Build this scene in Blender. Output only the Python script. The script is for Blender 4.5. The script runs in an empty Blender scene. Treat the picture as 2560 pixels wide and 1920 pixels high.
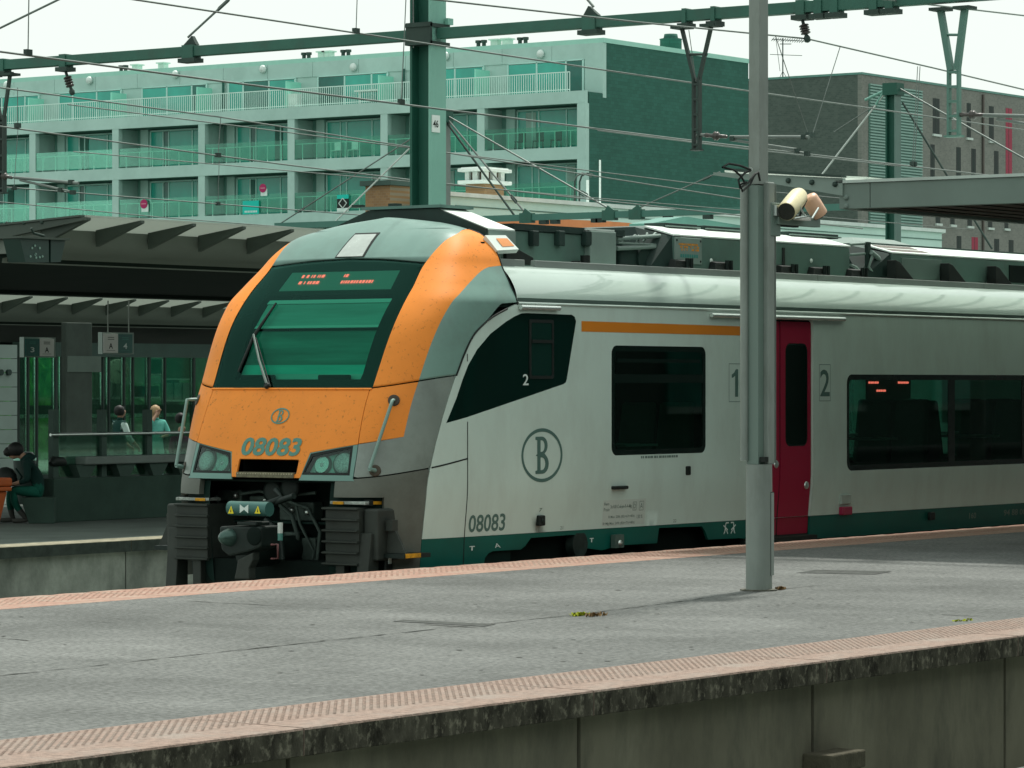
import bpy, bmesh, math, random
from mathutils import Vector, Matrix
from mathutils.geometry import delaunay_2d_cdt
random.seed(7)
scn = bpy.context.scene
COL = scn.collection
# ------------------------------------------------------------------ camera
# world: x runs along the tracks, y across them (away from the camera), z up; platform top is z = 0
F, EYE = 8700.0, 1.65
ANG = math.atan2(6140, 8700)
CT, ST = math.cos(ANG), math.sin(ANG)
cam_d = bpy.data.cameras.new('camera')
cam_d.sensor_width = 36.0
cam_d.lens = 36.0 * F / 2560.0
cam_d.clip_start, cam_d.clip_end = 0.5, 3000
cam = bpy.data.objects.new('camera', cam_d)
cam.location = (0, 0, EYE)
cam.rotation_euler = (math.pi / 2, 0, math.atan2(ST, CT) - math.pi / 2)
COL.objects.link(cam)
scn.camera = cam
# ------------------------------------------------------------------ sky, sun, exposure
SUN_EL = math.radians(64)
SUN_AZ = math.atan2(0.19, 1.0)           # sun stands far along the tracks, a little behind the train
world = bpy.data.worlds.new('World')
scn.world = world
world.use_nodes = True
wn = world.node_tree
wn.nodes.clear()
w_out = wn.nodes.new('ShaderNodeOutputWorld')
w_bg = wn.nodes.new('ShaderNodeBackground')
w_sky = wn.nodes.new('ShaderNodeTexSky')
w_sky.sky_type = 'NISHITA'
w_sky.sun_disc = False
w_sky.sun_elevation = SUN_EL
w_sky.sun_rotation = math.pi / 2 - SUN_AZ
w_sky.dust_density = 6.0
w_mix = wn.nodes.new('ShaderNodeMix')
w_mix.data_type = 'RGBA'
w_mix.inputs[0].default_value = 0.9
w_mix.inputs[7].default_value = (8.0, 8.75, 8.2, 1)      # bright even cloud cover
wn.links.new(w_sky.outputs[0], w_mix.inputs[6])
wn.links.new(w_mix.outputs[2], w_bg.inputs[0])
w_bg.inputs[1].default_value = 0.1
wn.links.new(w_bg.outputs[0], w_out.inputs[0])
sun_d = bpy.data.lights.new('sun', 'SUN')
sun_d.energy = 3.3
sun_d.angle = math.radians(4)
sun_d.color = (1.0, 0.97, 0.9)
sun = bpy.data.objects.new('sun', sun_d)
sdir = Vector((math.cos(SUN_EL) * math.cos(SUN_AZ), math.cos(SUN_EL) * math.sin(SUN_AZ), math.sin(SUN_EL)))
sun.rotation_euler = sdir.to_track_quat('Z', 'Y').to_euler()
COL.objects.link(sun)
scn.view_settings.view_transform = 'Standard'
scn.view_settings.look = 'None'
scn.view_settings.exposure = 0.32
scn.view_settings.gamma = 1.0
scn.view_settings.use_curve_mapping = False
scn.render.engine = 'CYCLES'
scn.cycles.max_bounces = 6
scn.cycles.transparent_max_bounces = 12
scn.cycles.caustics_reflective = False
scn.cycles.caustics_refractive = False

# ------------------------------------------------------------------ photo survey -> metres
def ray(px, py):
    X = (px - 1280) / F; Y = (960 - py) / F
    return CT + X * ST, ST - X * CT, Y
def on_n(px, py, n):
    d = ray(px, py); k = n / d[1]; return Vector((k * d[0], n, EYE + k * d[2]))
def on_t(px, py, t):
    d = ray(px, py); k = t / d[0]; return Vector((t, k * d[1], EYE + k * d[2]))
def on_z(px, py, z):
    d = ray(px, py); k = (z - EYE) / d[2]; return Vector((k * d[0], k * d[1], z))

# ------------------------------------------------------------------ materials
def lin(c):
    c /= 255.0
    return c / 12.92 if c <= 0.04045 else ((c + 0.055) / 1.055) ** 2.4
def sr(r, g, b, k=1.0):
    return (lin(r) * k, lin(g) * k, lin(b) * k)
MATS = {}
def nd(nt, typ, **kw):
    n = nt.nodes.new(typ)
    for k, v in kw.items():
        if isinstance(k, str) and hasattr(n, k): setattr(n, k, v)
    return n
def mat(name, col, rough=0.6, metal=0.0, var=0.12, scale=2.0, stretch=(1, 1, 1), bump=0.0, bscale=60.0,
        spec=None, dirt=None, dirt_amt=0.0, dirt_scale=1.2, dirt_stretch=(1, 1, 1), coat=0.0, emit=None, es=1.0, dlo=0.46, dhi=0.74):
    if name in MATS: return MATS[name]
    if spec is None: spec = 0.5 if rough < 0.5 else (0.3 if rough < 0.7 else 0.12)
    m = bpy.data.materials.new(name); m.use_nodes = True
    nt = m.node_tree; b = nt.nodes['Principled BSDF']
    b.inputs['Roughness'].default_value = rough
    b.inputs['Metallic'].default_value = metal
    b.inputs['Specular IOR Level'].default_value = spec
    if coat: b.inputs['Coat Weight'].default_value = coat; b.inputs['Coat Roughness'].default_value = 0.42
    tc = nt.nodes.new('ShaderNodeTexCoord')
    mp = nt.nodes.new('ShaderNodeMapping'); mp.inputs['Scale'].default_value = stretch
    nt.links.new(tc.outputs['Object'], mp.inputs[0])
    nz = nt.nodes.new('ShaderNodeTexNoise'); nz.inputs['Scale'].default_value = scale
    nz.inputs['Detail'].default_value = 6; nz.inputs['Roughness'].default_value = 0.62
    nt.links.new(mp.outputs[0], nz.inputs['Vector'])
    cr = nt.nodes.new('ShaderNodeValToRGB')
    cr.color_ramp.elements[0].position = 0.3; cr.color_ramp.elements[1].position = 0.7
    cr.color_ramp.elements[0].color = (*[max(0, c * (1 - var)) for c in col], 1)
    cr.color_ramp.elements[1].color = (*[min(1, c * (1 + var)) for c in col], 1)
    nt.links.new(nz.outputs[0], cr.inputs[0])
    last = cr.outputs[0]
    if dirt is not None:
        mp2 = nt.nodes.new('ShaderNodeMapping'); mp2.inputs['Scale'].default_value = dirt_stretch
        mp2.inputs['Location'].default_value = (3.7, 1.3, 5.1)
        nt.links.new(tc.outputs['Object'], mp2.inputs[0])
        n2 = nt.nodes.new('ShaderNodeTexNoise'); n2.inputs['Scale'].default_value = dirt_scale
        n2.inputs['Detail'].default_value = 8; n2.inputs['Roughness'].default_value = 0.7
        nt.links.new(mp2.outputs[0], n2.inputs['Vector'])
        c2 = nt.nodes.new('ShaderNodeValToRGB')
        c2.color_ramp.elements[0].position = dlo; c2.color_ramp.elements[1].position = dhi
        c2.color_ramp.elements[0].color = (0, 0, 0, 1)
        c2.color_ramp.elements[1].color = (dirt_amt, dirt_amt, dirt_amt, 1)
        nt.links.new(n2.outputs[0], c2.inputs[0])
        mx = nt.nodes.new('ShaderNodeMix'); mx.data_type = 'RGBA'
        nt.links.new(c2.outputs[0], mx.inputs[0]); nt.links.new(last, mx.inputs[6])
        mx.inputs[7].default_value = (*dirt, 1)
        last = mx.outputs[2]
    nt.links.new(last, b.inputs['Base Color'])
    rm = nt.nodes.new('ShaderNodeMapRange'); rm.inputs[3].default_value = max(0.02, rough - 0.08); rm.inputs[4].default_value = min(1, rough + 0.08)
    nt.links.new(nz.outputs[0], rm.inputs[0]); nt.links.new(rm.outputs[0], b.inputs['Roughness'])
    if bump:
        nb = nt.nodes.new('ShaderNodeTexNoise'); nb.inputs['Scale'].default_value = bscale; nb.inputs['Detail'].default_value = 4
        nt.links.new(mp.outputs[0], nb.inputs['Vector'])
        bp = nt.nodes.new('ShaderNodeBump'); bp.inputs['Strength'].default_value = bump; bp.inputs['Distance'].default_value = 0.02
        nt.links.new(nb.outputs[0], bp.inputs['Height']); nt.links.new(bp.outputs[0], b.inputs['Normal'])
    if emit:
        b.inputs['Emission Color'].default_value = (*emit, 1); b.inputs['Emission Strength'].default_value = es
    MATS[name] = m
    return m
def glass(name, tint, refl=1.0, rough=0.03):
    """tinted pane: fresnel reflection over a coloured, partly see-through sheet"""
    if name in MATS: return MATS[name]
    m = bpy.data.materials.new(name); m.use_nodes = True
    nt = m.node_tree; nt.nodes.clear()
    o = nt.nodes.new('ShaderNodeOutputMaterial')
    tr = nt.nodes.new('ShaderNodeBsdfTransparent'); tr.inputs[0].default_value = (*tint, 1)
    gl = nt.nodes.new('ShaderNodeBsdfGlossy'); gl.inputs['Roughness'].default_value = rough
    gl.inputs[0].default_value = (0.86, 1.0, 0.95, 1)
    fr = nt.nodes.new('ShaderNodeFresnel'); fr.inputs[0].default_value = 1.5
    mu = nt.nodes.new('ShaderNodeMath'); mu.operation = 'MULTIPLY'; mu.inputs[1].default_value = refl; mu.use_clamp = True
    mx = nt.nodes.new('ShaderNodeMixShader')
    nt.links.new(fr.outputs[0], mu.inputs[0]); nt.links.new(mu.outputs[0], mx.inputs[0])
    nt.links.new(tr.outputs[0], mx.inputs[1]); nt.links.new(gl.outputs[0], mx.inputs[2])
    nt.links.new(mx.outputs[0], o.inputs[0])
    MATS[name] = m
    return m

def trans_mat(name='milky_roof_sheet', d_=(.4, .44, .4), t_=(.5, .54, .5), k=.6):
    if name in MATS: return MATS[name]
    m = bpy.data.materials.new(name); m.use_nodes = True; nt = m.node_tree; nt.nodes.clear()
    o = nt.nodes.new('ShaderNodeOutputMaterial'); d = nt.nodes.new('ShaderNodeBsdfDiffuse'); t = nt.nodes.new('ShaderNodeBsdfTranslucent'); mx = nt.nodes.new('ShaderNodeMixShader')
    d.inputs[0].default_value = (*d_, 1); t.inputs[0].default_value = (*t_, 1); mx.inputs[0].default_value = k
    nt.links.new(d.outputs[0], mx.inputs[1]); nt.links.new(t.outputs[0], mx.inputs[2]); nt.links.new(mx.outputs[0], o.inputs[0]); MATS[name] = m; return m
# ------------------------------------------------------------------ object helpers
ORG = {}
def thing(name, label, cat, loc=(0, 0, 0), group=None, kind=None):
    o = bpy.data.objects.new(name, None)
    o.empty_display_size = 0.3
    COL.objects.link(o); o.location = loc; ORG[o.name] = Vector(loc)
    if label: o['label'] = label
    if cat: o['category'] = cat
    if group: o['group'] = group
    if kind: o['kind'] = kind
    return o
def tag(o, label=None, cat=None, group=None, kind=None):
    if label: o['label'] = label
    if cat: o['category'] = cat
    if group: o['group'] = group
    if kind: o['kind'] = kind
    return o
def link_mesh(name, me, m=None, parent=None, loc=None):
    o = bpy.data.objects.new(name, me)
    COL.objects.link(o)
    if m is not None and not me.materials: me.materials.append(m)
    if parent is not None:
        o.parent = parent
    if loc is not None: o.location = loc
    ORG[o.name] = ORG.get(parent.name, Vector()) + (Vector(loc) if loc is not None else Vector()) if parent is not None else (Vector(loc) if loc is not None else Vector())
    return o
class MB:
    """collects boxes, prisms, tubes (world metres) and links them as ONE mesh object"""
    def __init__(s): s.v = []; s.f = []; s.sm = []
    def add(s, vs, fs, smooth=False):
        k = len(s.v); s.v += [tuple(v) for v in vs]
        for f in fs: s.f.append(tuple(i + k for i in f)); s.sm.append(smooth)
        return s
    def box(s, x0, x1, y0, y1, z0, z1):
        x0, x1 = min(x0, x1), max(x0, x1); y0, y1 = min(y0, y1), max(y0, y1); z0, z1 = min(z0, z1), max(z0, z1)
        return s.add([(x0, y0, z0), (x1, y0, z0), (x1, y1, z0), (x0, y1, z0), (x0, y0, z1), (x1, y0, z1), (x1, y1, z1), (x0, y1, z1)],
                     [(0, 3, 2, 1), (4, 5, 6, 7), (0, 1, 5, 4), (1, 2, 6, 5), (2, 3, 7, 6), (3, 0, 4, 7)])
    def cbox(s, c, sx, sy, sz):
        return s.box(c[0] - sx / 2, c[0] + sx / 2, c[1] - sy / 2, c[1] + sy / 2, c[2] - sz / 2, c[2] + sz / 2)
    def hexa(s, b, t):
        """eight corners: bottom ring b[4], top ring t[4]"""
        return s.add(list(b) + list(t), [(0, 3, 2, 1), (4, 5, 6, 7), (0, 1, 5, 4), (1, 2, 6, 5), (2, 3, 7, 6), (3, 0, 4, 7)])
    def extrude(s, poly, d):
        """planar polygon (list of 3D points) extruded by vector d"""
        n = len(poly); d = Vector(d)
        vs = [Vector(p) for p in poly]
        nrm = Vector()
        for i in range(n): nrm += (vs[i] - vs[0]).cross(vs[(i + 1) % n] - vs[0])
        if nrm.dot(d) > 0: vs.reverse()
        vs2 = [v + d for v in vs]
        fs = [tuple(range(n)), tuple(range(2 * n - 1, n - 1, -1))]
        fs += [(i, i + n, (i + 1) % n + n, (i + 1) % n) for i in range(n)]
        return s.add(vs + vs2, fs)
    def cyl(s, p0, p1, r0, r1=None, seg=12, caps=True, smooth=True):
        r1 = r0 if r1 is None else r1
        p0, p1 = Vector(p0), Vector(p1); d = (p1 - p0).normalized()
        a = d.orthogonal().normalized(); b = d.cross(a)
        vs = []
        for p, r in ((p0, r0), (p1, r1)):
            for i in range(seg):
                w = 2 * math.pi * i / seg
                vs.append(p + (a * math.cos(w) + b * math.sin(w)) * r)
        s.add(vs, [(i, (i + 1) % seg, (i + 1) % seg + seg, i + seg) for i in range(seg)], smooth)
        if caps:
            s.add(vs[:seg], [tuple(range(seg - 1, -1, -1))]); s.add(vs[seg:], [tuple(range(seg))])
        return s
    def tube(s, path, r, seg=8):
        path = [Vector(p) for p in path]
        rings = []
        a = None
        for i, p in enumerate(path):
            d = (path[min(i + 1, len(path) - 1)] - path[max(i - 1, 0)]).normalized()
            if a is None: a = d.orthogonal().normalized()
            a = (a - d * a.dot(d)).normalized(); b = d.cross(a)
            rr = r[i] if isinstance(r, (list, tuple)) else r
            rings.append([p + (a * math.cos(2 * math.pi * k / seg) + b * math.sin(2 * math.pi * k / seg)) * rr for k in range(seg)])
        vs = [v for ring in rings for v in ring]
        fs = []
        for i in range(len(path) - 1):
            for k in range(seg):
                fs.append((i * seg + k, i * seg + (k + 1) % seg, (i + 1) * seg + (k + 1) % seg, (i + 1) * seg + k))
        s.add(vs, fs, True)
        s.add(rings[0], [tuple(range(seg - 1, -1, -1))]); s.add(rings[-1], [tuple(range(seg))])
        return s
    def lathe(s, base, axis, prof, seg=20):
        """profile [(distance along axis, radius)]"""
        base = Vector(base); d = Vector(axis).normalized(); a = d.orthogonal().normalized(); b = d.cross(a)
        vs = []; fs = []
        for (h, r) in prof:
            for k in range(seg):
                w = 2 * math.pi * k / seg
                vs.append(base + d * h + (a * math.cos(w) + b * math.sin(w)) * r)
        for i in range(len(prof) - 1):
            for k in range(seg):
                fs.append((i * seg + k, i * seg + (k + 1) % seg, (i + 1) * seg + (k + 1) % seg, (i + 1) * seg + k))
        s.add(vs, fs, True)
        s.add(vs[:seg], [tuple(range(seg - 1, -1, -1))]); s.add(vs[-seg:], [tuple(range(seg))])
        return s
    nrm = None
    def build(s, name, m=None, parent=None, bevel=0.0, seg=2, sharp=40):
        org = ORG.get(parent.name, Vector()) if parent is not None else Vector()
        me = bpy.data.meshes.new(name)
        me.from_pydata([(v[0] - org.x, v[1] - org.y, v[2] - org.z) for v in s.v], [], s.f)
        me.polygons.foreach_set('use_smooth', s.sm)
        me.update()
        if s.nrm: me.normals_split_custom_set_from_vertices(s.nrm)
        o = link_mesh(name, me, m, parent)
        if bevel:
            bv = o.modifiers.new('bevel', 'BEVEL'); bv.width = bevel; bv.segments = seg
            bv.limit_method = 'ANGLE'; bv.angle_limit = math.radians(sharp); bv.harden_normals = False
        return o
def single(name, m, label, cat, group=None, base=None, **kw):
    """decorator-free helper: one-mesh thing"""
    return lambda mb: tag(mb.build(name, m, None, **kw), label, cat, group)
def text2d(body, bold=0.0):
    """built-in font outline as 2D verts and faces, normalised to height 1 and starting at x = 0"""
    cu = bpy.data.curves.new('t', 'FONT'); cu.body = body; cu.offset = bold; cu.resolution_u = 3
    ob = bpy.data.objects.new('t', cu); COL.objects.link(ob)
    dg = bpy.context.evaluated_depsgraph_get(); dg.update()
    me = ob.evaluated_get(dg).to_mesh()
    vs = [(v.co.x, v.co.y) for v in me.vertices]; fs = [tuple(p.vertices) for p in me.polygons]
    ob.evaluated_get(dg).to_mesh_clear()
    bpy.data.objects.remove(ob); bpy.data.curves.remove(cu)
    x0 = min(v[0] for v in vs); x1 = max(v[0] for v in vs); y0 = min(v[1] for v in vs); y1 = max(v[1] for v in vs)
    h = y1 - y0
    return [((v[0] - x0) / h, (v[1] - y0) / h) for v in vs], fs, (x1 - x0) / h
def text_on(mapf, body, u0, v0, w, h, bold=0.0, shear=0.0):
    """lettering w x h with its lower left corner at (u0, v0), mapped by mapf(u, v)"""
    vs, fs, asp = text2d(body, bold)
    mb = MB()
    mb.add([mapf(u0 + (x / asp) * w + shear * y * h, v0 + y * h) for x, y in vs], fs)
    return mb
# ------------------------------------------------------------------ ground and near platform
def ballast_mat():
    m = mat('ballast', sr(120, 128, 122), 0.95, var=0.35, scale=18, bump=0.8, bscale=24)
    return m
def asphalt_mat():
    m = bpy.data.materials.new('asphalt'); m.use_nodes = True
    nt = m.node_tree; b = nt.nodes['Principled BSDF']; b.inputs['Roughness'].default_value = 0.85
    b.inputs['Specular IOR Level'].default_value = 0.3
    tc = nt.nodes.new('ShaderNodeTexCoord')
    def noise(scale, stretch, detail, lo, hi, c0, c1):
        mp = nt.nodes.new('ShaderNodeMapping'); mp.inputs['Scale'].default_value = stretch
        nt.links.new(tc.outputs['Object'], mp.inputs[0])
        n = nt.nodes.new('ShaderNodeTexNoise'); n.inputs['Scale'].default_value = scale; n.inputs['Detail'].default_value = detail
        n.inputs['Roughness'].default_value = 0.65
        nt.links.new(mp.outputs[0], n.inputs['Vector'])
        r = nt.nodes.new('ShaderNodeValToRGB'); r.color_ramp.elements[0].position = lo; r.color_ramp.elements[1].position = hi
        r.color_ramp.elements[0].color = (*c0, 1); r.color_ramp.elements[1].color = (*c1, 1)
        nt.links.new(n.outputs[0], r.inputs[0])
        return n, r
    n1, r1 = noise(0.35, (1, 1, 1), 8, 0.36, 0.64, (0.092, 0.098, 0.093), (0.158, 0.165, 0.158))      # broad wear
    n2, r2 = noise(1.6, (0.9, 0.35, 1), 8, 0.3, 0.72, (0.72, 0.73, 0.72), (1.12, 1.12, 1.12))      # scuffs, roller marks across
    n3, r3 = noise(38, (1, .55, 1), 6, 0.36, 0.64, (0.50, 0.51, 0.50), (1.42, 1.42, 1.42))       # grit
    n4, r4 = noise(0.8, (1, 1, 1), 10, 0.62, 0.78, (1, 1, 1), (0.66, 0.67, 0.66))                # darker patches
    n5, r5 = noise(2.6, (.5, 2.6, 1), 7, 0.58, 0.72, (1, 1, 1), (1.35, 1.35, 1.33))             # pale scrapes
    last = r1.outputs[0]
    for r in (r2, r3, r4, r5):
        mx = nt.nodes.new('ShaderNodeMix'); mx.data_type = 'RGBA'; mx.blend_type = 'MULTIPLY'; mx.inputs[0].default_value = 1
        nt.links.new(last, mx.inputs[6]); nt.links.new(r.outputs[0], mx.inputs[7]); last = mx.outputs[2]
    nt.links.new(last, b.inputs['Base Color'])
    bp = nt.nodes.new('ShaderNodeBump'); bp.inputs['Strength'].default_value = 0.8; bp.inputs['Distance'].default_value = 0.008
    nt.links.new(n3.outputs[0], bp.inputs['Height']); nt.links.new(bp.outputs[0], b.inputs['Normal'])
    return m
M_ASPH = asphalt_mat()
M_BALLAST = ballast_mat()
M_COPE = mat('coping_concrete', (0.27, 0.203, 0.168), 0.85, var=0.3, scale=22, bump=0.5, bscale=90,
             dirt=(0.30, 0.29, 0.26), dirt_amt=0.55, dirt_scale=3.0)
M_COPE_FAR = mat('coping_pink', (0.33, 0.205, 0.16), 0.85, var=0.3, scale=16, bump=0.3, bscale=120,
                 dirt=(0.36, 0.33, 0.27), dirt_amt=0.8, dirt_scale=4.0)
def fascia_mat():
    m = mat('coping_edge', (0.058, 0.056, 0.043), 0.9, var=0.75, scale=9, stretch=(1, 1, 0.6), bump=0.6, bscale=60,
            dirt=(0.30, 0.285, 0.22), dirt_amt=0.8, dirt_scale=17, dirt_stretch=(1.2, 1, 0.8), dlo=.52, dhi=.70)
    return m
M_EDGE = fascia_mat()
M_WALL = mat('platform_wall_concrete', (0.165, 0.160, 0.120), 0.85, var=0.28, scale=1.3, stretch=(1, 1, 0.55), bump=0.15, bscale=40,
             dirt=(0.045, 0.05, 0.042), dirt_amt=0.75, dirt_scale=1.6, dirt_stretch=(1.3, 1, 0.45))
M_WALL2 = mat('platform_wall_pale', (0.25, 0.27, 0.235), 0.85, var=0.35, scale=1.5, bump=0.15, bscale=40,
              dirt=(0.03, 0.045, 0.036), dirt_amt=0.8, dirt_scale=0.9, dirt_stretch=(1.3, 1, 0.7))
M_DARK = mat('dark_void', (0.006, 0.012, 0.01), 0.9, var=0.2)
M_TAR = mat('bitumen_joint', (0.055, 0.058, 0.052), 0.8, var=0.4, scale=20)

g = MB(); g.add([(-600, -200, -1.02), (1500, -200, -1.02), (1500, 1200, -1.02), (-600, 1200, -1.02)], [(0, 1, 2, 3)])
tag(g.build('ground', M_BALLAST), kind='structure')

N0, N1 = 10.46, 18.68             # near and far edge of the island platform
T0, T1 = 4.0, 72.0
pf = MB()
pf.box(T0, T1, N0 + 0.78, N1 - 0.95, -0.4, 0.0)
plat = tag(pf.build('platform', M_ASPH), kind='structure')
# body of the platform under the slabs
pb = MB(); pb.box(T0, T1, N0 + 0.2, N1 - 0.2, -1.1, -0.41)
pb.build('core', M_DARK, plat)
# coping slabs, 2.5 m long like the wall panels below them
def slab_mesh(name, y_in, y_out, L, m_top, m_edge, recess=0.012):
    """slab in local coords: x 0..L, edge at y_out; top face and face toward the track get their own materials"""
    bm = bmesh.new()
    me = bpy.data.meshes.new(name)
    g = 0.004
    s = 1 if y_out > y_in else -1
    prof = [(y_in, -0.14), (y_in, 0.0), (y_out - s * 0.012, 0.0), (y_out - s * 0.003, -0.004), (y_out, -0.014), (y_out, -0.135), (y_out - s * 0.006, -0.14)]
    nseg = 25
    rows = []
    rnd = random.Random(3)
    for i in range(nseg + 1):
        x = g + (L - 2 * g) * i / nseg
        j = rnd.uniform(-0.004, 0.004)
        rows.append([bm.verts.new((x, y + (j * s if abs(y - y_out) < 0.03 else 0), z + (min(0, j) if (z == 0 and abs(y - y_out) < 0.03) else 0))) for (y, z) in prof])
    k = len(prof)
    for i in range(nseg):
        for a in range(k):
            b2 = (a + 1) % k
            f = bm.faces.new((rows[i][a], rows[i + 1][a], rows[i + 1][b2], rows[i][b2]))
            f.material_index = 0 if prof[a][1] >= -0.004 and prof[b2][1] >= -0.015 else 1
    bm.faces.new(rows[0]); bm.faces.new(list(reversed(rows[-1])))
    bmesh.ops.recalc_face_normals(bm, faces=bm.faces)
    bm.to_mesh(me); bm.free()
    me.materials.append(m_top); me.materials.append(m_edge)
    return me
near_slab = slab_mesh('coping_slab', N0 + 0.78, N0, 2.5, M_COPE, M_EDGE)
far_slab = slab_mesh('coping_slab', N1 - 0.95, N1, 2.5, M_COPE_FAR, M_EDGE)
t_first = 15.59 - 2.5 * 4
k = 0
while t_first + 2.5 * k < T1 - 2.5:
    link_mesh('coping_slab', near_slab, None, plat, (t_first + 2.5 * k, 0, 0.0))
    link_mesh('coping_slab', far_slab, None, plat, (t_first + 2.5 * k, 0, 0.001))
    k += 1
# tactile studs cast into the slabs
def studs(n_a, n_b, t_a, t_b, pitch_t, pitch_n, name, m, r=0.016, h=0.006):
    mb = MB(); row = 0
    t = t_a
    while t < t_b:
        n = n_a + pitch_n * ((row * 0.5) % 1.0)
        while n < n_b:
            rt, rn = r, r * 1.25
            mb.add([(t - rt, n, 0.0008), (t, n - rn, 0.0008), (t + rt, n, 0.0008), (t, n + rn, 0.0008),
                    (t - rt * .6, n, h), (t, n - rn * .6, h), (t + rt * .6, n, h), (t, n + rn * .6, h)],
                   [(0, 1, 5, 4), (1, 2, 6, 5), (2, 3, 7, 6), (3, 0, 4, 7), (4, 5, 6, 7)])
            n += pitch_n
        t += pitch_t; row += 1
    o = mb.build(name, m, plat)
    o['kind'] = 'stuff'
    return o
studs(N0 + 0.31, N0 + 0.76, 7.0, 30.0, 0.030, 0.046, 'tactile_studs', M_COPE, r=.010, h=.0035)
studs(N1 - 0.62, N1 - 0.12, 15.0, 45.0, 0.04, 0.06, 'tactile_studs', M_COPE_FAR, r=0.012, h=.0035)
# wall panels under the coping, 2.5 m, set back
wp = MB(); wp.box(0.018, 2.482, N0 + 0.10, N0 + 0.22, -1.1, -0.142)
wpo = wp.build('wall_panel', M_WALL, plat)
wpo.location = (t_first, 0, 0)
k = 1
while t_first + 2.5 * k < T1 - 2.5:
    link_mesh('wall_panel', wpo.data, None, plat, (t_first + 2.5 * k, 0, 0)); k += 1
# far-side wall of the platform (toward the train)
fw = MB(); fw.box(T0, T1, N1 - 0.2, N1 - 0.1, -1.1, -0.145); fw.build('wall', M_WALL, plat)
# tar joints: one long crack along the middle and a few across
def joint(path, w, seed):
    rnd = random.Random(seed)
    pts = []
    for (a, b) in zip(path[:-1], path[1:]):
        a, b = Vector(a), Vector(b); n = max(2, int((b - a).length / 0.12))
        for i in range(n): pts.append(a.lerp(b, i / n))
    pts.append(Vector(path[-1]))
    vs = []; fs = []
    for i, p in enumerate(pts):
        d = (pts[min(i + 1, len(pts) - 1)] - pts[max(i - 1, 0)]).normalized(); q = Vector((-d.y, d.x, 0))
        o = q * rnd.gauss(0, w * 0.55); hw = w * rnd.choice([0.05, 0.1, 0.3, 0.5, 0.7, 1.0])
        vs += [p + o + q * hw + Vector((0, 0, 0.0035)), p + o - q * hw + Vector((0, 0, 0.0035))]
        if i: fs.append((2 * i - 2, 2 * i - 1, 2 * i + 1, 2 * i))
    return MB().add(vs, fs)
c0, c1, c2, c3 = on_z(-60, 1697, 0), on_z(1100, 1572, 0), on_z(1440, 1538, 0), on_z(1860, 1483, 0)
joint([c0, c1, c2, c3, on_z(2050, 1464, 0)], 0.014, 1).build('joint', M_TAR, plat)
joint([on_z(428, 1501, 0), on_z(850, 1523, 0)], 0.014, 2).build('joint', M_TAR, plat)
joint([on_z(0, 1597, 0), on_z(75, 1602, 0)], 0.016, 3).build('joint', M_TAR, plat)
joint([on_z(1060, 1562, 0), on_z(1230, 1572, 0)], 0.03, 4).build('joint', M_TAR, plat)
joint([on_z(2355, 1537, 0), on_z(2500, 1544, 0)], 0.012, 5).build('joint', M_TAR, plat)
joint([on_z(190, 1552, 0), on_z(290, 1558, 0)], 0.010, 6).build('joint', M_TAR, plat)
joint([on_z(1930, 1423, 0), on_z(2220, 1432, 0)], 0.012, 8).build('joint', M_TAR, plat)
# chewing gum and tar spots trodden into the asphalt
rg = random.Random(21); gm = MB()
for i in range(220):
    p = Vector((rg.uniform(13, 34), rg.uniform(N0 + .95, N1 - 1.05), .0035)); r = rg.uniform(.008, .024); n = 7
    gm.add([p] + [p + Vector((math.cos(6.283 * k / n) * r * rg.uniform(.7, 1.2), math.sin(6.283 * k / n) * r * rg.uniform(.7, 1.2), 0)) for k in range(n)], [(0, 1 + k, 1 + (k + 1) % n) for k in range(n)])
gm.build('gum_spots', mat('gum_grey', (.07, .072, .066), .8, var=.5, scale=3), plat)['kind'] = 'stuff'
for (x0, y0, x1, y1, x2, y2, x3, y3) in ((1990, 1432, 2190, 1436, 2230, 1428, 2040, 1424), (980, 1553, 1210, 1566, 1240, 1560, 1010, 1549)):
    MB().add([on_z(x0, y0, .003), on_z(x1, y1, .003), on_z(x2, y2, .003), on_z(x3, y3, .003)], [(0, 1, 2, 3)]).build('asphalt_patch', mat('patch_asphalt', (.075, .08, .075), .9, var=.4, scale=9, bump=.3), plat)
# weeds in the crack
M_WEED = mat('weed_green', (0.32, 0.36, 0.02), 0.7, var=0.4, scale=30)
M_MOSS = mat('dry_moss', (0.20, 0.13, 0.06), 0.9, var=0.4, scale=30)
def weed(px, py, h, n, spread, label, m):
    c = on_z(px, py, 0); rnd = random.Random(px)
    root = thing('weed', label, 'weed', c)
    mb = MB()
    for i in range(n):
        a = rnd.uniform(0, 6.28); d = rnd.uniform(0, spread)
        b = c + Vector((math.cos(a) * d * 1.3, math.sin(a) * d * .5, 0.002)); hh = h * rnd.uniform(.4, 1); a2 = rnd.uniform(0, 6.28); w = rnd.uniform(.006, .014)
        tip = b + Vector((math.cos(a2) * hh * .8, math.sin(a2) * hh * .8, hh)); q = Vector((-math.sin(a2), math.cos(a2), 0)) * w
        mid = b.lerp(tip, .55) + Vector((0, 0, hh * .12))
        mb.add([b - q * .4, b + q * .4, mid + q, tip, mid - q], [(0, 1, 2, 3, 4)])
    mb.build('leaf_tuft', m, root)
    return root
weed(1447, 1540, 0.03, 80, 0.085, 'bright yellow green weed growing from the long platform crack', M_WEED)
weed(1486, 1541, 0.03, 50, 0.10, 'low brown dry weed in the crack beside the yellow green one', M_MOSS)
weed(1952, 1475, 0.035, 40, 0.06, 'dry weed at the foot of the grey platform pole', M_MOSS)
weed(2408, 1553, 0.018, 26, 0.10, 'small flat weed against the near tactile paving strip', M_WEED)
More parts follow.
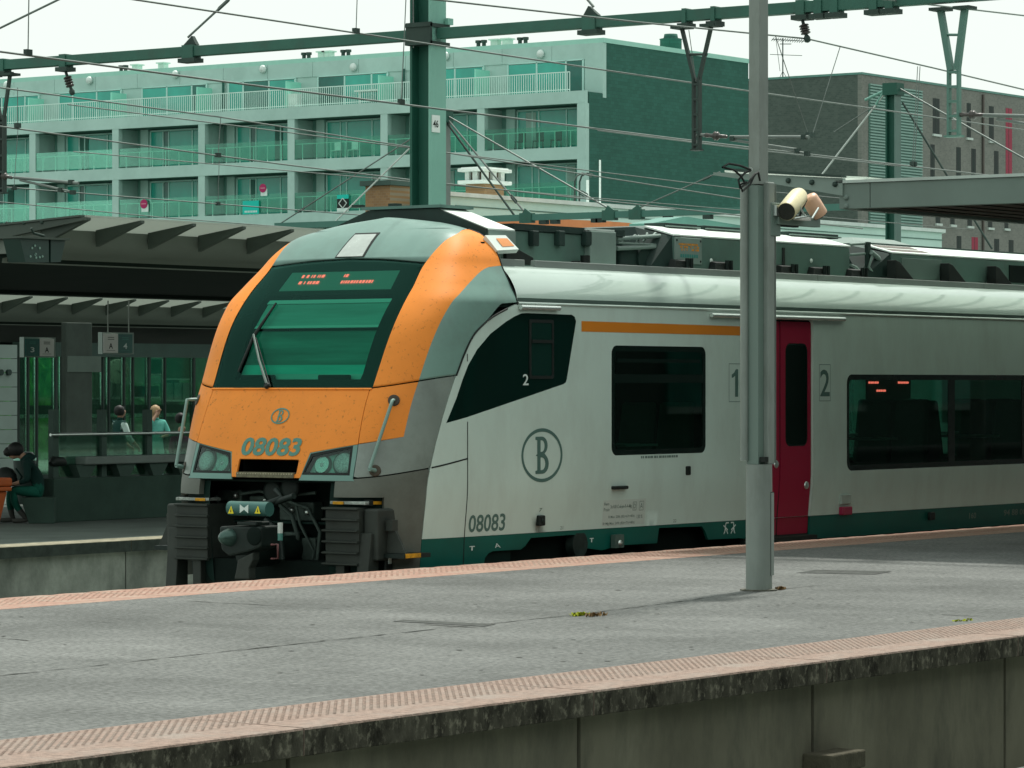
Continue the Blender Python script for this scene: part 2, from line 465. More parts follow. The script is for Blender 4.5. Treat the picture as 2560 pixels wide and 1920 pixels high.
# concrete step box hung on the platform wall
b0 = on_n(2005, 1880, N0 + 0.1)
sb = thing('wall_box', 'dark concrete step box fixed low on the near platform wall', 'step box', (b0.x, N0 - 0.1, -1.0))
q = MB(); q.box(b0.x, b0.x + 0.42, N0 - 0.10, N0 + 0.099, -0.66, -0.555)
q.build('tread', mat('box_concrete', (0.085, 0.08, 0.058), 0.9, var=0.3, scale=8, bump=.4), sb, bevel=0.01)
q = MB(); q.box(b0.x + .012, b0.x + 0.40, N0 - 0.085, N0 + 0.099, -1.0, -0.662)
q.build('casing', mat('box_dark', (0.014, 0.015, 0.012), 0.9, var=0.4, scale=6), sb, bevel=0.01)
q = MB(); q.cyl((b0.x + .17, N0 - 0.087, -0.84), (b0.x + .17, N0 - 0.098, -0.84), 0.07, seg=20); q.build('port', M_DARK, sb)
# tracks: rails on sleepers
M_RAIL = mat('rail_steel', (0.16, 0.11, 0.08), 0.5, 0.6, var=0.3, scale=20)
M_SLEEP = mat('sleeper_concrete', (0.3, 0.3, 0.27), 0.9, var=0.2, scale=9)
TRACK = 20.36
def track(yc, label, ta=5, tb=90, group='tracks between the platforms'):
    tr = thing('railway_track', label, 'track', (ta, yc, -1.0), group)
    for s in (-1, 1):
        y = yc + s * 0.7175
        mb = MB()
        mb.box(ta, tb, y - .036, y + .036, -.80, -.76); mb.box(ta, tb, y - .009, y + .009, -.905, -.80); mb.box(ta, tb, y - .07, y + .07, -.93, -.905)
        mb.build('rail', M_RAIL, tr)
    me = MB().box(ta - .13, ta + .13, yc - 1.25, yc + 1.25, -1.0, -.93)
    first = me.build('sleeper', M_SLEEP, tr)
    n = int((tb - ta) / .6)
    for i in range(1, min(n, 130)):
        link_mesh('sleeper', first.data, None, tr, (i * .6 + .3, 0, 0))
track(TRACK, 'railway track under the parked orange nosed train', 12, 60)
track(25.6, 'empty railway track between the train and the shaded platform', 22, 70)
# ------------------------------------------------------------------ the train
TC = 20.36                       # centre line of the car
TSEAM = 26.94                    # rear edge of the moulded cab
TEND = 50.0
ZS = [-.6, .0, .6, 1.08, 1.45, 1.61, 2.2, 2.81, 3.05, 3.18, 3.26]
SF = [25.0, 24.9, 24.88, 25.0, 25.157, 25.243, 25.554, 26.123, 26.39, 26.6, 26.75]
WZ = [-.6, 0.2, .74, 1.6, 2.2, 2.41, 2.59, 2.77, 2.87, 3.07, 3.14, 3.2, 3.26]
WW = [1.34, 1.37, 1.41, 1.41, 1.41, 1.405, 1.324, 1.226, 1.184, 1.0, .80, .53, .02]
PZ = [-.6, 1.0, 1.6, 2.4, 3.0, 3.26]
PP = [5, 5.05, 5.5, 5.7, 5.3, 3.3]
def hermite(xs, ys):
    h = [b - a for a, b in zip(xs, xs[1:])]; d = [(b - a) / k for a, b, k in zip(ys, ys[1:], h)]
    m = [d[0]] + [0 if d[i - 1] * d[i] <= 0 else 2 * d[i - 1] * d[i] / (d[i - 1] + d[i]) for i in range(1, len(xs) - 1)] + [d[-1]]
    def f(x):
        x = min(max(x, xs[0]), xs[-1])
        i = 0
        while i < len(xs) - 2 and x > xs[i + 1]: i += 1
        u = (x - xs[i]) / h[i]
        return (2*u**3-3*u*u+1)*ys[i] + (u**3-2*u*u+u)*h[i]*m[i] + (-2*u**3+3*u*u)*ys[i+1] + (u**3-u*u)*h[i]*m[i+1]
    return f
fSF, fWW, fPP = hermite(ZS, SF), hermite(WZ, WW), hermite(PZ, PP)
def S_pz(phi, z):
    f, w, p = fSF(z), fWW(z), fPP(z)
    s = abs(math.sin(phi)) ** (2 / p); c = max(0.0, math.cos(phi)) ** (2 / p)
    return f + (TSEAM - f) * (1 - c), math.copysign(w * s, phi), z
def phi_c(c, z):
    r = min(1.0, abs(c) / fWW(z)); return math.copysign(math.asin(r ** (fPP(z) / 2)), c)
def S_cz(c, z): return S_pz(phi_c(c, z), z)
def phi_t(t, z):
    f = fSF(z); r = min(1, max(0, 1 - (t - f) / (TSEAM - f))); return math.acos(min(1, r ** (fPP(z) / 2)))
def S_tz(t, z):
    if t >= TSEAM: return t, fWW(z), z
    q = S_pz(phi_t(t, z), z); return t, q[1], z
def W(p, side=1):               # (t, c, z) -> world; side +1 = camera side
    return Vector((p[0], TC - side * p[1], p[2]))
def surf(fun, side=1):
    """returns map(u, v, off) -> world point, offset along the outward normal"""
    def mp(u, v, off=0.0):
        p = W(fun(u, v), side)
        if off:
            e = 0.004
            a = W(fun(u + e, v), side) - W(fun(u - e, v), side); b = W(fun(u, v + e), side) - W(fun(u, v - e), side)
            n = a.cross(b)
            if n.length < 1e-12: n = Vector((-1, 0, 0))
            n.normalize()
            cen = Vector((28.5, TC, 1.2)) if fun is not S_tz else Vector((u, TC, v))
            if n.dot(p - cen) < 0: n = -n
            p = p + n * off
        return p
    return mp
def inside(p, poly):
    x, y = p; c = False; n = len(poly); j = n - 1
    for i in range(n):
        xi, yi = poly[i]; xj, yj = poly[j]
        if (yi > y) != (yj > y) and x < (xj - xi) * (y - yi) / (yj - yi) + xi: c = not c
        j = i
    return c
def dens(poly, ds):
    out = []
    n = len(poly)
    for i in range(n):
        a = Vector(poly[i]); b = Vector(poly[(i + 1) % n]); k = max(1, int((b - a).length / ds))
        for j in range(k): out.append(tuple(a.lerp(b, j / k)))
    return out
def cdt(poly, holes, gx, gy, ds):
    """triangles of a 2D polygon with holes and interior grid lines gx, gy"""
    loops = [dens(poly, ds)] + [dens(h, ds) for h in holes]
    vs = []; es = []
    for L in loops:
        k = len(vs); vs += [Vector(p) for p in L]; es += [(k + i, k + (i + 1) % len(L)) for i in range(len(L))]
    bset = [p for L in loops for p in L]
    for x in gx:
        for y in gy:
            if inside((x, y), loops[0]) and not any(inside((x, y), h) for h in loops[1:]):
                if min((x - q[0]) ** 2 + (y - q[1]) ** 2 for q in bset) > (ds * .35) ** 2: vs.append(Vector((x, y)))
    ov, oe, of, _, _, _ = delaunay_2d_cdt(vs, es, [], 0, 1e-7)
    fs = []
    for f in of:
        c = sum((ov[i] for i in f), Vector((0, 0))) / len(f)
        if inside(c, loops[0]) and not any(inside(c, h) for h in loops[1:]): fs.append(tuple(f))
    return [tuple(v) for v in ov], fs
def fr(a, b, step):
    n = max(1, int(round((b - a) / step))); return [a + (b - a) * i / n for i in range(n + 1)]
def patch(name, m, parent, poly, holes=(), fun=S_tz, side=1, step=0.08, gx=None, gy=None, off=0.0, rim=0.02, smooth=True):
    xs = [p[0] for p in poly]; ys = [p[1] for p in poly]
    gx = gx or fr(min(xs), max(xs), step); gy = gy or fr(min(ys), max(ys), step)
    v2, fs = cdt(list(poly), list(holes), gx, gy, step)
    mp = surf(fun, side)
    vs = [mp(u, v, off) for u, v in v2]
    # orient outward
    out = []
    for f in fs:
        a, b, c = vs[f[0]], vs[f[1]], vs[f[2]]
        n = (b - a).cross(c - a); cu, cv = v2[f[0]]
        o2 = mp(cu, cv, off + 0.01) - vs[f[0]]
        out.append(f if n.dot(o2) >= 0 else tuple(reversed(f)))
    mb = MB(); mb.add(vs, out, smooth)
    if smooth: mb.nrm = [(mp(u, v, .02) - mp(u, v, 0.0)).normalized() for u, v in v2]
    if rim:
        cnt = {}
        for f in out:
            for i in range(len(f)):
                e = (f[i], f[(i + 1) % len(f)]); cnt[e] = cnt.get(e, 0) + 1
        low = {}
        def lo(i):
            if i not in low: low[i] = mp(v2[i][0], v2[i][1], off - rim)
            return low[i]
        for (a, b) in cnt:
            if (b, a) not in cnt:
                mb.add([vs[a], vs[b], lo(b), lo(a)], [(1, 0, 3, 2)])
                if mb.nrm:
                    e = vs[b] - vs[a]; q = e.cross(lo(a) - vs[a]); q = -q.normalized() if q.length > 1e-12 else Vector((0, 0, 1)); mb.nrm += [q] * 4
    return mb.build(name, m, parent)
def rrect(x0, x1, y0, y1, r, n=5):
    out = []
    for cx, cy, a0 in ((x1 - r, y1 - r, 0), (x0 + r, y1 - r, 90), (x0 + r, y0 + r, 180), (x1 - r, y0 + r, 270)):
        for i in range(n + 1):
            a = math.radians(a0 + 90 * i / n); out.append((cx + r * math.cos(a), cy + r * math.sin(a)))
    return out

# paint and fittings
M_ORANGE = mat('orange_paint', (0.79, 0.25, 0.034), 0.55, var=0.07, scale=2.0, dirt=(0.10, 0.045, 0.015), dirt_amt=0.8, dirt_scale=24, dlo=.58, dhi=.72, spec=.22)
M_WHITE = mat('pale_grey_body_paint', (0.535, 0.665, 0.60), 0.34, var=0.035, scale=0.9, dirt=(0.43, 0.51, 0.455), dirt_amt=0.6, dirt_scale=1.6, dirt_stretch=(1.3, 1, .5), coat=0.15)
M_GREY = mat('mid_grey_cab_paint', (0.165, 0.29, 0.25), 0.42, var=0.08, scale=1.6, dirt=(0.13, 0.18, 0.155), dirt_amt=0.6, dirt_scale=2.2, spec=.35)
M_GREYLOW = mat('dirty_grey_apron_paint', (0.115, 0.13, 0.11), 0.5, var=0.12, scale=2.5, dirt=(0.08, 0.085, 0.07), dirt_amt=0.7, dirt_scale=3.0)
M_TEAL = mat('dark_teal_skirt_paint', (0.0015, 0.095, 0.072), 0.5, var=0.15, scale=2, spec=.25)
M_ROOF = mat('roof_paint_pale', (0.43, 0.55, 0.49), 0.3, var=0.06, scale=1.2, dirt=(0.36, 0.45, 0.40), dirt_amt=0.5, dirt_scale=1.0, dirt_stretch=(.4, 1, 1.5), spec=.5)
_b = M_ROOF.node_tree.nodes['Principled BSDF']; _b.inputs['Coat Weight'].default_value = 1.0; _b.inputs['Coat Roughness'].default_value = 0.03; _b.inputs['Coat IOR'].default_value = 1.6
M_RAILGREY = mat('roof_rail_grey', (0.21, 0.24, 0.225), 0.5, var=0.08)
M_BLACK = mat('black_rubber', (0.008, 0.013, 0.011), 0.6, var=0.2)
M_SHELL = mat('cab_shell_dark', (0.006, 0.02, 0.016), 0.7, var=0.2)
M_CRIM = mat('crimson_door_paint', (0.30, 0.004, 0.034), 0.45, var=0.05, scale=2, spec=.25)
M_STEEL = mat('brushed_steel', (0.6, 0.66, 0.63), 0.3, 0.9, var=0.1, scale=8)
M_IRON = mat('coupler_iron', (0.010, 0.019, 0.016), 0.5, 0.2, var=0.3, scale=9)
M_IRON2 = mat('grey_climber_paint', (0.030, 0.038, 0.032), 0.62, var=0.2, scale=5, dirt=(0.02, 0.024, 0.02), dirt_amt=0.6, dirt_scale=6)
M_YEL = mat('step_yellow', (0.62, 0.30, 0.01), 0.6, var=0.25, scale=20, dirt=(0.1, 0.07, 0.03), dirt_amt=0.6, dirt_scale=18)
M_INK = mat('lettering_grey_teal', (0.075, 0.15, 0.128), 0.5, var=0.08)
M_INKF = mat('lettering_front_teal', (0.085, 0.23, 0.185), 0.5, var=0.1)
M_WINK = mat('lettering_white', (0.62, 0.72, 0.68), 0.5, var=0.1)
M_TINT = glass('train_window_glass', (0.22, 0.48, 0.39), .8, 0.02)
M_CABGL = mat('cab_window_black_glass', (0.002, 0.012, 0.009), 0.08, var=0.1, spec=0.25)
M_FRAME = mat('window_frame_black', (0.003, 0.010, 0.0075), 0.25, var=0.1, spec=.25)

train = thing('passenger_train', 'orange nosed pale grey passenger train with crimson doors standing at the platform', 'train', (25.0, TC, -0.76))
# outlines on the moulded cab -------------------------------------------------
fIN = hermite([1.5, 1.6, 1.9, 2.25, 2.53, 2.76, 3.0], [.955, .955, .965, .975, .965, .925, .955])
def phi_in(z):
    if z <= 3.0: return phi_c(fIN(z), z)
    a = phi_c(fIN(3.0), 3.0); u = (z - 3.0) / 0.128; return a + (math.pi / 2 - a) * min(1, u) ** 1.25
fOUT = hermite([1.1, 1.17, 1.62, 1.91, 2.195, 2.455], [1.27, 1.272, 1.287, 1.302, 1.322, 1.342])
fOUT2 = hermite([2.455, 2.643, 2.77], [1.107, 1.393, 1.5705])
def phi_out(z): return phi_c(fOUT(z), z) if z <= 2.455 else fOUT2(z)
fJ1 = hermite([.2, .32, .812, 1.354, 1.5], [1.6, 1.612, 1.667, 1.732, 1.75])        # joint under the windscreen, over phi
fHOOD = hermite([.78, .8, 1.595, 1.62], [.967, .967, .93, .93])                     # hood side seam, c over z
fTOP = hermite([0, .4, .95], [2.845, 2.83, 2.785])                                   # top of windscreen, z over |c|
GAP = 0.006
zz = lambda a, b, n: [a + (b - a) * i / n for i in range(n + 1)]
# dark inner shell
def shell():
    mb = MB(); P_ = zz(-math.pi / 2, math.pi / 2, 48); Z_ = zz(-.25, 2.4, 26) + zz(2.45, 3.1, 16) + zz(3.12, 3.255, 10)
    rows = []
    for z in Z_:
        row = []
        for ph in P_:
            t, c, _ = S_pz(ph, z)
            row.append(W((TSEAM - (TSEAM - t) * .975 + .01, c * .97, z - .022)))
        rows.append(row)
    vs = [v for r in rows for v in r]; n = len(P_)
    fs = []
    for i in range(len(Z_) - 1):
        for j in range(n - 1):
            z = (Z_[i] + Z_[i + 1]) / 2; c = abs(S_pz((P_[j] + P_[j + 1]) / 2, z)[1])
            if 1.62 < z < 2.84 and c < .97: continue          # windscreen opening
            if .74 < z < 1.08 and c < .97: continue           # lamps and coupler hatch
            if z < .78 and c < .70: continue                  # coupler bay
            ph = (P_[j] + P_[j + 1]) / 2
            if ph > 0 and S_pz(ph, z)[0] > 25.7 and 1.2 < z < 2.4: continue
            fs.append((i * n + j, i * n + j + 1, (i + 1) * n + j + 1, (i + 1) * n + j))
    mb.add(vs, fs, True)
    return mb.build('cab_shell', M_SHELL, train)
shell()
# windscreen: one big dark pane
cs = zz(-.955, .955, 40)
ws_poly = [(c * fIN(1.605) / .955, 1.612) for c in zz(-.955, .955, 30)]
ws_poly = [(c, 1.612) for c in zz(-fIN(1.612), fIN(1.612), 30)] + [(fIN(z), z) for z in zz(1.66, 2.75, 16)] + \
          [(c, fTOP(abs(c)) - .008) for c in zz(.92, -.92, 30)] + [(-fIN(z), z) for z in zz(2.75, 1.66, 16)]
def screen_mat():
    m = bpy.data.materials.new('windscreen_glass'); m.use_nodes = True
    nt = m.node_tree; nt.nodes.clear(); o = nt.nodes.new('ShaderNodeOutputMaterial')
    tr = nt.nodes.new('ShaderNodeBsdfTransparent'); tr.inputs[0].default_value = (0.30, 0.70, 0.57, 1)
    gl = nt.nodes.new('ShaderNodeBsdfGlossy'); gl.inputs['Roughness'].default_value = 0.04; gl.inputs[0].default_value = (.22, .62, .50, 1)
    fr_ = nt.nodes.new('ShaderNodeFresnel'); fr_.inputs[0].default_value = 1.4
    mx = nt.nodes.new('ShaderNodeMixShader'); nt.links.new(fr_.outputs[0], mx.inputs[0]); nt.links.new(tr.outputs[0], mx.inputs[1]); nt.links.new(gl.outputs[0], mx.inputs[2])
    nt.links.new(mx.outputs[0], o.inputs[0]); return m
M_SCREEN = screen_mat()
screen = patch('windscreen', M_SCREEN, train, ws_poly, fun=S_cz, step=.09, off=-.004, rim=.0)
# black border printed on the pane edge (a frame just behind the glass)
bord_in = [(c, 1.70) for c in zz(-.70, .79, 20)] + [(.80, z) for z in zz(1.75, 2.45, 8)] + [(c, 2.50) for c in zz(.77, -.72, 20)] + [(-.74 + .06 * (2.45 - z) / .75, z) for z in zz(2.45, 1.75, 8)]
ws_poly2 = [(c * .995, z) for c, z in ws_poly]
patch('windscreen_border', M_FRAME, screen, ws_poly2, [bord_in], fun=S_cz, step=.09, off=-.016, rim=0)
# dome above the windscreen, with the marker-lamp hatch
dome_poly = [(phi_c(c, fTOP(abs(c)) + .008), fTOP(abs(c)) + .008) for c in zz(-.92, .92, 36)] + [(phi_in(z), z) for z in zz(2.80, 3.126, 24)]
dome_poly += [(math.pi / 2 - .0005, z) for z in zz(3.13, 3.252, 16)] + [(-math.pi / 2 + .0005, z) for z in zz(3.252, 3.13, 16)] + [(-phi_in(z), z) for z in zz(3.126, 2.80, 24)]
# built as rows so that the very flat crown stays clean
def dome():
    mb = MB(); rows = []
    Z_ = [2.853 + (3.257 - 2.853) * (1 - (1 - i / 44) ** 1.7) for i in range(45)]
    N = 64
    for k, z in enumerate(Z_):
        a = phi_in(z) if z < 3.127 else math.pi / 2
        row = []
        for j in range(N + 1):
            u = -1 + 2 * j / N
            c = S_pz(a, z)[1] * u if z < 3.0 else None
            p = S_cz(c, z) if c is not None else S_pz(phi_c(S_pz(a, z)[1] * math.sin(u * math.pi / 2), z) if a >= math.pi / 2 else phi_c(S_pz(a, z)[1] * u, z), z)
            row.append(p)
        rows.append(row)
    # lower fringe follows the curved top of the screen
    fringe = []
    for j in range(N + 1):
        c = rows[0][j][1]; z = fTOP(min(.95, abs(c))) + .006; fringe.append(S_cz(c * fIN(z) / fIN(2.853), z))
    rows.insert(0, fringe)
    low = [(p[0] + .03, p[1], p[2] - .01) for p in fringe]; rows.insert(0, low)
    vs = [W(p) for r in rows for p in r]; n = N + 1
    fs = [(i * n + j, i * n + j + 1, (i + 1) * n + j + 1, (i + 1) * n + j) for i in range(len(rows) - 1) for j in range(N)]
    return mb.add(vs, fs, True).build('roof_dome', mat('dome_paint', (0.16, 0.275, 0.24), 0.4, var=0.07, scale=1.8, dirt=(0.11, 0.17, 0.145), dirt_amt=0.5, dirt_scale=2.0, spec=.4), train)
dm = dome()
hatch = patch('dome_hatch', M_BLACK, train, [(-.175, 2.852), (.175, 2.852), (.15, 3.095), (-.15, 3.095)], fun=S_cz, step=.06, off=.006, rim=.012)
patch('hatch_lens', mat('hatch_lens', (0.42, 0.47, 0.44), 0.25, var=.1, scale=10), hatch, [(-.155, 2.857), (.155, 2.857), (.13, 3.075), (-.13, 3.075)], fun=S_cz, step=.06, off=.011, rim=.006)
# side bands, both sides
fST_ = hermite([1.70, 1.73, 1.91, 2.105, 2.268, 2.408], [25.96, 25.979, 26.087, 26.241, 26.511, 26.93])
def zj1(phi): return fJ1(abs(phi))
for side in (1, -1):
    # orange band: strip rows between phi_in and phi_out
    def strip(name, m, za, zb, fa, fb, nz, nu, lowcurve=None):
        rows = []
        for i in range(nz + 1):
            v = i / nz; row = []
            for j in range(nu + 1):
                u = j / nu
                z = za + (zb - za) * v
                if lowcurve:
                    # bend the lowest rows to the joint line
                    ph0 = fa(za) + (fb(za) - fa(za)) * u
                    z = lowcurve(ph0) + GAP + (zb - lowcurve(ph0) - GAP) * v
                a, b = fa(z), fb(z)
                row.append(S_pz(a + (b - a) * u, z))
            rows.append(row)
        rows.insert(0, [(p[0] + .02, p[1] * .985, p[2] - .002) for p in rows[0]])
        vs = [W(p, side) for r in rows for p in r]; n = nu + 1
        fs = [(i * n + j, i * n + j + 1, (i + 1) * n + j + 1, (i + 1) * n + j) for i in range(len(rows) - 1) for j in range(nu)]
        if side < 0: fs = [tuple(reversed(f)) for f in fs]
        return MB().add(vs, fs, True).build(name, m, train)
    band = strip('orange_band', M_ORANGE, 1.64, 3.1265, phi_in, lambda z: phi_out(z) if z < 2.77 else math.pi / 2, 70, 18, zj1)
    fSEAM = hermite([1.70, 1.73, 1.91, 2.105, 2.268, 2.408], [1.33, 1.34, 1.382, 1.443, 1.532, 1.5705])
    strip('grey_band', M_GREY, 1.70, 2.7695, phi_out, lambda z: (fSEAM(z) - .01 if z < 2.408 else math.pi / 2), 60, 14, zj1)
    # thin dark seal along the seam to the body side
    pts = [W(S_tz(fST_(z), z), side) + Vector((0, -side * .001, 0)) for z in zz(1.73, 2.36, 24)]
    MB().tube(pts, 0.010, 6).build('edge_seal', M_BLACK, train)
    MB().tube([W((TSEAM + .004, fWW(z), z), side) for z in zz(2.40, 3.13, 20)], 0.008, 6).build('edge_seal', M_BLACK, train)
# white / grey division on the side, t over z
fWG = hermite([-.3, -.015, .7, .887, 1.348, 1.698, 1.73], [25.50, 25.526, 25.557, 25.609, 25.782, 25.956, 25.979])
fST = hermite([1.73, 1.91, 2.105, 2.268, 2.408], [25.985, 26.09, 26.244, 26.515, 26.93])
fJ2 = hermite([24.97, 25.305, 25.7, 26.14], [.79, .843, .893, .958])               # lower joint, z over t
ZSK = 0.23
# corner panels between the two joints
for side in (1, -1):
    def zlow(phi): 
        t = S_pz(phi, .85)[0]; return fJ2(t)
    pa = lambda z: phi_c(fHOOD(min(z, 1.6)) + GAP, z)
    # orange corner
    low = [(phi_c(.935 + GAP, 1.105), 1.105), (phi_c(1.272, 1.17), 1.17)]
    poly = [(pa(z), z) for z in zz(1.60, 1.107, 8)] + low + [(phi_out(z), z) for z in zz(1.25, fJ1(.87) - GAP, 6)] + [(ph, fJ1(ph) - GAP) for ph in zz(.80, .36, 8)]
    patch('corner_panel', M_ORANGE, train, poly, fun=S_pz, side=side, step=.055, rim=.02)
    # grey corner
    def ph_wg(z): return phi_t(fWG(z), z)
    poly = [(pa(z), z) for z in zz(1.101, .81, 6)] + [(ph, zlow(ph) + GAP) for ph in zz(.44, 1.19, 14)] + [(ph_wg(z) - .004, z) for z in zz(.92, 1.69, 14)] + \
           [(ph, fJ1(ph) - GAP) for ph in zz(1.32, .90, 8)] + [(phi_out(z), z) for z in zz(1.6, 1.172, 6)] + [(phi_c(1.27, 1.169), 1.168)]
    patch('corner_panel', mat('corner_grey_paint', (0.20, 0.245, 0.22), 0.42, var=0.12, scale=2.0, dirt=(0.1, 0.115, 0.1), dirt_amt=0.55, dirt_scale=2.6, coat=.1), train, poly, fun=S_pz, side=side, step=.055, rim=.02)
# hood: orange front panel with lamp openings and the coupler hatch
lampR = [(.405, .80), (.465, 1.022), (.925, 1.102), (.945, .80)]
def lamp_poly(s, g=0.0):
    P4 = [(.415 + g, .815 + g), (.472 + g, 1.016 - g), (.918 - g, 1.092 - g), (.938 - g, .815 + g)]
    return [(s * x, z) for x, z in P4]
hood_poly = [(c, .79) for c in zz(-.405, .405, 14)] + [(.465, 1.022)] + [(.465 + (fHOOD(1.1) - .465) * k / 6, 1.022 + .08 * k / 6) for k in range(1, 7)] + [(fHOOD(z), z) for z in zz(1.12, 1.59, 8)] + [(c, 1.598) for c in zz(.92, -.92, 30)] + [(-fHOOD(z), z) for z in zz(1.59, 1.12, 8)] + [(-.465 - (fHOOD(1.1) - .465) * k / 6, 1.022 + .08 * k / 6) for k in range(6, 0, -1)] + [(-.465, 1.022)]
slot = rrect(-.355, .355, .822, .957, .012, 2)
hood = patch('hood_panel', M_ORANGE, train, hood_poly, [slot], fun=S_cz, step=.06, rim=.02)
# sill ledge over the hood (thin raised lip)
mpc = surf(S_cz)
MB().tube([mpc(c, 1.602, .004) for c in zz(-.95, .95, 40)], .010, 6).build('hood_lip', M_ORANGE, train)
# coupler hatch behind the slot
q = MB()
a_, b_ = -.37, .37
q.box(25.05, 25.45, TC - .37, TC + .37, .80, .81); q.box(25.44, 25.45, TC - .37, TC + .37, .81, .97); q.box(25.05, 25.45, TC - .38, TC - .37, .80, .97); q.box(25.05, 25.45, TC + .37, TC + .38, .80, .97); q.box(25.05, 25.45, TC - .37, TC + .37, .965, .975)
q.build('hatch_recess', M_DARK, train)
st_ = MB(); st_.box(24.895, 25.02, TC - .335, TC + .345, .785, .835)
sp = st_.build('coupler_step', mat('tread_steel', (0.16, 0.15, 0.10), .6, .3, var=.4, scale=30), train, bevel=.006)
dots = MB()
for i in range(22): dots.cbox((24.893, TC - .32 + .64 * i / 21, .822), .008, .012, .010)
dots.build('tread_studs', mat('stud_pale', (.4, .38, .26), .5, var=.3, scale=40), sp)
# headlights
M_LHOUSE = mat('lamp_housing', (0.26, 0.52, 0.44), 0.35, var=0.1, scale=6)
M_LENS = glass('lamp_lens', (0.55, 0.85, 0.76), 1.0, 0.02)
for s in (1, -1):
    patch('lamp_surround', mat('lamp_sill', (.12, .25, .215), .4, var=.1), train, [(s * .407, .786), (s * .967, .786), (s * fHOOD(.95), .95), (s * fHOOD(1.09), 1.098), (s * .468, 1.019)], [lamp_poly(s, .004)], fun=S_cz, step=.06, off=0, rim=.02)
    frame = patch('headlight', M_BLACK, train, lamp_poly(s, .006), [lamp_poly(s, .028)], fun=S_cz, step=.06, off=-.004, rim=.09)
    tr_ = [(s * .408, .790), (s * .412, .800), (s * .945, .800), (s * .955, .790)]
    back = patch('housing', M_LHOUSE, frame, lamp_poly(s, .02), fun=S_cz, step=.06, off=-.075, rim=0)
    patch('lens', M_LENS, frame, lamp_poly(s, .02), fun=S_cz, step=.06, off=-.010, rim=0)
    for (c, z, r, kind) in ((.595, .925, .078, 0), (.825, .945, .098, 1)):
        p = mpc(s * c, z, -.072)
        d = (mpc(s * c, z, 0) - p).normalized()
        mb = MB(); mb.lathe(p, d, [(0, r * 1.18), (.012, r * 1.18), (.02, r * 1.02), (.022, r)], 28)
        bz = mb.build('lamp_bezel', mat('bezel_grey', (.12, .2, .17), .35, .3, var=.1), frame)
        mb = MB()
        if kind: mb.lathe(p, d, [(.015, r), (.035, r * .93), (.05, r * .6), (.056, r * .05)], 28)
        else: mb.lathe(p, d, [(.03, r * .98), (.014, r * .8), (.004, r * .45), (.002, r * .1)], 28)
        mb.build('lamp', mat('led_lamp', (.62, .66, .64), .4, .0, var=.4, scale=70) if kind else mat('reflector', (.45, .58, .53), .25, .9, var=.05), frame)
        if not kind:
            MB().lathe(p, d, [(.0, .02), (.03, .02), (.04, .005)], 12).build('bulb', mat('bulb', (.85, .9, .88), .15), frame)
# grey strip under the lamps
for s in (1, -1):
    patch('lamp_sill', mat('lamp_sill', (.13, .27, .235), .4, var=.1), train, [(s * .40, .768), (s * .985, .768), (s * .968, .787), (s * .402, .787)], fun=S_cz, step=.06, off=.004, rim=.02)
# number and emblem on the hood
def hoodmap(u, v): return mpc(u, v, .0055)
text_on(hoodmap, '08083', -.362, .985, .70, .168, bold=.03, shear=.12).build('number_lettering', M_INKF, train)
# emblem: a letter B in an oval ring, drawn in a unit frame (height 2)
def arc(cx, cy, rx, ry, a0, a1, n=10):
    return [(cx + rx * math.cos(math.radians(a0 + (a1 - a0) * i / n)), cy + ry * math.sin(math.radians(a0 + (a1 - a0) * i / n))) for i in range(n + 1)]
B_OUT = [(-.60, -1.0), (-.62, -.84), (-.44, -.80), (-.44, -.06), (-.58, .0), (-.44, .06), (-.44, .80), (-.62, .84), (-.60, 1.0)] + arc(-.02, .52, .52, .48, 90, -62) + arc(.02, -.46, .58, .54, 58, -90)
B_H1 = [(-.14, .18), (-.14, .80)] + arc(-.04, .49, .26, .31, 90, -90, 8)
B_H2 = [(-.14, -.80), (-.14, -.12)] + arc(-.02, -.46, .30, .34, 90, -90, 8)
def emblem(name, m, parent, mapf, rx, ry, ring, bw, bh):
    mb = MB()
    v, f = cdt(B_OUT, [B_H1, B_H2], [], [], .12)
    mb.add([mapf(x * bw, y * bh) for x, y in v], f)
    n = 48; vs = []
    for i in range(n):
        a = 2 * math.pi * i / n
        vs += [mapf(rx * math.cos(a), ry * math.sin(a)), mapf((rx - ring) * math.cos(a), (ry - ring) * math.sin(a))]
    mb.add(vs, [(2 * i, 2 * ((i + 1) % n), 2 * ((i + 1) % n) + 1, 2 * i + 1) for i in range(n)])
    return mb.build(name, m, parent)
emblem('emblem', M_INKF, train, lambda u, v: mpc(.012 + u, 1.352 + v, .0055), .108, .074, .013, .058, .055)

# ---------------------------------------------------------------- body side (camera side), t-z plane
mpt = surf(S_tz)
def tz(px, py): p = on_n(px, py, 18.95); return (p.x, p.z)
def ct_(x, y, ox, oy, k): return tz(ox + x / k, oy + y / k)
cabwin = [ct_(x, y, 1100, 700, 2.304) for x, y in ((45, 825), (100, 680), (135, 570), (165, 490), (215, 400), (290, 310), (380, 240), (430, 210), (470, 192), (500, 190), (760, 200), (778, 212), (785, 240), (732, 570), (726, 590), (712, 600), (160, 790))]
w1 = rrect(28.55, 30.30, .945, 2.03, .085)
w2 = rrect(33.20, 43.2, .70, 1.755, .10)
DL, DR = 31.16, 32.475
TOPZ = 2.408
wall_poly = [(fWG(z) + .004, z) for z in zz(ZSK, 1.72, 16)] + [(fST(z) + .008, z) for z in zz(1.74, 2.40, 12)] + [(26.96, TOPZ), (TEND, TOPZ), (TEND, ZSK)] + \
            [(DR, ZSK)] + [(DR, 2.28), (DR - .012, 2.316), (DR - .05, 2.335), (DL + .05, 2.335), (DL + .012, 2.316), (DL, 2.28), (DL, ZSK)]
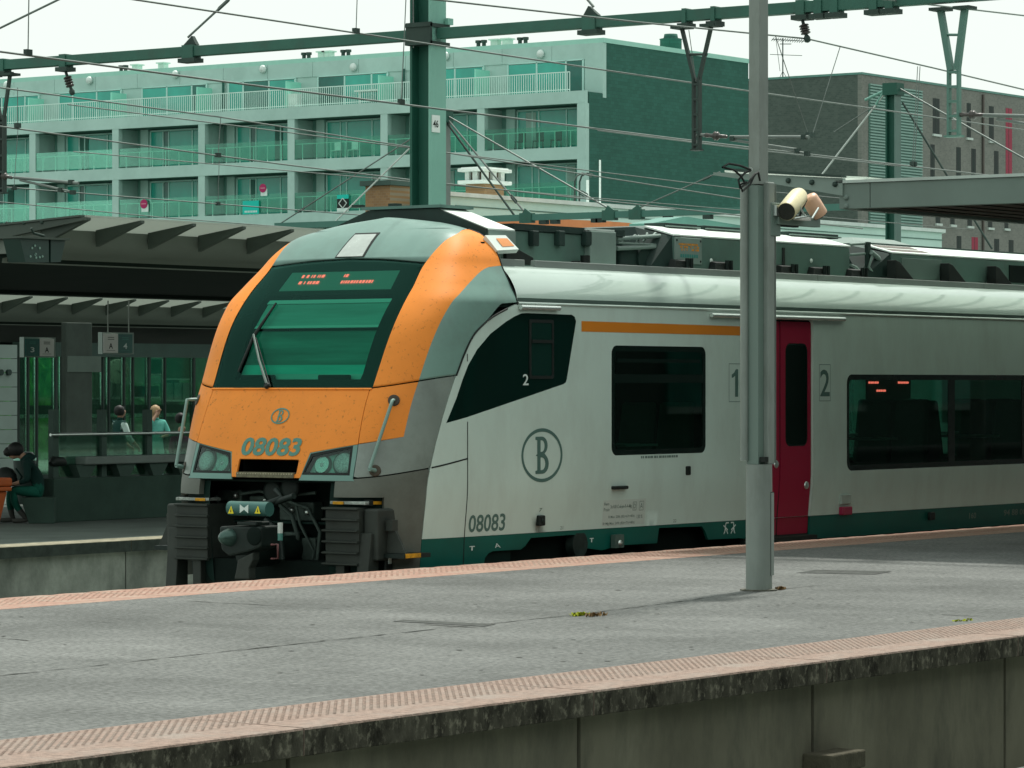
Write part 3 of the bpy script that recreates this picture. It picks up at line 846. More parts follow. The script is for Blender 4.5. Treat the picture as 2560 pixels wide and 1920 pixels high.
gx_ = fr(25.5, 27.0, .1) + fr(27.2, 38, .25) + fr(38.8, 50, .8); gy_ = [.3, .4, .5, .6, .68, .74, .8, 1.1, 1.5, 1.9, 2.2, 2.3]
wall = patch('side_wall', M_WHITE, train, wall_poly, [cabwin, w1, w2], gx=gx_, gy=gy_, step=.12, rim=.03)
# door cut, windows of the far side are plain openings
far_poly = [(26.0, ZSK), (26.0, TOPZ), (TEND, TOPZ), (TEND, ZSK)]
patch('side_wall', M_WHITE, train, far_poly, [rrect(28.6, 30.25, .98, 2.0, .08), rrect(33.3, 43.1, .74, 1.72, .1)], side=-1, gx=gx_, gy=gy_, step=.3, rim=.03)
for r_ in (rrect(28.58, 30.27, .96, 2.02, .08), rrect(33.28, 43.12, .72, 1.74, .1)):
    patch('far_pane', M_TINT, train, r_, side=-1, gx=[29.4, 36, 40], gy=[1.4], step=.3, off=-.01, rim=0)
# panel joints on the cab side
def stripe(path, w, m, name, off=.0015, parent=train):
    vs = []; fs = []
    for i, (u, v) in enumerate(path):
        a = Vector(path[max(0, i - 1)]); b = Vector(path[min(len(path) - 1, i + 1)]); d = (b - a).normalized(); q = Vector((-d.y, d.x)) * w / 2
        vs += [mpt(u + q.x, v + q.y, off), mpt(u - q.x, v - q.y, off)]
        if i: fs.append((2 * i - 2, 2 * i - 1, 2 * i + 1, 2 * i))
    return MB().add(vs, fs).build(name, m, parent)
stripe([(26.14, z) for z in zz(-.10, 1.30, 20)], .012, M_BLACK, 'panel_gap')
stripe([(t, fJ2(t)) for t in zz(25.62, 26.14, 14)], .014, M_BLACK, 'panel_gap')
stripe([(26.14, z) for z in zz(1.86, 1.93, 4)], .012, M_BLACK, 'panel_gap')
# orange cantrail stripe of first class
patch('class_stripe', mat('stripe_orange', (.62, .20, .012), .4, var=.04), train, [(28.02, 2.16), (31.10, 2.155), (31.10, 2.25), (28.02, 2.262)], gx=fr(28.2, 31, .5), gy=[2.2], step=.3, off=.002, rim=0)
# cab window: black glazing with a sliding pane
cw = patch('cab_side_window', M_CABGL, train, cabwin, gx=fr(25.9, 27.8, .12), gy=fr(1.3, 2.3, .12), step=.08, off=-.003, rim=0)
a, b = tz(1323, 947), tz(1384, 800)
fr_ = patch('sliding_frame', M_BLACK, cw, rrect(a[0], b[0], a[1], b[1], .02, 2), [rrect(a[0] + .03, b[0] - .03, a[1] + .03, b[1] - .03, .015, 2)], gx=[27], gy=[2], step=.2, off=.006, rim=.012)
patch('sliding_pane', mat('pane_dark', (0.004, .02, .015), .1, var=.1), cw, rrect(a[0] + .028, b[0] - .028, a[1] + .028, b[1] - .028, .015, 2), gx=[27.1], gy=[2], step=.2, off=.001, rim=0)
MB().box(a[0] + .03, b[0] - .03, 18.93, 18.945, (a[1] + b[1]) / 2 + .06, (a[1] + b[1]) / 2 + .09).build('pane_rail', M_BLACK, cw)
u0 = tz(1307, 963)
text_on(lambda u, v: mpt(u, v, .001), '2', u0[0], u0[1], .095, .105, .01).build('door_number', M_WINK, cw)
# saloon windows: bonded black border, tinted glass
def inset(r, d):
    return rrect(min(p[0] for p in r) + d, max(p[0] for p in r) - d, min(p[1] for p in r) + d, max(p[1] for p in r) - d, max(.02, .085 - d * .6))
win1 = patch('saloon_window', M_FRAME, train, w1, [inset(w1, .055)], gx=[29.4], gy=[1.4], step=.15, off=-.004, rim=.02)
patch('pane', M_TINT, win1, inset(w1, .054), gx=[29.4], gy=[1.4], step=.2, off=-.007, rim=0)
z0 = tz(1640, 957)[1]; z1 = tz(1640, 936)[1]
patch('transom', M_FRAME, win1, [(28.56, z0), (30.29, z0), (30.29, z1), (28.56, z1)], gx=[29.4], gy=[1.7], step=.3, off=-.0025, rim=.012)
patch('hopper_bar', M_FRAME, win1, [(28.66, 1.865), (30.19, 1.865), (30.19, 1.90), (28.66, 1.90)], gx=[29.4], gy=[1.7], step=.3, off=-.003, rim=.012)
win2 = patch('saloon_window', M_FRAME, train, w2, [inset(w2, .06)], gx=fr(34, 43, 1.5), gy=[1.2], step=.3, off=-.004, rim=.02)
patch('pane', M_TINT, win2, inset(w2, .059), gx=fr(34, 43, 1.5), gy=[1.2], step=.3, off=-.007, rim=0)
for t in (35.55, 37.4, 39.4, 41.4):
    patch('mullion', M_FRAME, win2, [(t, .72), (t + .16, .72), (t + .16, 1.73), (t, 1.73)], gx=[t + .08], gy=[1.2], step=.3, off=-.005, rim=.01)
# doors: two leaves set slightly back
for (a0, a1, hs) in ((DL + .012, 31.805, -1), (31.827, DR - .012, 1)):
    lw = rrect(a0 + (.10 if hs > 0 else .07), a1 - (.07 if hs > 0 else .10), .985, 2.085, .09)
    leaf = patch('door_leaf', M_CRIM, train, rrect(a0, a1, .045, 2.315, .02, 2), [lw], gx=[a0 + .3], gy=[.3, .5, .74, 1.2, 2.2], step=.2, off=-.022, rim=.03)
    dw = patch('door_window', M_FRAME, leaf, lw, [inset(lw, .018)], gx=[a0 + .3], gy=[1.5], step=.2, off=-.024, rim=.015)
    patch('pane', M_TINT, dw, inset(lw, .017), gx=[a0 + .3], gy=[1.5], step=.2, off=-.028, rim=0)
    tb = a1 - .085 if hs > 0 else a1 - .075
    zb = .56 if hs > 0 else .80
    mb = MB(); mb.lathe(mpt(tb, zb, -.03), (0, -1, 0), [(0, .042), (.016, .042), (.022, .034), (.022, .02)], 18)
    mb.build('door_button', M_STEEL, leaf)
patch('door_seal', M_BLACK, train, [(31.806, .04), (31.826, .04), (31.826, 2.32), (31.806, 2.32)], gx=[31.816], gy=[.74, 1.5], step=.4, off=-.026, rim=.02)
MB().box(DL - .02, DR + .02, 19.02, 19.06, -.1, 2.36).build('door_backing', M_BLACK, train)
MB().box(DL, DR, 18.90, 19.02, -.02, .03).build('door_step', mat('step_dark', (.03, .035, .03), .7), train)
# white drip rails above doors
for (pa_, pb_) in (((1303, 768), (1400, 773)), ((1780, 788), (2112, 795))):
    p, q_ = on_n(*pa_, 18.92), on_n(*pb_, 18.92)
    MB().cyl((p.x, 18.925, p.z), (q_.x, 18.925, p.z), .022, seg=14).build('drip_rail', mat('rail_aluminium', (.72, .8, .76), .22, .7, var=.05), train)
# teal skirt with cut-outs over the running gear
c3_ = lambda x, y: ct_(x, y, 1120, 1180, 2.836)
zb = -.14
cut = [c3_(285, 660), c3_(292, 610), c3_(315, 578), c3_(345, 562), c3_(545, 550), c3_(575, 525), c3_(612, 468), c3_(905, 446), c3_(998, 446), c3_(1008, 540), c3_(1120, 556), c3_(1250, 520), c3_(1510, 505), c3_(1520, 397), c3_(1825, 386), c3_(1848, 420), c3_(1872, 480), c3_(2090, 470)]
sk = [(fWG(.226), .226), (DL, .226), (DL, cut[-1][1] - .01)] + list(reversed(cut)) + [(cut[0][0], zb), (fWG(zb), zb), (fWG(0), 0), (fWG(.12), .12)]
skirt = patch('skirt', M_TEAL, train, sk, gx=fr(25.6, 31, .25), gy=[-.08, 0, .06, .12, .18], step=.12, rim=.03)
patch('skirt', M_TEAL, train, [(DR, .226), (TEND, .226), (TEND, -.02), (DR, -.02)], gx=fr(33, 50, 1.0), gy=[.1], step=.5, rim=.03)
# running gear seen through the cut-outs
ug = MB(); ug.box(26.4, TEND, TC - 1.20, TC + 1.25, -.40, .22); ug.build('underframe', M_DARK, train)
bog = MB()
for t in (27.3, 29.9):
    bog.cyl((t, TC - .62, -.34), (t, TC - .76, -.34), .42, seg=28)
bog.build('wheel', mat('wheel_steel', (.03, .035, .03), .6, .4, var=.3), train)
mb = MB(); a = c3_(905, 445); b = c3_(1005, 540)
mb.cyl((a[0] + .14, 19.08, a[1] - .1), (a[0] + .14, 18.99, a[1] - .1), .13, seg=18)
mb.box(a[0] + .36, a[0] + 1.9, 19.0, 19.06, -.13, -.06)
mb.build('axle_box', mat('axle_box_iron', (.02, .035, .03), .55, .3, var=.4, scale=12), train)
p = c3_(1205, 505)
jb = MB(); jb.cbox((p[0], 18.955, p[1] + .02), .16, .05, .13); jp = jb.build('jacking_pad', mat('pad_grey', (.06, .1, .085), .5, var=.3), train)
MB().lathe((p[0] + .01, 18.935, p[1]), (0, -1, 0), [(0, .035), (.012, .03), (.02, .01)], 14).build('bolt', M_STEEL, jp)
# marks and lettering on the side
def side_text(body, px0, py0, px1, py1, m, bold=0.0, name='lettering', off=.002, shear=0):
    a = tz(px0, py1); b = tz(px1, py0)
    return text_on(lambda u, v: mpt(u, v, off), body, a[0], a[1], b[0] - a[0], b[1] - a[1], bold, shear).build(name, m, train)
side_text('08083', 1178, 1283, 1269, 1332, M_INK, .018, 'number_lettering')
a = tz(1355, 1138)
emblem('emblem', M_INK, train, lambda u, v: mpt(a[0] + u, a[1] + v, .002), .345, .258, .033, .185, .178)
def class_mark(body, x0, y0, x1, y1, bx0, by0, bx1, by1):
    if body == '1':
        A1, B1 = tz(x0, y1), tz(x1, y0); w1_, h1_ = B1[0] - A1[0], B1[1] - A1[1]
        P1 = [(.52, 0), (1, 0), (1, 1), (.62, 1), (.40, .88), (.0, .80), (.0, .68), (.30, .71), (.52, .76)]
        v_, f_ = cdt(P1, [], [], [], 2.0)
        MB().add([mpt(A1[0] + x * w1_, A1[1] + y_ * h1_, .002) for x, y_ in v_], f_).build('class_number', M_INK, train)
    else: side_text(body, x0, y0, x1, y1, M_INK, .012, 'class_number')
    q0, q1 = tz(bx0, by1), tz(bx1, by0); e = .006
    mb = MB()
    for (u0, v0, u1, v1) in ((q0[0], q0[1], q1[0], q0[1] + e), (q0[0], q1[1] - e, q1[0], q1[1]), (q0[0], q0[1], q0[0] + e, q1[1]), (q1[0] - e, q0[1], q1[0], q1[1])):
        mb.add([mpt(u0, v0, .0015), mpt(u1, v0, .0015), mpt(u1, v1, .0015), mpt(u0, v1, .0015)], [(0, 1, 2, 3)])
    mb.build('class_outline', M_INK, train)
class_mark('1', 1829, 923, 1845, 992, 1822, 909, 1851, 1005)
class_mark('2', 2050, 924, 2074, 991, 2048, 911, 2076, 1003)
M_FINE = mat('fine_print', (.13, .19, .165), .5, var=.1)
q0, q1 = tz(1512, 1316), tz(1618, 1246)
patch('data_plate', mat('plate_pale', (.50, .58, .525), .45, var=.05), train, [q0, (q1[0], q0[1]), q1, (q0[0], q1[1])], gx=[29], gy=[.5], step=.4, off=.001, rim=0)
for body, x0, y0, x1, y1 in (('Rem', 1514, 1256, 1526, 1264), ('Frein', 1514, 1270, 1528, 1279), ('3x R/B C-el-pn-R-A-Mg', 1530, 1260, 1583, 1274), ('R Max: 238t (82t+67t+80t)', 1527, 1286, 1592, 1298), ('130 %', 1598, 1286, 1612, 1296), ('R+Mg Max: 249t (82t+71t+80t)', 1514, 1302, 1593, 1315)):
    side_text(body, x0, y0, x1, y1, M_FINE, .01, 'fine_print', .0025)
for (x0, y0, x1, y1, bd) in ((1586, 1254, 1595, 1276, 'D'), (1602, 1252, 1613, 1276, 'A')):
    side_text(bd, x0 + 2, y0 + 5, x1 - 2, y1 - 5, M_FINE, .0, 'fine_print', .0025)
    q0, q1 = tz(x0, y1), tz(x1, y0); mb = MB(); e = .005
    for (u0_, v0_, u1_, v1_) in ((q0[0], q0[1], q1[0], q0[1] + e), (q0[0], q1[1] - e, q1[0], q1[1]), (q0[0], q0[1], q0[0] + e, q1[1]), (q1[0] - e, q0[1], q1[0], q1[1])):
        mb.add([mpt(u0_, v0_, .0025), mpt(u1_, v0_, .0025), mpt(u1_, v1_, .0025), mpt(u0_, v1_, .0025)], [(0, 1, 2, 3)])
    mb.build('fine_print', M_FINE, train)
mb = MB(); rr = random.Random(4); x = 1602
while x < 1696:
    w = rr.choice([3, 5, 7]); a, b = tz(x, 1146 - (x - 1602) * .03), tz(x + w, 1140 - (x - 1602) * .03)
    mb.add([mpt(a[0], a[1], .002), mpt(b[0], a[1], .002), mpt(b[0], b[1], .002), mpt(a[0], b[1], .002)], [(0, 1, 2, 3)]); x += w + rr.choice([1, 1.5, 3])
mb.build('fine_print', M_FINE, train)['kind'] = 'stuff'
side_text('21', 1408, 1315, 1415, 1324, M_FINE, 0, 'fine_print'); side_text('22', 1690, 1298, 1698, 1306, M_FINE, 0, 'fine_print')
side_text('T', 1183, 1365, 1196, 1377, M_WINK, .03, 'white_mark'); side_text('A', 1247, 1358, 1261, 1370, M_WINK, .0, 'white_mark', shear=-.5)
side_text('T', 1483, 1345, 1493, 1356, M_WINK, .03, 'white_mark')
# white interlinked arrows mark near the door
q = tz(1832, 1320); mb = MB()
for s in (-1, 1):
    for (x0, y0, x1, y1) in ((.02, .055, .075, .055), (.075, .055, .095, -.05), (.035, -.02, .12, .03), (.03, -.06, .06, -.02), (.07, .0, .11, -.06)):
        A_, B_ = Vector((x0 * s, y0)), Vector((x1 * s, y1)); d = (B_ - A_).normalized(); w = Vector((-d.y, d.x)) * .007
        mb.add([mpt(q[0] + k.x, q[1] + k.y, .003) for k in (A_ + w, B_ + w, B_ - w, A_ - w)], [(0, 1, 2, 3)])
mb.build('white_mark', M_WINK, train)
side_text('160', 2431, 1281, 2448, 1297, M_FINE, .02, 'skirt_number', .003); side_text('94 88 00', 2517, 1271, 2572, 1290, mat('faded_print', (.12, .17, .15), .5), .02, 'skirt_number', .003)
# small fittings on the side
def fit(name, m, px0, py0, px1, py1, d=.02, r=None, parent=train):
    a = tz(px0, py1); b = tz(px1, py0)
    return MB().box(a[0], b[0], 18.95 - d, 18.99, a[1], b[1]).build(name, m, parent, bevel=min(.012, (b[1] - a[1]) * .3))
fit('grab_handle', M_BLACK, 1529, 1214, 1564, 1224, .04)
fit('lock_plate', M_BLACK, 1714, 1165, 1726, 1188, .012)
lk = fit('lock_plate', M_BLACK, 1347, 1288, 1362, 1315, .012)
p = tz(1354, 1302); MB().lathe((p[0], 18.936, p[1]), (0, -1, 0), [(0, .02), (.006, .02), (.008, .012)], 12).build('lock', M_IRON, lk)
fit('emergency_box', mat('crimson_box', (.3, .008, .05), .45), 2104, 1266, 2128, 1288, .02)
eb = fit('notice', mat('notice_pale', (.34, .4, .36), .6), 2103, 1235, 2128, 1262, .004)
for k in range(5):
    a = tz(2105, 1240 + 5 * k); b = tz(2126, 1241.5 + 5 * k)
    MB().add([mpt(a[0], b[1], .006), mpt(b[0], b[1], .006), mpt(b[0], a[1], .006), mpt(a[0], a[1], .006)], [(0, 1, 2, 3)]).build('fine_print', M_FINE, eb)
side_text('7', 1351, 1270, 1358, 1280, M_FINE, .02, 'fine_print', shear=.3)
fit('socket', M_BLACK, 2326, 1280, 2337, 1300, .012)
# ---------------------------------------------------------------- roof
prof = [(1.40, 2.400), (1.418, 2.408), (1.420, 2.422), (1.402, 2.432), (1.398, 2.45), (1.392, 2.49), (1.378, 2.54), (1.356, 2.59), (1.326, 2.64), (1.288, 2.69), (1.244, 2.735), (1.195, 2.768), (1.14, 2.785), (.6, 2.80), (0, 2.805)]
for side in (1, -1):
    ts = [TSEAM + .012, 27.5, 30, 33, 36, 40, 45, TEND]
    vs = [W((t, c, z), side) for t in ts for c, z in prof]; n = len(prof)
    fs = [(i * n + j, (i + 1) * n + j, (i + 1) * n + j + 1, i * n + j + 1) for i in range(len(ts) - 1) for j in range(n - 1)]
    if side < 0: fs = [tuple(reversed(f)) for f in fs]
    MB().add(vs, fs, True).build('roof', M_ROOF, train)
    MB().box(TSEAM + .02, TEND, TC - side * 1.385, TC - side * 1.4075, 2.433, 2.468).build('gutter', mat('gutter_dark', (.075, .115, .098), .5, var=.1), train)  # dark tone paints in the shaded groove along the roof's lower edge
    for (ta, tb) in ((27.02, 27.42), (27.60, 33.0), (33.006, 36.9), (36.906, 41), (41.006, 49.5)):
        y = TC - side * 1.13
        MB().box(ta, tb, y - .03, y + .03, 2.775, 2.845).build('roof_rail', M_RAILGREY, train, bevel=.006)
MB().box(TSEAM - .15, TSEAM - .1, TC - 1.1, TC + 1.1, 2.3, 3.0).build('bulkhead', M_SHELL, train)
MB().box(TEND - .05, TEND, TC - 1.4, TC + 1.4, -.3, 2.8).build('rear_wall', M_SHELL, train)
# ---------------------------------------------------------------- interior
M_SEAT = mat('seat_dark_cloth', (.03, .10, .08), .8, var=.2)
M_FLOOR = mat('saloon_floor', (.05, .07, .06), .7, var=.2)
M_CEIL = mat('saloon_lining', (.10, .2, .165), .6, var=.05)
MB().box(27.2, TEND - .1, TC - 1.32, TC + 1.32, .235, .25).build('floor', M_FLOOR, train)
MB().box(27.2, TEND - .1, TC - 1.30, TC + 1.30, 2.37, 2.39).build('ceiling_lining', M_CEIL, train)
MB().box(28.1, 28.16, TC - 1.35, TC + 1.35, .25, 2.37).build('partition', M_SHELL, train)
MB().box(30.9, 30.94, TC - 1.35, TC + .1, .25, 2.37).build('partition', M_SHELL, train)
MB().box(32.7, 32.74, TC - 1.35, TC + .1, .25, 2.37).build('partition', M_SHELL, train)
def seat(t, y, face):
    s = thing('seat', None, None, (t, y, .25)); s.parent = train; s.location = Vector((t, y, .25)) - ORG[train.name]; ORG[s.name] = Vector((t, y, .25))
    MB().box(t - .24, t + .24, y - .23, y + .23, .62, .74).build('cushion', M_SEAT, s, bevel=.03)
    b = t - face * .24
    MB().hexa([(b - .05, y - .23, .70), (b + .05, y - .23, .70), (b + .05, y + .23, .70), (b - .05, y + .23, .70)],
              [(b - .05 - face * .1, y - .2, 1.46), (b + .03 - face * .1, y - .2, 1.46), (b + .03 - face * .1, y + .2, 1.46), (b - .05 - face * .1, y + .2, 1.46)]).build('backrest', M_SEAT, s, bevel=.03)
    MB().box(t - .12, t + .12, y - .1, y + .1, .25, .62).build('pedestal', M_SHELL, s)
for t, fc in ((28.65, 1), (30.15, -1), (33.6, 1), (35.2, -1), (36.1, 1), (37.7, -1), (38.6, 1), (40.2, -1)):
    for y in (TC - .95, TC - .48, TC + .5, TC + .97): seat(t, y, fc)
for t in (29.4, 34.4, 36.9, 39.4):
    for s in (-1, 1):
        MB().box(t - .3, t + .3, TC + s * .72 - .5, TC + s * .72 + .5, 1.02, 1.045).build('table', mat('table_grey', (.2, .28, .25), .35, var=.1), train, bevel=.008)
for s in (-1, 1):
    MB().cyl((33, TC + s * 1.1, 1.98), (43, TC + s * 1.1, 1.98), .018, seg=8).build('rack_rail', M_STEEL, train)
# destination displays: red diode text behind the glass
M_LED = mat('red_led', (.2, .01, .01), .5, emit=(1.0, .10, .08), es=3.0, var=0)
M_LEDB = mat('display_board', (.10, .16, .14), .6, var=.05)
dboard = patch('destination_display', mat('display_panel', (.30, .40, .36), .5, var=.05), train, [(-.62, 2.545), (.72, 2.545), (.69, 2.725), (-.60, 2.725)], fun=S_cz, step=.1, off=-.013, rim=.01)
led = MB(); rl = random.Random(5)
def ledrow(c0, c1, z, k=1.5):
    c = c0
    while c < c1:
        w = rl.choice([.012, .02, .028, .035]); 
        led.add([mpc(c, z, -.0075), mpc(min(c + w, c1), z, -.0075), mpc(min(c + w, c1), z + .018 * k, -.0075), mpc(c, z + .018 * k, -.0075)], [(0, 1, 2, 3)])
        c += w + rl.choice([.01, .014, .03])
ledrow(-.44, -.16, 2.668); ledrow(-.43, -.18, 2.606); ledrow(.07, .12, 2.668); ledrow(.08, .46, 2.606)
led.build('led_text', M_LED, dboard)
board = MB(); board.box(33.72, 34.72, 18.99, 19.01, 1.48, 1.70)
bd = board.build('side_display', M_LEDB, train)
led = MB()
for (t0, t1, z) in ((33.75, 33.97, 1.655), (34.42, 34.66, 1.655), (33.93, 34.14, 1.565)):
    t = t0
    while t < t1:
        w = rl.choice([.018, .03, .04]); led.box(t, min(t + w, t1), 18.984, 18.989, z, z + .022); t += w + .014
led.build('led_text', M_LED, bd)
# ---------------------------------------------------------------- roof equipment
M_EQ = mat('equipment_grey_green', (.085, .16, .132), .5, var=.12, scale=1.6, dirt=(.08, .11, .095), dirt_amt=.6, dirt_scale=2.2)
M_EQP = mat('equipment_pale_top', (.70, .78, .73), .4, var=.06, scale=1.5)
M_EQD = mat('equipment_dark', (.014, .034, .028), .6, var=.25, scale=4)
M_EQL = mat('equipment_light_grey', (.19, .26, .23), .5, var=.1, scale=3)
def wn(px, py, n): return on_n(px, py, n)
# fairing behind the cab dome: dark front, chamfered pale flanks
t0 = 27.0; t1 = on_n(1285, 600, TC - 1.0).x
A = on_t(1093, 521, t0); Bp = on_t(1185, 572, t0)
zt, zc = A.z, Bp.z
ca, cb = TC - A.y, TC - Bp.y
fa = thing('roof_fairing', None, None, (t0, TC, 2.8)); fa.parent = train; fa.location = Vector((t0, TC, 2.8)) - ORG[train.name]; ORG[fa.name] = Vector((t0, TC, 2.8))
cb = 1.0
MB().extrude([(t0, TC - cb, 2.8), (t0, TC - cb, zc), (t0, TC - ca, zt), (t0, TC + ca, zt), (t0, TC + cb, zc), (t0, TC + cb, 2.8)], (t1 - t0, 0, 0)).build('casing', M_EQD, fa)
for s in (-1, 1):
    MB().extrude([(t0 + .03, TC - s * (cb + .004), zc - .01), (t0 + .03, TC - s * (cb + .004), zc + .004), (t0 + .03, TC - s * (ca - .01), zt + .006), (t0 + .03, TC - s * (ca - .01), zt - .01)], (t1 - t0 - .02, 0, 0)).build('flank_panel', M_EQP, fa)
    MB().box(t0 + .03, t1 + .01, TC - s * (cb + .012), TC - s * (cb - .01), 2.84, zc - .012).build('side_panel', M_EQL, fa)
MB().box(t0 - .03, t1 + .05, TC - ca - .06, TC + ca + .06, zt + .008, zt + .036).build('top_plate', mat('plate_teal', (.10, .19, .165), .5, var=.1), fa)
for y in (TC + .55, TC + .1): MB().box(t0 - .03, t0 + .06, y - .05, y + .05, zt + .036, zt + .062).build('clip', M_EQD, fa)
# tilted antenna cover on the near flank, black gusset behind
n = TC - 1.08
P4 = [wn(1213, 588, n), wn(1264, 588, n), wn(1297, 623, n - .10), wn(1243, 626, n - .10)]
mb = MB(); mb.extrude([P4[0], P4[1], P4[2], P4[3]], (0, .03, -.035)); ac = mb.build('antenna_cover', M_EQP, train)
c = sum(P4, Vector()) / 4
o2 = [c + (p - c) * .55 + Vector((.05, -.004, .004)) for p in P4]
MB().add(o2, [(0, 1, 2, 3)]).build('cover_label', mat('label_orange', (.8, .33, .12), .5, var=.2), ac)
MB().extrude([wn(1225, 612, TC - 1.0), wn(1270, 612, TC - 1.0), wn(1270, 655, TC - 1.0), wn(1250, 655, TC - 1.0)], (0, .3, 0)).build('cover_mount', M_BLACK, train)
MB().extrude([wn(1266, 606, TC - 1.05), wn(1334, 644, TC - 1.05), wn(1334, 663, TC - 1.05), wn(1266, 657, TC - 1.05)], (0, .05, 0)).build('gusset', M_BLACK, train, bevel=.006)
# equipment well: grey-green wall with brackets, dark canopy strip
n = TC - .88
a, b = wn(1285, 664, n), wn(1476, 575, n)
wl = MB().box(a.x, b.x, n, n + .9, 2.79, wn(1400, 583, n).z); well = wl.build('equipment_well', M_EQ, train, bevel=.01)
MB().box(a.x - .02, b.x + .6, n - .02, n + 1.5, wn(1400, 583, n).z + .004, wn(1400, 566, n).z).build('well_lid', M_EQD, train)
for x in (1327, 1392, 1459):
    p = wn(x, 590, n); MB().box(p.x - .05, p.x + .05, n - .07, n + .0, p.z - .10, p.z + .05).build('bracket', M_EQD, well, bevel=.01)
for x, hh in ((1440, .05), (1463, .11)):
    p = wn(x, 660, n - .1); MB().cyl((p.x, n - .1, 2.80), (p.x, n - .1, 2.82 + hh), .05, seg=12).build('valve', M_BLACK, well)
n2 = TC - .95
a, b = wn(1476, 664, n2), wn(1541, 580, n2)
MB().box(a.x, b.x, n2, n2 + .9, 2.79, b.z).build('cabinet', M_EQL, train, bevel=.012)
MB().box(a.x - .03, b.x - .02, n2 + .01, n2 + .8, b.z + .003, b.z + .02).build('cabinet_lid', M_EQP, train)
# pipework bay
n3 = TC - .86
for (x0, y0, x1, y1, r) in ((1542, 597, 1650, 590, .022), (1542, 621, 1648, 617, .022), (1545, 607, 1640, 612, .012)):
    p, q = wn(x0, y0, n3), wn(x1, y1, n3); MB().cyl(p, q, r, seg=10).build('pipe', M_EQL, train)
p = wn(1600, 650, n3 + .1); MB().cyl((p.x, n3 + .02, 2.93), (p.x, n3 + .4, 2.93), .15, seg=20).build('air_tank', M_EQD, train)
p = wn(1565, 650, n3 + .1); MB().box(p.x - .18, p.x + .18, n3 + .05, n3 + .5, 2.79, 3.06).build('junction_box', M_EQD, train, bevel=.02)
p = wn(1650, 640, n3); MB().hexa([(p.x - .05, n3 - .05, 2.79), (p.x + .06, n3 - .05, 2.79), (p.x + .06, n3 + .0, 2.79), (p.x - .05, n3 + .0, 2.79)], [(p.x - .05, n3 - .05, 3.12), (p.x, n3 - .05, 3.12), (p.x, n3, 3.12), (p.x - .05, n3, 3.12)]).build('bay_frame', M_EQ, train)
rp = random.Random(9)
for i in range(5):
    x = 1555 + 18 * i; p = wn(x, 600 + rp.randint(-6, 10), n3 + .05); q = p + Vector((rp.uniform(-.1, .2), 0, rp.uniform(.03, .12)))
    MB().tube([p, p.lerp(q, .5) + Vector((0, -.02, .03)), q], .014, 6).build('hose', M_EQL, train)
MB().box(wn(1545, 640, n3).x, wn(1640, 640, n3).x, TC - .5, TC + .6, 2.8, 3.1).build('bay_core', M_EQD, train)
# long air conditioning unit with sloping pale top
def ac_unit(px0, px1, ytop0, ybot, n, chamfer_px, name):
    a = wn(px0, ytop0, n); t0_ = a.x; t1_ = wn(px1, ytop0, n).x; z1_ = a.z; zt_ = z1_ + .10
    u = thing(name, None, None, (t0_, TC, 2.8)); u.parent = train; u.location = Vector((t0_, TC, 2.8)) - ORG[train.name]; ORG[u.name] = Vector((t0_, TC, 2.8))
    c = TC - n
    MB().box(t0_, t1_, TC - c, TC + c, 2.83, z1_).build('casing', M_EQ, u, bevel=.008)
    for s in (-1, 1):
        MB().extrude([(t0_ - .01, TC - s * (c + .006), z1_ + .003), (t0_ - .01, TC - s * (c + .006), z1_ + .018), (t0_ - .01, TC - s * (c - .36), zt_ + .018), (t0_ - .01, TC - s * (c - .36), zt_)], (t1_ - t0_ + .02, 0, 0)).build('roof_panel', M_EQP, u)
    MB().box(t0_, t1_, TC - c + .36, TC + c - .36, z1_, zt_ + .016).build('roof_panel', M_EQP, u)
    return u, t0_, t1_, z1_, zt_, c
u, t0_, t1_, z1_, zt_, c = ac_unit(1684, 2124, 590, 685, TC - 1.0, 0, 'air_conditioner')
# front end slopes up to a dark wedge
MB().hexa([(t0_ - .32, TC - .9, 2.83), (t0_ - .005, TC - 1.0, 2.83), (t0_ - .005, TC + 1.0, 2.83), (t0_ - .32, TC + .9, 2.83)],
          [(t0_ - .12, TC - .6, zt_), (t0_ - .005, TC - .98, z1_), (t0_ - .005, TC + .98, z1_), (t0_ - .12, TC + .6, zt_)]).build('front_wedge', M_EQD, u)
y = TC - 1.0
a, b = wn(1685, 658, y), wn(1752, 592, y)
hp = MB().box(a.x, b.x, y - .015, y, a.z, b.z - .02).build('access_hatch', M_EQL, u, bevel=.006)
a2, b2 = wn(1694, 626, y), wn(1745, 609, y)
lab = MB(); rr = random.Random(2)
for i in range(16):
    tt = a2.x + (b2.x - a2.x) * i / 16
    for k in range(3):
        if rr.random() < .75: lab.box(tt, tt + (b2.x - a2.x) / 16 * rr.uniform(.5, .95), y - .0175, y - .0155, a2.z + (b2.z - a2.z) * k / 3, a2.z + (b2.z - a2.z) * (k + .75) / 3)
lab.build('warning_label', mat('label_amber', (.62, .26, .03), .6, var=.3, scale=40), hp)
lab = MB()
for i in range(8):
    tt = a2.x + .03 + (b2.x - a2.x) * i / 9
    lab.box(tt, tt + .03, y - .0175, y - .0155, a2.z - .07, a2.z - .035)
lab.build('warning_label', mat('label_teal', (.03, .22, .19), .6, var=.3), hp)
for (dx, dz) in ((.03, .03), (.03, -.05), (-.03, .03), (-.03, -.05)):
    px_ = (a.x if dx > 0 else b.x) + dx; pz_ = (a.z if dz > 0 else b.z) + dz
    MB().cyl((px_, y - .02, pz_), (px_, y - .012, pz_), .012, seg=8).build('bolt', M_BLACK, hp)
a = wn(1955, 610, y); MB().box(a.x, a.x + .05, y - .01, y, 2.93, z1_ - .05).build('hinge', M_BLACK, u)
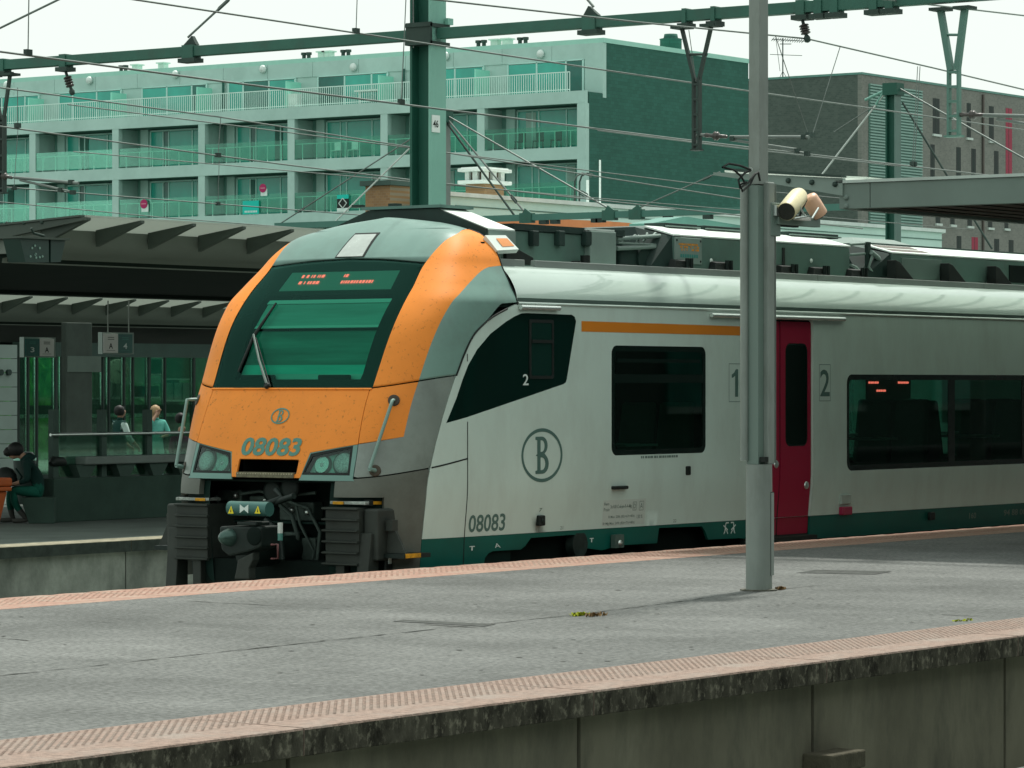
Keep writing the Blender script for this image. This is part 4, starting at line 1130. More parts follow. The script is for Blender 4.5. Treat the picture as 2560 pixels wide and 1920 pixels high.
for x in (1690, 1790, 1955, 2035, 2130):
    p = wn(x, 680, y)
    cl = MB(); cl.hexa([(p.x - .19, y - .10, 2.79), (p.x + .19, y - .10, 2.79), (p.x + .19, y - .0, 2.79), (p.x - .19, y - .0, 2.79)],
                       [(p.x - .12, y - .08, 2.925), (p.x + .12, y - .08, 2.925), (p.x + .12, y - .0, 2.94), (p.x - .12, y - .0, 2.94)])
    co = cl.build('mounting_clamp', M_BLACK, u, bevel=.008)
    for d in (.06, .14):
        MB().cyl((p.x + d, y - .10, 2.80), (p.x + d, y - .10, 2.95), .022, seg=8).build('bolt', M_IRON, co)
for x in (1777, 2027):
    p = wn(x, 652, y); MB().lathe((p.x, y - .004, p.z), (0, -1, 0), [(0, .026), (.01, .02), (.014, .006)], 12).build('marker', M_EQP, u)
# black vent strips on top
for (xa, xb) in ((1640, 1722), (1740, 1830), (1950, 2075)):
    p, q = wn(xa, 570, TC - .55), wn(xb, 575, TC - .55)
    MB().box(p.x, q.x, TC - .66, TC - .40, zt_ + .012, zt_ + .062).build('vent_strip', M_EQD, u, bevel=.006)
    MB().box(p.x, q.x, TC - .70, TC - .665, zt_ + .02, zt_ + .034).build('vent_rail', M_EQL, u)
# wire bay and second unit
n5 = TC - .86
for (x0, y0, x1, y1) in ((2124, 611, 2170, 608), (2124, 637, 2165, 634)):
    MB().cyl(wn(x0, y0, n5), wn(x1, y1, n5), .016, seg=8).build('pipe', M_EQL, train)
p = wn(2164, 650, n5); MB().box(p.x - .02, p.x + .05, n5 - .04, n5 + .0, 2.79, wn(2164, 605, n5).z).build('bay_post', M_EQD, train)
MB().box(wn(2126, 640, n5).x, wn(2250, 640, n5).x, TC - .6, TC + .6, 2.8, 3.15).build('bay_core', M_EQD, train)
for (pts, r) in (([(2126, 662), (2140, 668), (2152, 682), (2158, 697)], .016), ([(2180, 640), (2172, 668), (2188, 690), (2210, 700)], .016), ([(2178, 630), (2195, 645), (2205, 665), (2200, 690)], .03)):
    MB().tube([wn(x, y_, n5 - .06) for x, y_ in pts], r, 8).build('hose', M_EQL, train)
u, t0_, t1_, z1_, zt_, c = ac_unit(2230, 2990, 634, 700, TC - 1.0, 0, 'air_conditioner')
MB().hexa([(t0_ - .55, TC - .9, 2.83), (t0_ - .005, TC - 1.0, 2.83), (t0_ - .005, TC + 1.0, 2.83), (t0_ - .55, TC + .9, 2.83)],
          [(t0_ - .45, TC - .6, zt_ + .01), (t0_ - .005, TC - .98, z1_), (t0_ - .005, TC + .98, z1_), (t0_ - .45, TC + .6, zt_ + .01)]).build('front_wedge', M_EQD, u)
for k, (xa, ya, xb, yb) in enumerate(((2205, 607, 2315, 618), (2232, 621, 2345, 634))):
    z_ = z1_ + (.07 if k == 0 else .024); yy = TC - (c - (.26 if k == 0 else .10))
    p, q = on_z(xa, ya, z_), on_z(xb, yb, z_)
    MB().hexa([(t0_ + .1, yy - .05, z_ - .0), (t0_ + 1.0, yy - .05, z_ - .0), (t0_ + 1.0, yy + .06, z_ + .031), (t0_ + .1, yy + .06, z_ + .031)],
              [(t0_ + .1, yy - .05, z_ + .012), (t0_ + 1.0, yy - .05, z_ + .012), (t0_ + 1.0, yy + .06, z_ + .043), (t0_ + .1, yy + .06, z_ + .043)]).build('grille', mat('grille_taupe', (.16, .145, .13), .7, var=.3, scale=60), u)
for (xa, xb) in ((2252, 2352),):
    a, b = wn(xa, 700, y), wn(xb, 650, y); MB().box(a.x, b.x, y - .012, y, 2.86, b.z).build('access_hatch', mat('hatch_dark', (.12, .18, .155), .5, var=.1), u, bevel=.006)
a = wn(2522, 700, y); MB().box(a.x, a.x + 1.5, y - .012, y, 2.88, z1_ - .05).build('intake_grille', M_DARK, u)
for x in (2232, 2365, 2482):
    p = wn(x, 700, y - .1)
    g_ = MB(); g_.extrude([(p.x - .02, y - .12, 2.79), (p.x + .50, y - .12, 2.79), (p.x + .50, y - .12, 2.84), (p.x + .12, y - .02, 3.04), (p.x - .02, y - .02, 3.06)] if False else [(p.x, y - .14, 2.79), (p.x + .46, y - .14, 2.79), (p.x + .46, y - .14, 2.83), (p.x + .10, y - .14, 3.04), (p.x, y - .14, 3.06)], (0, .12, 0))
    g_.build('gusset', M_BLACK, u, bevel=.008)
MB().box(wn(2080, 562, TC).x, wn(2480, 610, TC).x + 1.0, TC - .5, TC + .5, zt_ + .015, zt_ + .05).build('top_plate', M_EQD, u)
p = wn(2260, 590, TC - .2); MB().hexa([(p.x - 1.2, TC - .2, zt_ + .05), (p.x + .4, TC - .2, zt_ + .05), (p.x + .4, TC + .5, zt_ + .05), (p.x - 1.2, TC + .5, zt_ + .05)], [(p.x - .9, TC, zt_ + .14), (p.x + .1, TC, zt_ + .14), (p.x + .1, TC + .4, zt_ + .14), (p.x - .9, TC + .4, zt_ + .14)]).build('top_hood', M_EQL, u)
# far-side fairing seen over the first unit
q = [wn(1630, 558, TC + .5), wn(1707, 542, TC + .5), wn(1722, 542, TC + .5), wn(1855, 564, TC + .5), wn(1855, 600, TC + .5), wn(1630, 600, TC + .5)]
MB().extrude(q, (0, .3, 0)).build('far_fairing', mat('fairing_teal', (.10, .26, .215), .5, var=.1), train)

# ---------------------------------------------------------------- front end below the hood
def ft(px, py, t): p = on_t(px, py, t); return (TC - p.y, p.z)
# lower apron panels
for side in (1, -1):
    pz_ = .62
    poly = [(phi_c(.80, pz_), pz_), (phi_c(1.0, pz_), pz_), (phi_c(1.21, pz_), pz_)]
    poly += [(phi_c(1.205, z), z) for z in zz(.5, -.16, 8)] + [(phi_t(fWG(z), z) - .004, z) for z in zz(-.16, .86, 12)] + \
            [(ph, fJ2(S_pz(ph, .85)[0]) - GAP) for ph in zz(1.18, .40, 14)] + [(phi_c(.80, .765), .765)]
    patch('apron', M_GREYLOW, train, poly, fun=S_pz, side=side, step=.06, rim=.06)
# coupler bay: dark walls and clutter
MB().box(25.5, 25.6, TC - 1.2, TC + 1.2, -.5, .8).build('bay_wall', M_DARK, train)
MB().box(24.98, 25.5, TC - .8, TC + .8, .745, .765).build('bay_roof', M_DARK, train)
# anti-climbers: ribbed blocks
for s in (1, -1):
    c0, c1 = .70, 1.085
    cl = thing('anti_climber', None, None, (24.8, TC - s * .92, .0)); cl.parent = train; cl.location = Vector((24.8, TC - s * .92, 0)) - ORG[train.name]; ORG[cl.name] = Vector((24.8, TC - s * .92, 0))
    MB().box(24.80, 25.45, TC - s * c0, TC - s * c1, .02, .53).build('block', M_IRON2, cl, bevel=.006)
    for k in range(6):
        z = .525 - k * .1005
        MB().hexa([(24.765, TC - s * (c0 - .02), z - .012), (24.80, TC - s * (c0 - .02), z - .022), (24.80, TC - s * (c1 + .0), z - .022), (24.765, TC - s * c1, z - .012)],
                  [(24.765, TC - s * (c0 - .02), z), (24.80, TC - s * (c0 - .02), z + .006), (24.80, TC - s * (c1 + .0), z + .006), (24.765, TC - s * c1, z)]).build('rib', M_IRON2, cl)
    # side box of the climber and bracket legs
    MB().box(24.86, 25.4, TC - s * (c1 + .005), TC - s * (c1 + .17), .05, .52).build('side_box', M_IRON2, cl, bevel=.02)
    MB().box(24.82, 24.95, TC - s * .80, TC - s * .90, -.40, .02).build('leg', M_IRON2, cl, bevel=.01)
    MB().hexa([(24.74, TC - s * (c1 - .02), -.50), (24.95, TC - s * (c1 - .02), -.50), (24.95, TC - s * (c1 + .10), -.50), (24.74, TC - s * (c1 + .10), -.50)],
              [(24.83, TC - s * (c1 - .02), .30), (24.95, TC - s * (c1 - .02), .30), (24.95, TC - s * (c1 + .12), .30), (24.83, TC - s * (c1 + .12), .30)]).build('leg', M_IRON2, cl, bevel=.008)
    # footstep with yellow nosing above the block
    stp = MB().box(24.84, 25.02, TC - s * (c0 + .02), TC - s * (c1 + .04), .555, .585).build('footstep', mat('tread_alu', (.32, .36, .33), .5, .4, var=.5, scale=40), cl, bevel=.005)
    MB().box(24.832, 24.842, TC - s * (c0 + .06), TC - s * (c0 + .18), .556, .582).build('nosing', M_YEL, stp)
    MB().box(24.90, 24.95, TC - s * (c1 - .02), TC - s * (c1 + .05), .545, .60).build('step_bracket', M_BLACK, stp)
    MB().hexa([(24.95, TC - s * (c1 + .05), .556), (25.3, TC - s * (c1 + .12), .556), (25.3, TC - s * (c1 + .10), .556), (25.0, TC - s * (c1 + .02), .556)],
              [(24.95, TC - s * (c1 + .05), .585), (25.3, TC - s * (c1 + .12), .585), (25.3, TC - s * (c1 + .10), .585), (25.0, TC - s * (c1 + .02), .585)]).build('nosing', M_YEL, stp)
    # small bracket with lamp post beside the block, lower step with yellow edge
    yb = TC - s * (c1 + .24)
    br = MB().extrude([(24.99, yb + s * .08, .12), (24.99, yb - s * .14, .12), (24.99, yb - s * .03, .32), (24.99, yb + s * .05, .32)], (.03, 0, 0)).build('bracket_plate', M_IRON2, cl)
    MB().box(24.96, 25.04, yb - s * .02, yb + s * .06, .32, .42).build('bracket_post', M_IRON2, br)
    ls = MB().box(24.95, 25.35, yb - s * .16, yb + s * .10, .075, .115).build('lower_step', M_IRON, cl)
    if s > 0: MB().box(24.97, 25.2, yb - s * .162, yb - s * .155, .078, .118).build('nosing', M_YEL, ls)
    cl.location.x += .11
# brake pipes, boxes and cables at the back of the coupler bay
M_BAY = mat('bay_iron', (.05, .075, .064), .6, .2, var=.4, scale=8)
for (x0, y0, x1, y1, t_) in ((715, 1255, 800, 1300, 25.44), (725, 1330, 760, 1400, 25.42), (770, 1345, 805, 1420, 25.40), (560, 1225, 620, 1252, 25.46), (640, 1240, 700, 1262, 25.44), (530, 1300, 552, 1400, 25.44)):
    a, b = on_t(x0, y1, t_), on_t(x1, y0, t_); MB().box(t_ - .1, t_ + .05, b.y, a.y, a.z, b.z).build('bay_box', M_BAY, train, bevel=.012)
for pts, r in ((((700, 1262), (730, 1290), (745, 1340), (735, 1420)), .022), (((712, 1250), (770, 1270), (800, 1330), (790, 1430)), .018), (((540, 1240), (560, 1300), (545, 1380)), .02), (((690, 1330), (720, 1360), (715, 1430)), .025), (((600, 1235), (650, 1228), (700, 1240), (790, 1232)), .016), (((740, 1262), (750, 1310), (785, 1380), (770, 1440)), .013)):
    MB().tube([on_t(x, y_, 25.28) for x, y_ in pts], r, 8).build('hose', M_BAY, train)
for x, y_ in ((730, 1275), (770, 1280), (590, 1238), (665, 1250)):
    p = on_t(x, y_, 25.33); MB().lathe((25.33, p.y, p.z), (-1, 0, 0), [(0, .03), (.02, .028), (.03, .01)], 10).build('bolt', M_STEEL, train)
# automatic coupler
cp = thing('coupler', None, None, (24.4, TC, .1)); cp.parent = train; cp.location = Vector((24.4, TC, .1)) - ORG[train.name]; ORG[cp.name] = Vector((24.4, TC, .1))
tq = 24.35
def cpt(px, py): p = on_t(px, py, tq); return p
a = cpt(548, 1312); b = cpt(652, 1372)
yl, yr = a.y, b.y
MB().extrude([(tq, yl, cpt(560, 1316).z), (tq, yr, cpt(652, 1316).z), (tq, yr, cpt(652, 1368).z), (tq, cpt(620, 1380).y, cpt(620, 1380).z), (tq, cpt(572, 1391).y, cpt(572, 1391).z), (tq, cpt(553, 1376).y, cpt(553, 1376).z), (tq, yl, cpt(550, 1350).z)], (.28, 0, 0)).build('coupler_head', M_IRON, cp, bevel=.02)
p0 = cpt(557, 1343)
MB().lathe((tq + .02, p0.y - .08, p0.z), (-1, 0.18, 0), [(0, .085), (.03, .082), (.06, .072), (.10, .055), (.125, .034), (.135, .008)], 24).build('coupler_cone', mat('cone_iron', (.05, .10, .085), .3, .5, var=.2), cp)
p1 = cpt(636, 1340)
MB().lathe((tq - .002, p1.y, p1.z), (-1, 0, 0), [(0, .085), (.006, .085), (.012, .075), (.012, .02)], 24).build('coupler_cup', M_DARK, cp)
MB().cyl((tq + .28, TC, .09), (25.5, TC, .12), .13, seg=20).build('draw_bar', M_IRON, cp)
a = cpt(592, 1304); b = cpt(640, 1312); MB().box(tq, tq + .2, a.y, b.y, b.z - .01, a.z).build('head_cap', M_IRON, cp, bevel=.01)
# upper electric coupler cover with warning signs
a, b = cpt(562, 1272), cpt(660, 1272)
zc_ = (cpt(600, 1261).z + cpt(600, 1283).z) / 2
cov = MB().cyl((tq + .08, a.y, zc_), (tq + .08, b.y, zc_), .066, seg=18).build('electric_coupler', mat('cover_teal', (.035, .12, .105), .45, .2, var=.15), cp)
M_TRI = mat('warning_yellow', (.75, .62, .02), .5, var=.05)
for x in (575, 642):
    p = cpt(x, 1274); mb = MB(); r = .045
    mb.add([(tq + .010, p.y + r * .75, p.z - r * .8), (tq + .010, p.y - r * .75, p.z - r * .8), (tq + .016, p.y, p.z + r * .8)], [(0, 1, 2)]); so = mb.build('warning_sign', M_TRI, cov)
    MB().add([(tq + .0085, p.y + .006, p.z - .022), (tq + .0085, p.y - .006, p.z - .022), (tq + .013, p.y, p.z + .018)], [(0, 1, 2)]).build('bolt_symbol', M_BLACK, so)
p = cpt(608, 1272); r = .05
MB().add([(tq + .010, p.y + r, p.z - r * .8), (tq + .0125, p.y, p.z - .008), (tq + .0125, p.y, p.z + .008), (tq + .012, p.y + r, p.z + r * .8)], [(0, 1, 2, 3)]).add([(tq + .010, p.y - r, p.z - r * .8), (tq + .0125, p.y, p.z - .008), (tq + .0125, p.y, p.z + .008), (tq + .012, p.y - r, p.z + r * .8)], [(3, 2, 1, 0)]).build('white_mark', M_WINK, cov)
# side hose column and red bracket
a = cpt(683, 1308); MB().cyl((tq + .1, a.y, cpt(683, 1308).z), (tq + .1, a.y, cpt(683, 1334).z), .024, seg=12).build('air_cock', mat('cock_white', (.5, .55, .52), .4), cp)
MB().cyl((tq + .1, a.y, cpt(683, 1334).z), (tq + .1, a.y, cpt(683, 1352).z), .024, seg=12).build('air_cock', mat('cock_teal', (.06, .2, .17), .4), cp)
a = cpt(690, 1378); mb = MB()
pts = [cpt(678, 1362), cpt(694, 1361), cpt(695, 1396), cpt(678, 1397)]
mb.tube(pts, .01, 6).build('lever', mat('lever_red', (.09, .03, .03), .5), cp)
# curved hook bracket below the head
hk = [cpt(x, y_) for x, y_ in ((632, 1381), (614, 1390), (594, 1400), (590, 1425), (585, 1448), (622, 1448), (622, 1420), (632, 1400))]
MB().extrude(hk, (.10, 0, 0)).build('hook_plate', M_IRON2, cp, bevel=.01)
for (x0, y0, x1, y1, x2, y2) in ((690, 1225, 705, 1245, 660, 1262), (640, 1262, 690, 1255, 735, 1240), (665, 1300, 700, 1330, 705, 1400)):
    MB().tube([on_t(x0, y0, 24.9), on_t(x1, y1, 24.85), on_t(x2, y2, 24.8)], .03, 8).build('hose', M_IRON, cp)
for x, y_ in ((684, 1228), (728, 1218)):
    p = on_t(x, y_, 25.2); MB().lathe((25.2, p.y, p.z), (-1, 0, 0), [(0, .11), (.02, .11), (.03, .08), (.03, .01)], 20).build('horn', M_IRON, train)
# snow plough / rail guard
MB().hexa([(24.7, TC - .95, -.62), (25.1, TC - .95, -.62), (25.1, TC + .98, -.62), (24.7, TC + .98, -.62)], [(24.9, TC - .9, -.38), (25.1, TC - .9, -.38), (25.1, TC + .9, -.38), (24.9, TC + .9, -.38)]).build('rail_guard', M_IRON2, train, bevel=.01)
MB().box(25.0, 25.5, TC - .9, TC + .9, -.38, .02).build('bay_floor', M_DARK, train)
# grab rails at the cab corners
for s in (1, -1):
    m_ = surf(S_cz, s)
    A_, B_ = m_(1.17, 1.50, .01), m_(1.135, .863, .01)
    A2, B2 = m_(1.165, 1.47, .10), m_(1.10, .86, .09)
    gr_ = MB().tube([A_, A_.lerp(A2, .6) + Vector((0, 0, .0)), A2, A2.lerp(B2, .1), A2.lerp(B2, .5), A2.lerp(B2, .95), B2], .016, 10).build('grab_rail', mat('grab_rail_grey', (.16, .27, .235), .45, var=.1), train)
    for P0, uv in ((A_, (1.17, 1.50)), (B_, (1.135, .863))):
        d = (m_(uv[0], uv[1], .02) - m_(uv[0], uv[1], 0)).normalized()
        MB().lathe(m_(uv[0], uv[1], .001), d, [(0, .055), (.004, .055), (.006, .04)], 16).build('rail_cup', mat('cup_dark', (.06, .05, .035), .6, var=.3), gr_)
    MB().cyl(B_, B2, .02, seg=10).build('rail_foot', mat('grab_rail_grey', (.16, .27, .235), .45), gr_)
p = on_n(897, 1402, 19.12)
skx = MB().box(25.10, 25.20, 19.11, 19.14, -.06, .12).build('socket_cover', M_BLACK, train, bevel=.01)
MB().box(25.13, 25.17, 19.1, 19.109, .02, .08).build('socket_mark', M_WINK, skx)
# windscreen wiper
wp0 = mpc(-.24, 1.62, .02); wp1 = mpc(-.60, 2.10, .035)
wpr = MB().tube([wp0, wp0.lerp(wp1, .5) + Vector((-.02, 0, 0)), wp1], [.016, .012, .012], 8).build('wiper', mat('wiper_steel', (.16, .2, .18), .35, .6, var=.2), train)
MB().tube([mpc(-.21, 1.62, .02), mpc(-.56, 2.07, .03)], .007, 6).build('wiper_link', M_BLACK, wpr)
MB().tube([mpc(-.53, 2.41, .012), mpc(-.60, 2.10, .02), mpc(-.66, 1.76, .012)], [.010, .018, .010], 8).build('wiper_blade', M_BLACK, wpr)
MB().lathe(wp0, (-1, 0, .6), [(0, .03), (.02, .03), (.03, .02)], 14).build('wiper_pivot', M_BLACK, wpr)
# driver's desk and cab interior behind the screen
MB().hexa([(25.65, TC - .85, 1.35), (26.1, TC - .85, 1.35), (26.1, TC + .85, 1.35), (25.65, TC + .85, 1.35)], [(25.55, TC - .85, 1.66), (26.0, TC - .85, 1.72), (26.0, TC + .85, 1.72), (25.55, TC + .85, 1.66)]).build('driver_desk', mat('desk_dark', (.02, .05, .042), .6, var=.2), train, bevel=.02)
for (c0, c1) in ((-.66, -.24), (.28, .66)):
    p, q = mpc(c0, 1.70, -.05), mpc(c1, 1.70, -.05)
    MB().box(p.x - .01, p.x + .02, p.y, q.y, 1.60, 1.735).build('desk_screen', M_BLACK, train, bevel=.012)
MB().box(26.90, 26.93, TC - 1.3, TC + 1.3, .3, 2.35).build('cab_back_wall', mat('cab_lining', (.10, .34, .28), .6, var=.06), train)
# blind and desk bands behind the screen, streaked to paint in its reflections
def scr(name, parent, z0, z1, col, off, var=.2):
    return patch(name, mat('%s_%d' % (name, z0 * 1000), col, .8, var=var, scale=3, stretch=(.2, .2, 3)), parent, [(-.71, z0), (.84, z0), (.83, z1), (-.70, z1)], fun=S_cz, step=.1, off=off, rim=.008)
bl = scr('blind_reflection', train, 2.23, 2.445, (.30, .58, .51), -.06)
scr('blind_glint_bar', bl, 2.205, 2.229, (.62, .88, .80), -.05, .05)
scr('blind_glint_bar', bl, 2.446, 2.482, (.6, .86, .79), -.05, .05)
scr('inner_reflection', train, 1.866, 2.204, (.10, .31, .255), -.10, .4)
scr('desk_reflection_strip', train, 1.778, 1.865, (.10, .80, .66), -.085)
scr('desk_top_reflection', train, 1.70, 1.777, (.36, .72, .63), -.08)
MB().box(25.3, 26.9, TC - 1.25, TC + 1.25, .35, .37).build('cab_floor', M_SHELL, train)
# ------------------------------------------------------------------ overhead line gear
M_GAN = mat('gantry_green_paint', (.035, .125, .092), .5, var=.12, scale=2.5, dirt=(.05, .075, .06), dirt_amt=.5, dirt_scale=3)
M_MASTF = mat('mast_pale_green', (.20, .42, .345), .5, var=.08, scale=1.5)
M_MASTD = mat('mast_green_shaded', (.018, .095, .067), .55, var=.1, scale=1.5)  # darker copy of the mast green, painting in the shade of the recessed web
M_WIRE = mat('wire_copper_grey', (.16, .19, .175), .5, .4, var=.2, scale=4)
M_CLAMP = mat('clamp_iron', (.035, .06, .05), .6, .2, var=.3)
M_INS = mat('insulator_brown', (.05, .045, .04), .3, var=.2)
TG, ZB0, ZB1 = 30.84, 5.447, 5.565
def h_mast(root, t, n, w, z0, z1, mf, md, tf=.03):
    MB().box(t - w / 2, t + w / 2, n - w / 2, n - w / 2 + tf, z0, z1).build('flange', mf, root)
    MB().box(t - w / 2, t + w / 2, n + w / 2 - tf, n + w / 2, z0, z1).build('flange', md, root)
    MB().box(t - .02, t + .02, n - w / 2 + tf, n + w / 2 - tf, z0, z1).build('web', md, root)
m46 = thing('catenary_mast', 'tall green steel mast with number plate 46 behind the train roof', 'mast', (TG, 22.9, -1.0))
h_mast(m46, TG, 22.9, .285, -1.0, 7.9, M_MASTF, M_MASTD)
a, b = on_n(1080, 330, 22.9 - .15), on_n(1099, 289, 22.9 - .15)
pl = MB().box(a.x, b.x, 22.9 - .156, 22.9 - .1435, a.z, b.z).build('number_plate', mat('plate_white', (.72, .78, .75), .5, var=.04), m46)
a2, b2 = on_n(1083, 318, 22.743), on_n(1096, 301, 22.743)
text_on(lambda u, v: Vector((u, 22.742, v)), '46', a2.x, a2.z, b2.x - a2.x, b2.z - a2.z, .02).build('plate_number', M_BLACK, pl)
for z in (ZB0 - .05, ZB1 + .03):
    MB().box(TG - .2, TG + .18, 22.9 - .17, 22.9 + .17, z - .02, z + .02).build('clamp_plate', M_CLAMP, m46)
MB().box(TG - .185, TG - .15, 22.9 - .17, 22.9 + .17, ZB0 - .07, ZB1 + .06).build('clamp_plate', M_CLAMP, m46)
MB().box(TG + .1, TG + .2, 22.9 - .20, 22.9 - .16, ZB1 + .05, ZB1 + .12).build('clamp_plate', M_MASTF, m46)
MB().cyl((TG - .16, 22.98, 5.35), (TG - .16, 22.99, 7.9), .009, seg=6).build('earth_cable', M_WIRE, m46)
# cross beam of the first gantry
beam = thing('gantry_beam', 'long green gantry beam crossing the top of the picture through the mast', 'beam', (TG, 22.9, ZB0))
MB().box(TG - .06, TG + .06, 13.6, 22.74, ZB0, ZB1).build('beam', M_GAN, beam, bevel=.006)
MB().box(TG - .06, TG + .06, 23.06, 31.5, ZB0, ZB1).build('beam', M_GAN, beam, bevel=.006)
def collar(px, w=.11, parent=beam, t=TG, z0=ZB0, z1=ZB1, lo=.05):
    p = on_t(px, 60, t)
    MB().box(t - .075, t + .075, p.y - w / 2, p.y + w / 2, z0 - .02, z1 + .014).build('collar', M_GAN, parent)
    MB().box(t - .085, t + .085, p.y - w / 2 - .03, p.y + w / 2 + .05, z0 - .02 - lo, z0 - .021).build('clamp', M_CLAMP, parent)
    return p.y
for x, w in ((12, .08), (165, .10), (478, .17), (1480, .17), (1718, .05), (1790, .05), (2008, .1), (2052, .09), (2092, .09), (2190, .09), (2230, .09)): collar(x, w)
for x in (478, 1480):
    p = on_t(x, 60, TG)
    MB().extrude([(TG - .03, p.y - .10, ZB1 + .015), (TG - .03, p.y + .10, ZB1 + .015), (TG - .03, p.y + .03 * (1 if x > 900 else -1), ZB1 + .12)], (.06, 0, 0)).build('stay_shoe', M_CLAMP, beam)
# stays from the mast head to the beam
def stay(root, p, q, r=.014, buckle=True, m=M_WIRE):
    p, q = Vector(p), Vector(q)
    s = MB().cyl(p, q, r, seg=8).build('stay', m, root)
    if buckle:
        c = q.lerp(p, .16); d = (p - q).normalized()
        o = d.orthogonal().normalized() * r * 2.4
        MB().tube([c - d * .12, c - d * .09 + o, c + d * .09 + o, c + d * .12, c + d * .09 - o, c - d * .09 - o, c - d * .12], r * .7, 6).build('turnbuckle', M_CLAMP, s)
    return s
top46 = (TG, 22.9, 7.85)
stay(m46, (TG, 23.0, 7.85), (TG, on_t(470, 104, TG).y, ZB1 + .11))
stay(m46, (TG, 23.0, 7.85), (TG, 30.6, ZB1 + .02), buckle=False)
stay(m46, (TG, 22.8, 7.85), (TG, on_t(1484, 24, TG).y, ZB1 + .11))
# V-shaped hangers carrying the registration arms
def hanger(xs, ytop, xc, yc, ybot, w, label, m, crossbar=None):
    h = thing('registration_hanger', label, 'hanger', on_t(xc, ybot, TG), 'steel hangers under the gantry beam')
    foot = on_t(xc, yc, TG)
    for x in xs:
        p = on_t(x, ytop, TG); p.z = ZB0 - .07
        e = Vector((0, w * .35, 0)) * (1 if x < xc else -1)
        MB().cyl(p, foot + e, w * .42, seg=4, smooth=False).build('strut', m, h)
        MB().box(TG - .09, TG + .09, p.y - .09, p.y + .09, ZB0 - .075, ZB0 - .045).build('foot_plate', M_CLAMP, h)
    b = on_t(xc, ybot, TG)
    for s in (-1, 1):
        MB().box(TG - .03, TG + .03, foot.y + s * w * .55 - .012, foot.y + s * w * .55 + .012, b.z, foot.z + .05).build('channel', m, h)
    for k in range(5):
        z = b.z + .03 + (foot.z - b.z) * k / 4.4
        MB().box(TG - .031, TG + .031, foot.y - w * .54, foot.y + w * .54, z, z + .025).build('spacer', m, h)
    MB().box(TG - .05, TG + .05, foot.y - w * .9, foot.y + w * .9, b.z - .02, b.z - .002).build('base_plate', m, h)
    if crossbar:
        p, q = on_t(crossbar[0], crossbar[2], TG), on_t(crossbar[1], crossbar[2], TG)
        MB().cyl(p, q, .014, seg=6).build('crossbar', m, h)
    return h
hanger((1705, 1778), 45, 1742, 206, 372, .06, 'dark V-shaped steel hanger under the beam left of the grey pole', mat('hanger_dark', (.03, .05, .042), .55, var=.1), (1722, 1768, 136))
hanger((2352, 2412), 0, 2385, 176, 338, .10, 'green V-shaped steel hanger right of the grey pole', mat('hanger_green', (.10, .215, .175), .5, var=.1), (2368, 2400, 87))
hh = hanger((-20, 25), 120, 6, 300, 480, .06, 'dark steel hanger at the left edge under the beam', mat('hanger_dark', (.03, .05, .042), .55))
# insulator strings under the beam
def insul(x0, y0, x1, y1, label):
    p, q = on_t(x0, y0, TG), on_t(x1, y1, TG); p.z = min(p.z, ZB0 - .05)
    r = thing('insulator', label, 'insulator', q, 'insulators hung from the gantry beam')
    MB().cyl(p, q, .018, seg=8).build('rod', M_CLAMP, r)
    d = q - p
    for k in range(4):
        c = p + d * (.34 + .12 * k)
        MB().lathe(c, d, [(-.012, .02), (0, .05), (.008, .052), (.02, .02)], 14).build('shed', M_INS, r)
    MB().lathe(q - d.normalized() * .04, d, [(0, .02), (.03, .035), (.07, .03), (.08, .01)], 10).build('end_clamp', M_CLAMP, r)
insul(2005, 33, 2018, 97, 'ribbed insulator hanging from the beam right of the grey pole')
insul(163, 172, 180, 230, 'ribbed insulator hanging from the beam at upper left')
# registration arms with insulators
def arm(pts, tubes, label, t=TG):
    A_ = on_t(*pts[0], t); r = thing('wire_steadier', label, 'wire support', A_, 'registration arms steadying the contact wires')
    for (x0, y0, x1, y1, rad) in tubes:
        MB().cyl(on_t(x0, y0, t), on_t(x1, y1, t), rad, seg=8).build('tube', M_WIRE, r)
    (x0, y0), (x1, y1) = pts
    P, Q = on_t(x0, y0, t), on_t(x1, y1, t); d = Q - P
    MB().lathe(P, d, [(0, .018), (.02, .025), (.06, .02), (.1, .02), (.11, .035), (.125, .048), (.14, .035), (.155, .048), (.17, .035), (.18, .02), (.26, .02), (.28, .012)], 14).build('insulator', M_INS, r)
    return r
ar = arm(((1762, 338), (1832, 343)), ((1742, 338, 1768, 338, .02), (1825, 343, 2022, 343, .02), (1830, 350, 1994, 374, .014), (1850, 352, 2018, 384, .012)), 'thin registration arm passing behind the grey pole')
for (x, y_) in ((1832, 347), (2010, 343), (1994, 377), (2018, 384)): MB().cbox(on_t(x, y_, TG), .05, .05, .05).build('clamp', M_CLAMP, ar)
ar = arm(((2400, 287), (2460, 288)), ((2385, 287, 2405, 287, .02), (2455, 288, 2620, 292, .02), (2492, 298, 2620, 318, .014)), 'thin registration arm at the right edge of the picture')
ar = arm(((-10, 437), (40, 446)), ((36, 444, 196, 458, .018), (50, 450, 152, 474, .014), (60, 452, 182, 480, .012)), 'thin registration arm above the canopy at the left edge')
for (x, y_) in ((178, 455), (152, 475), (182, 481)): MB().cbox(on_t(x, y_, TG), .05, .06, .05).build('clamp', M_CLAMP, ar)
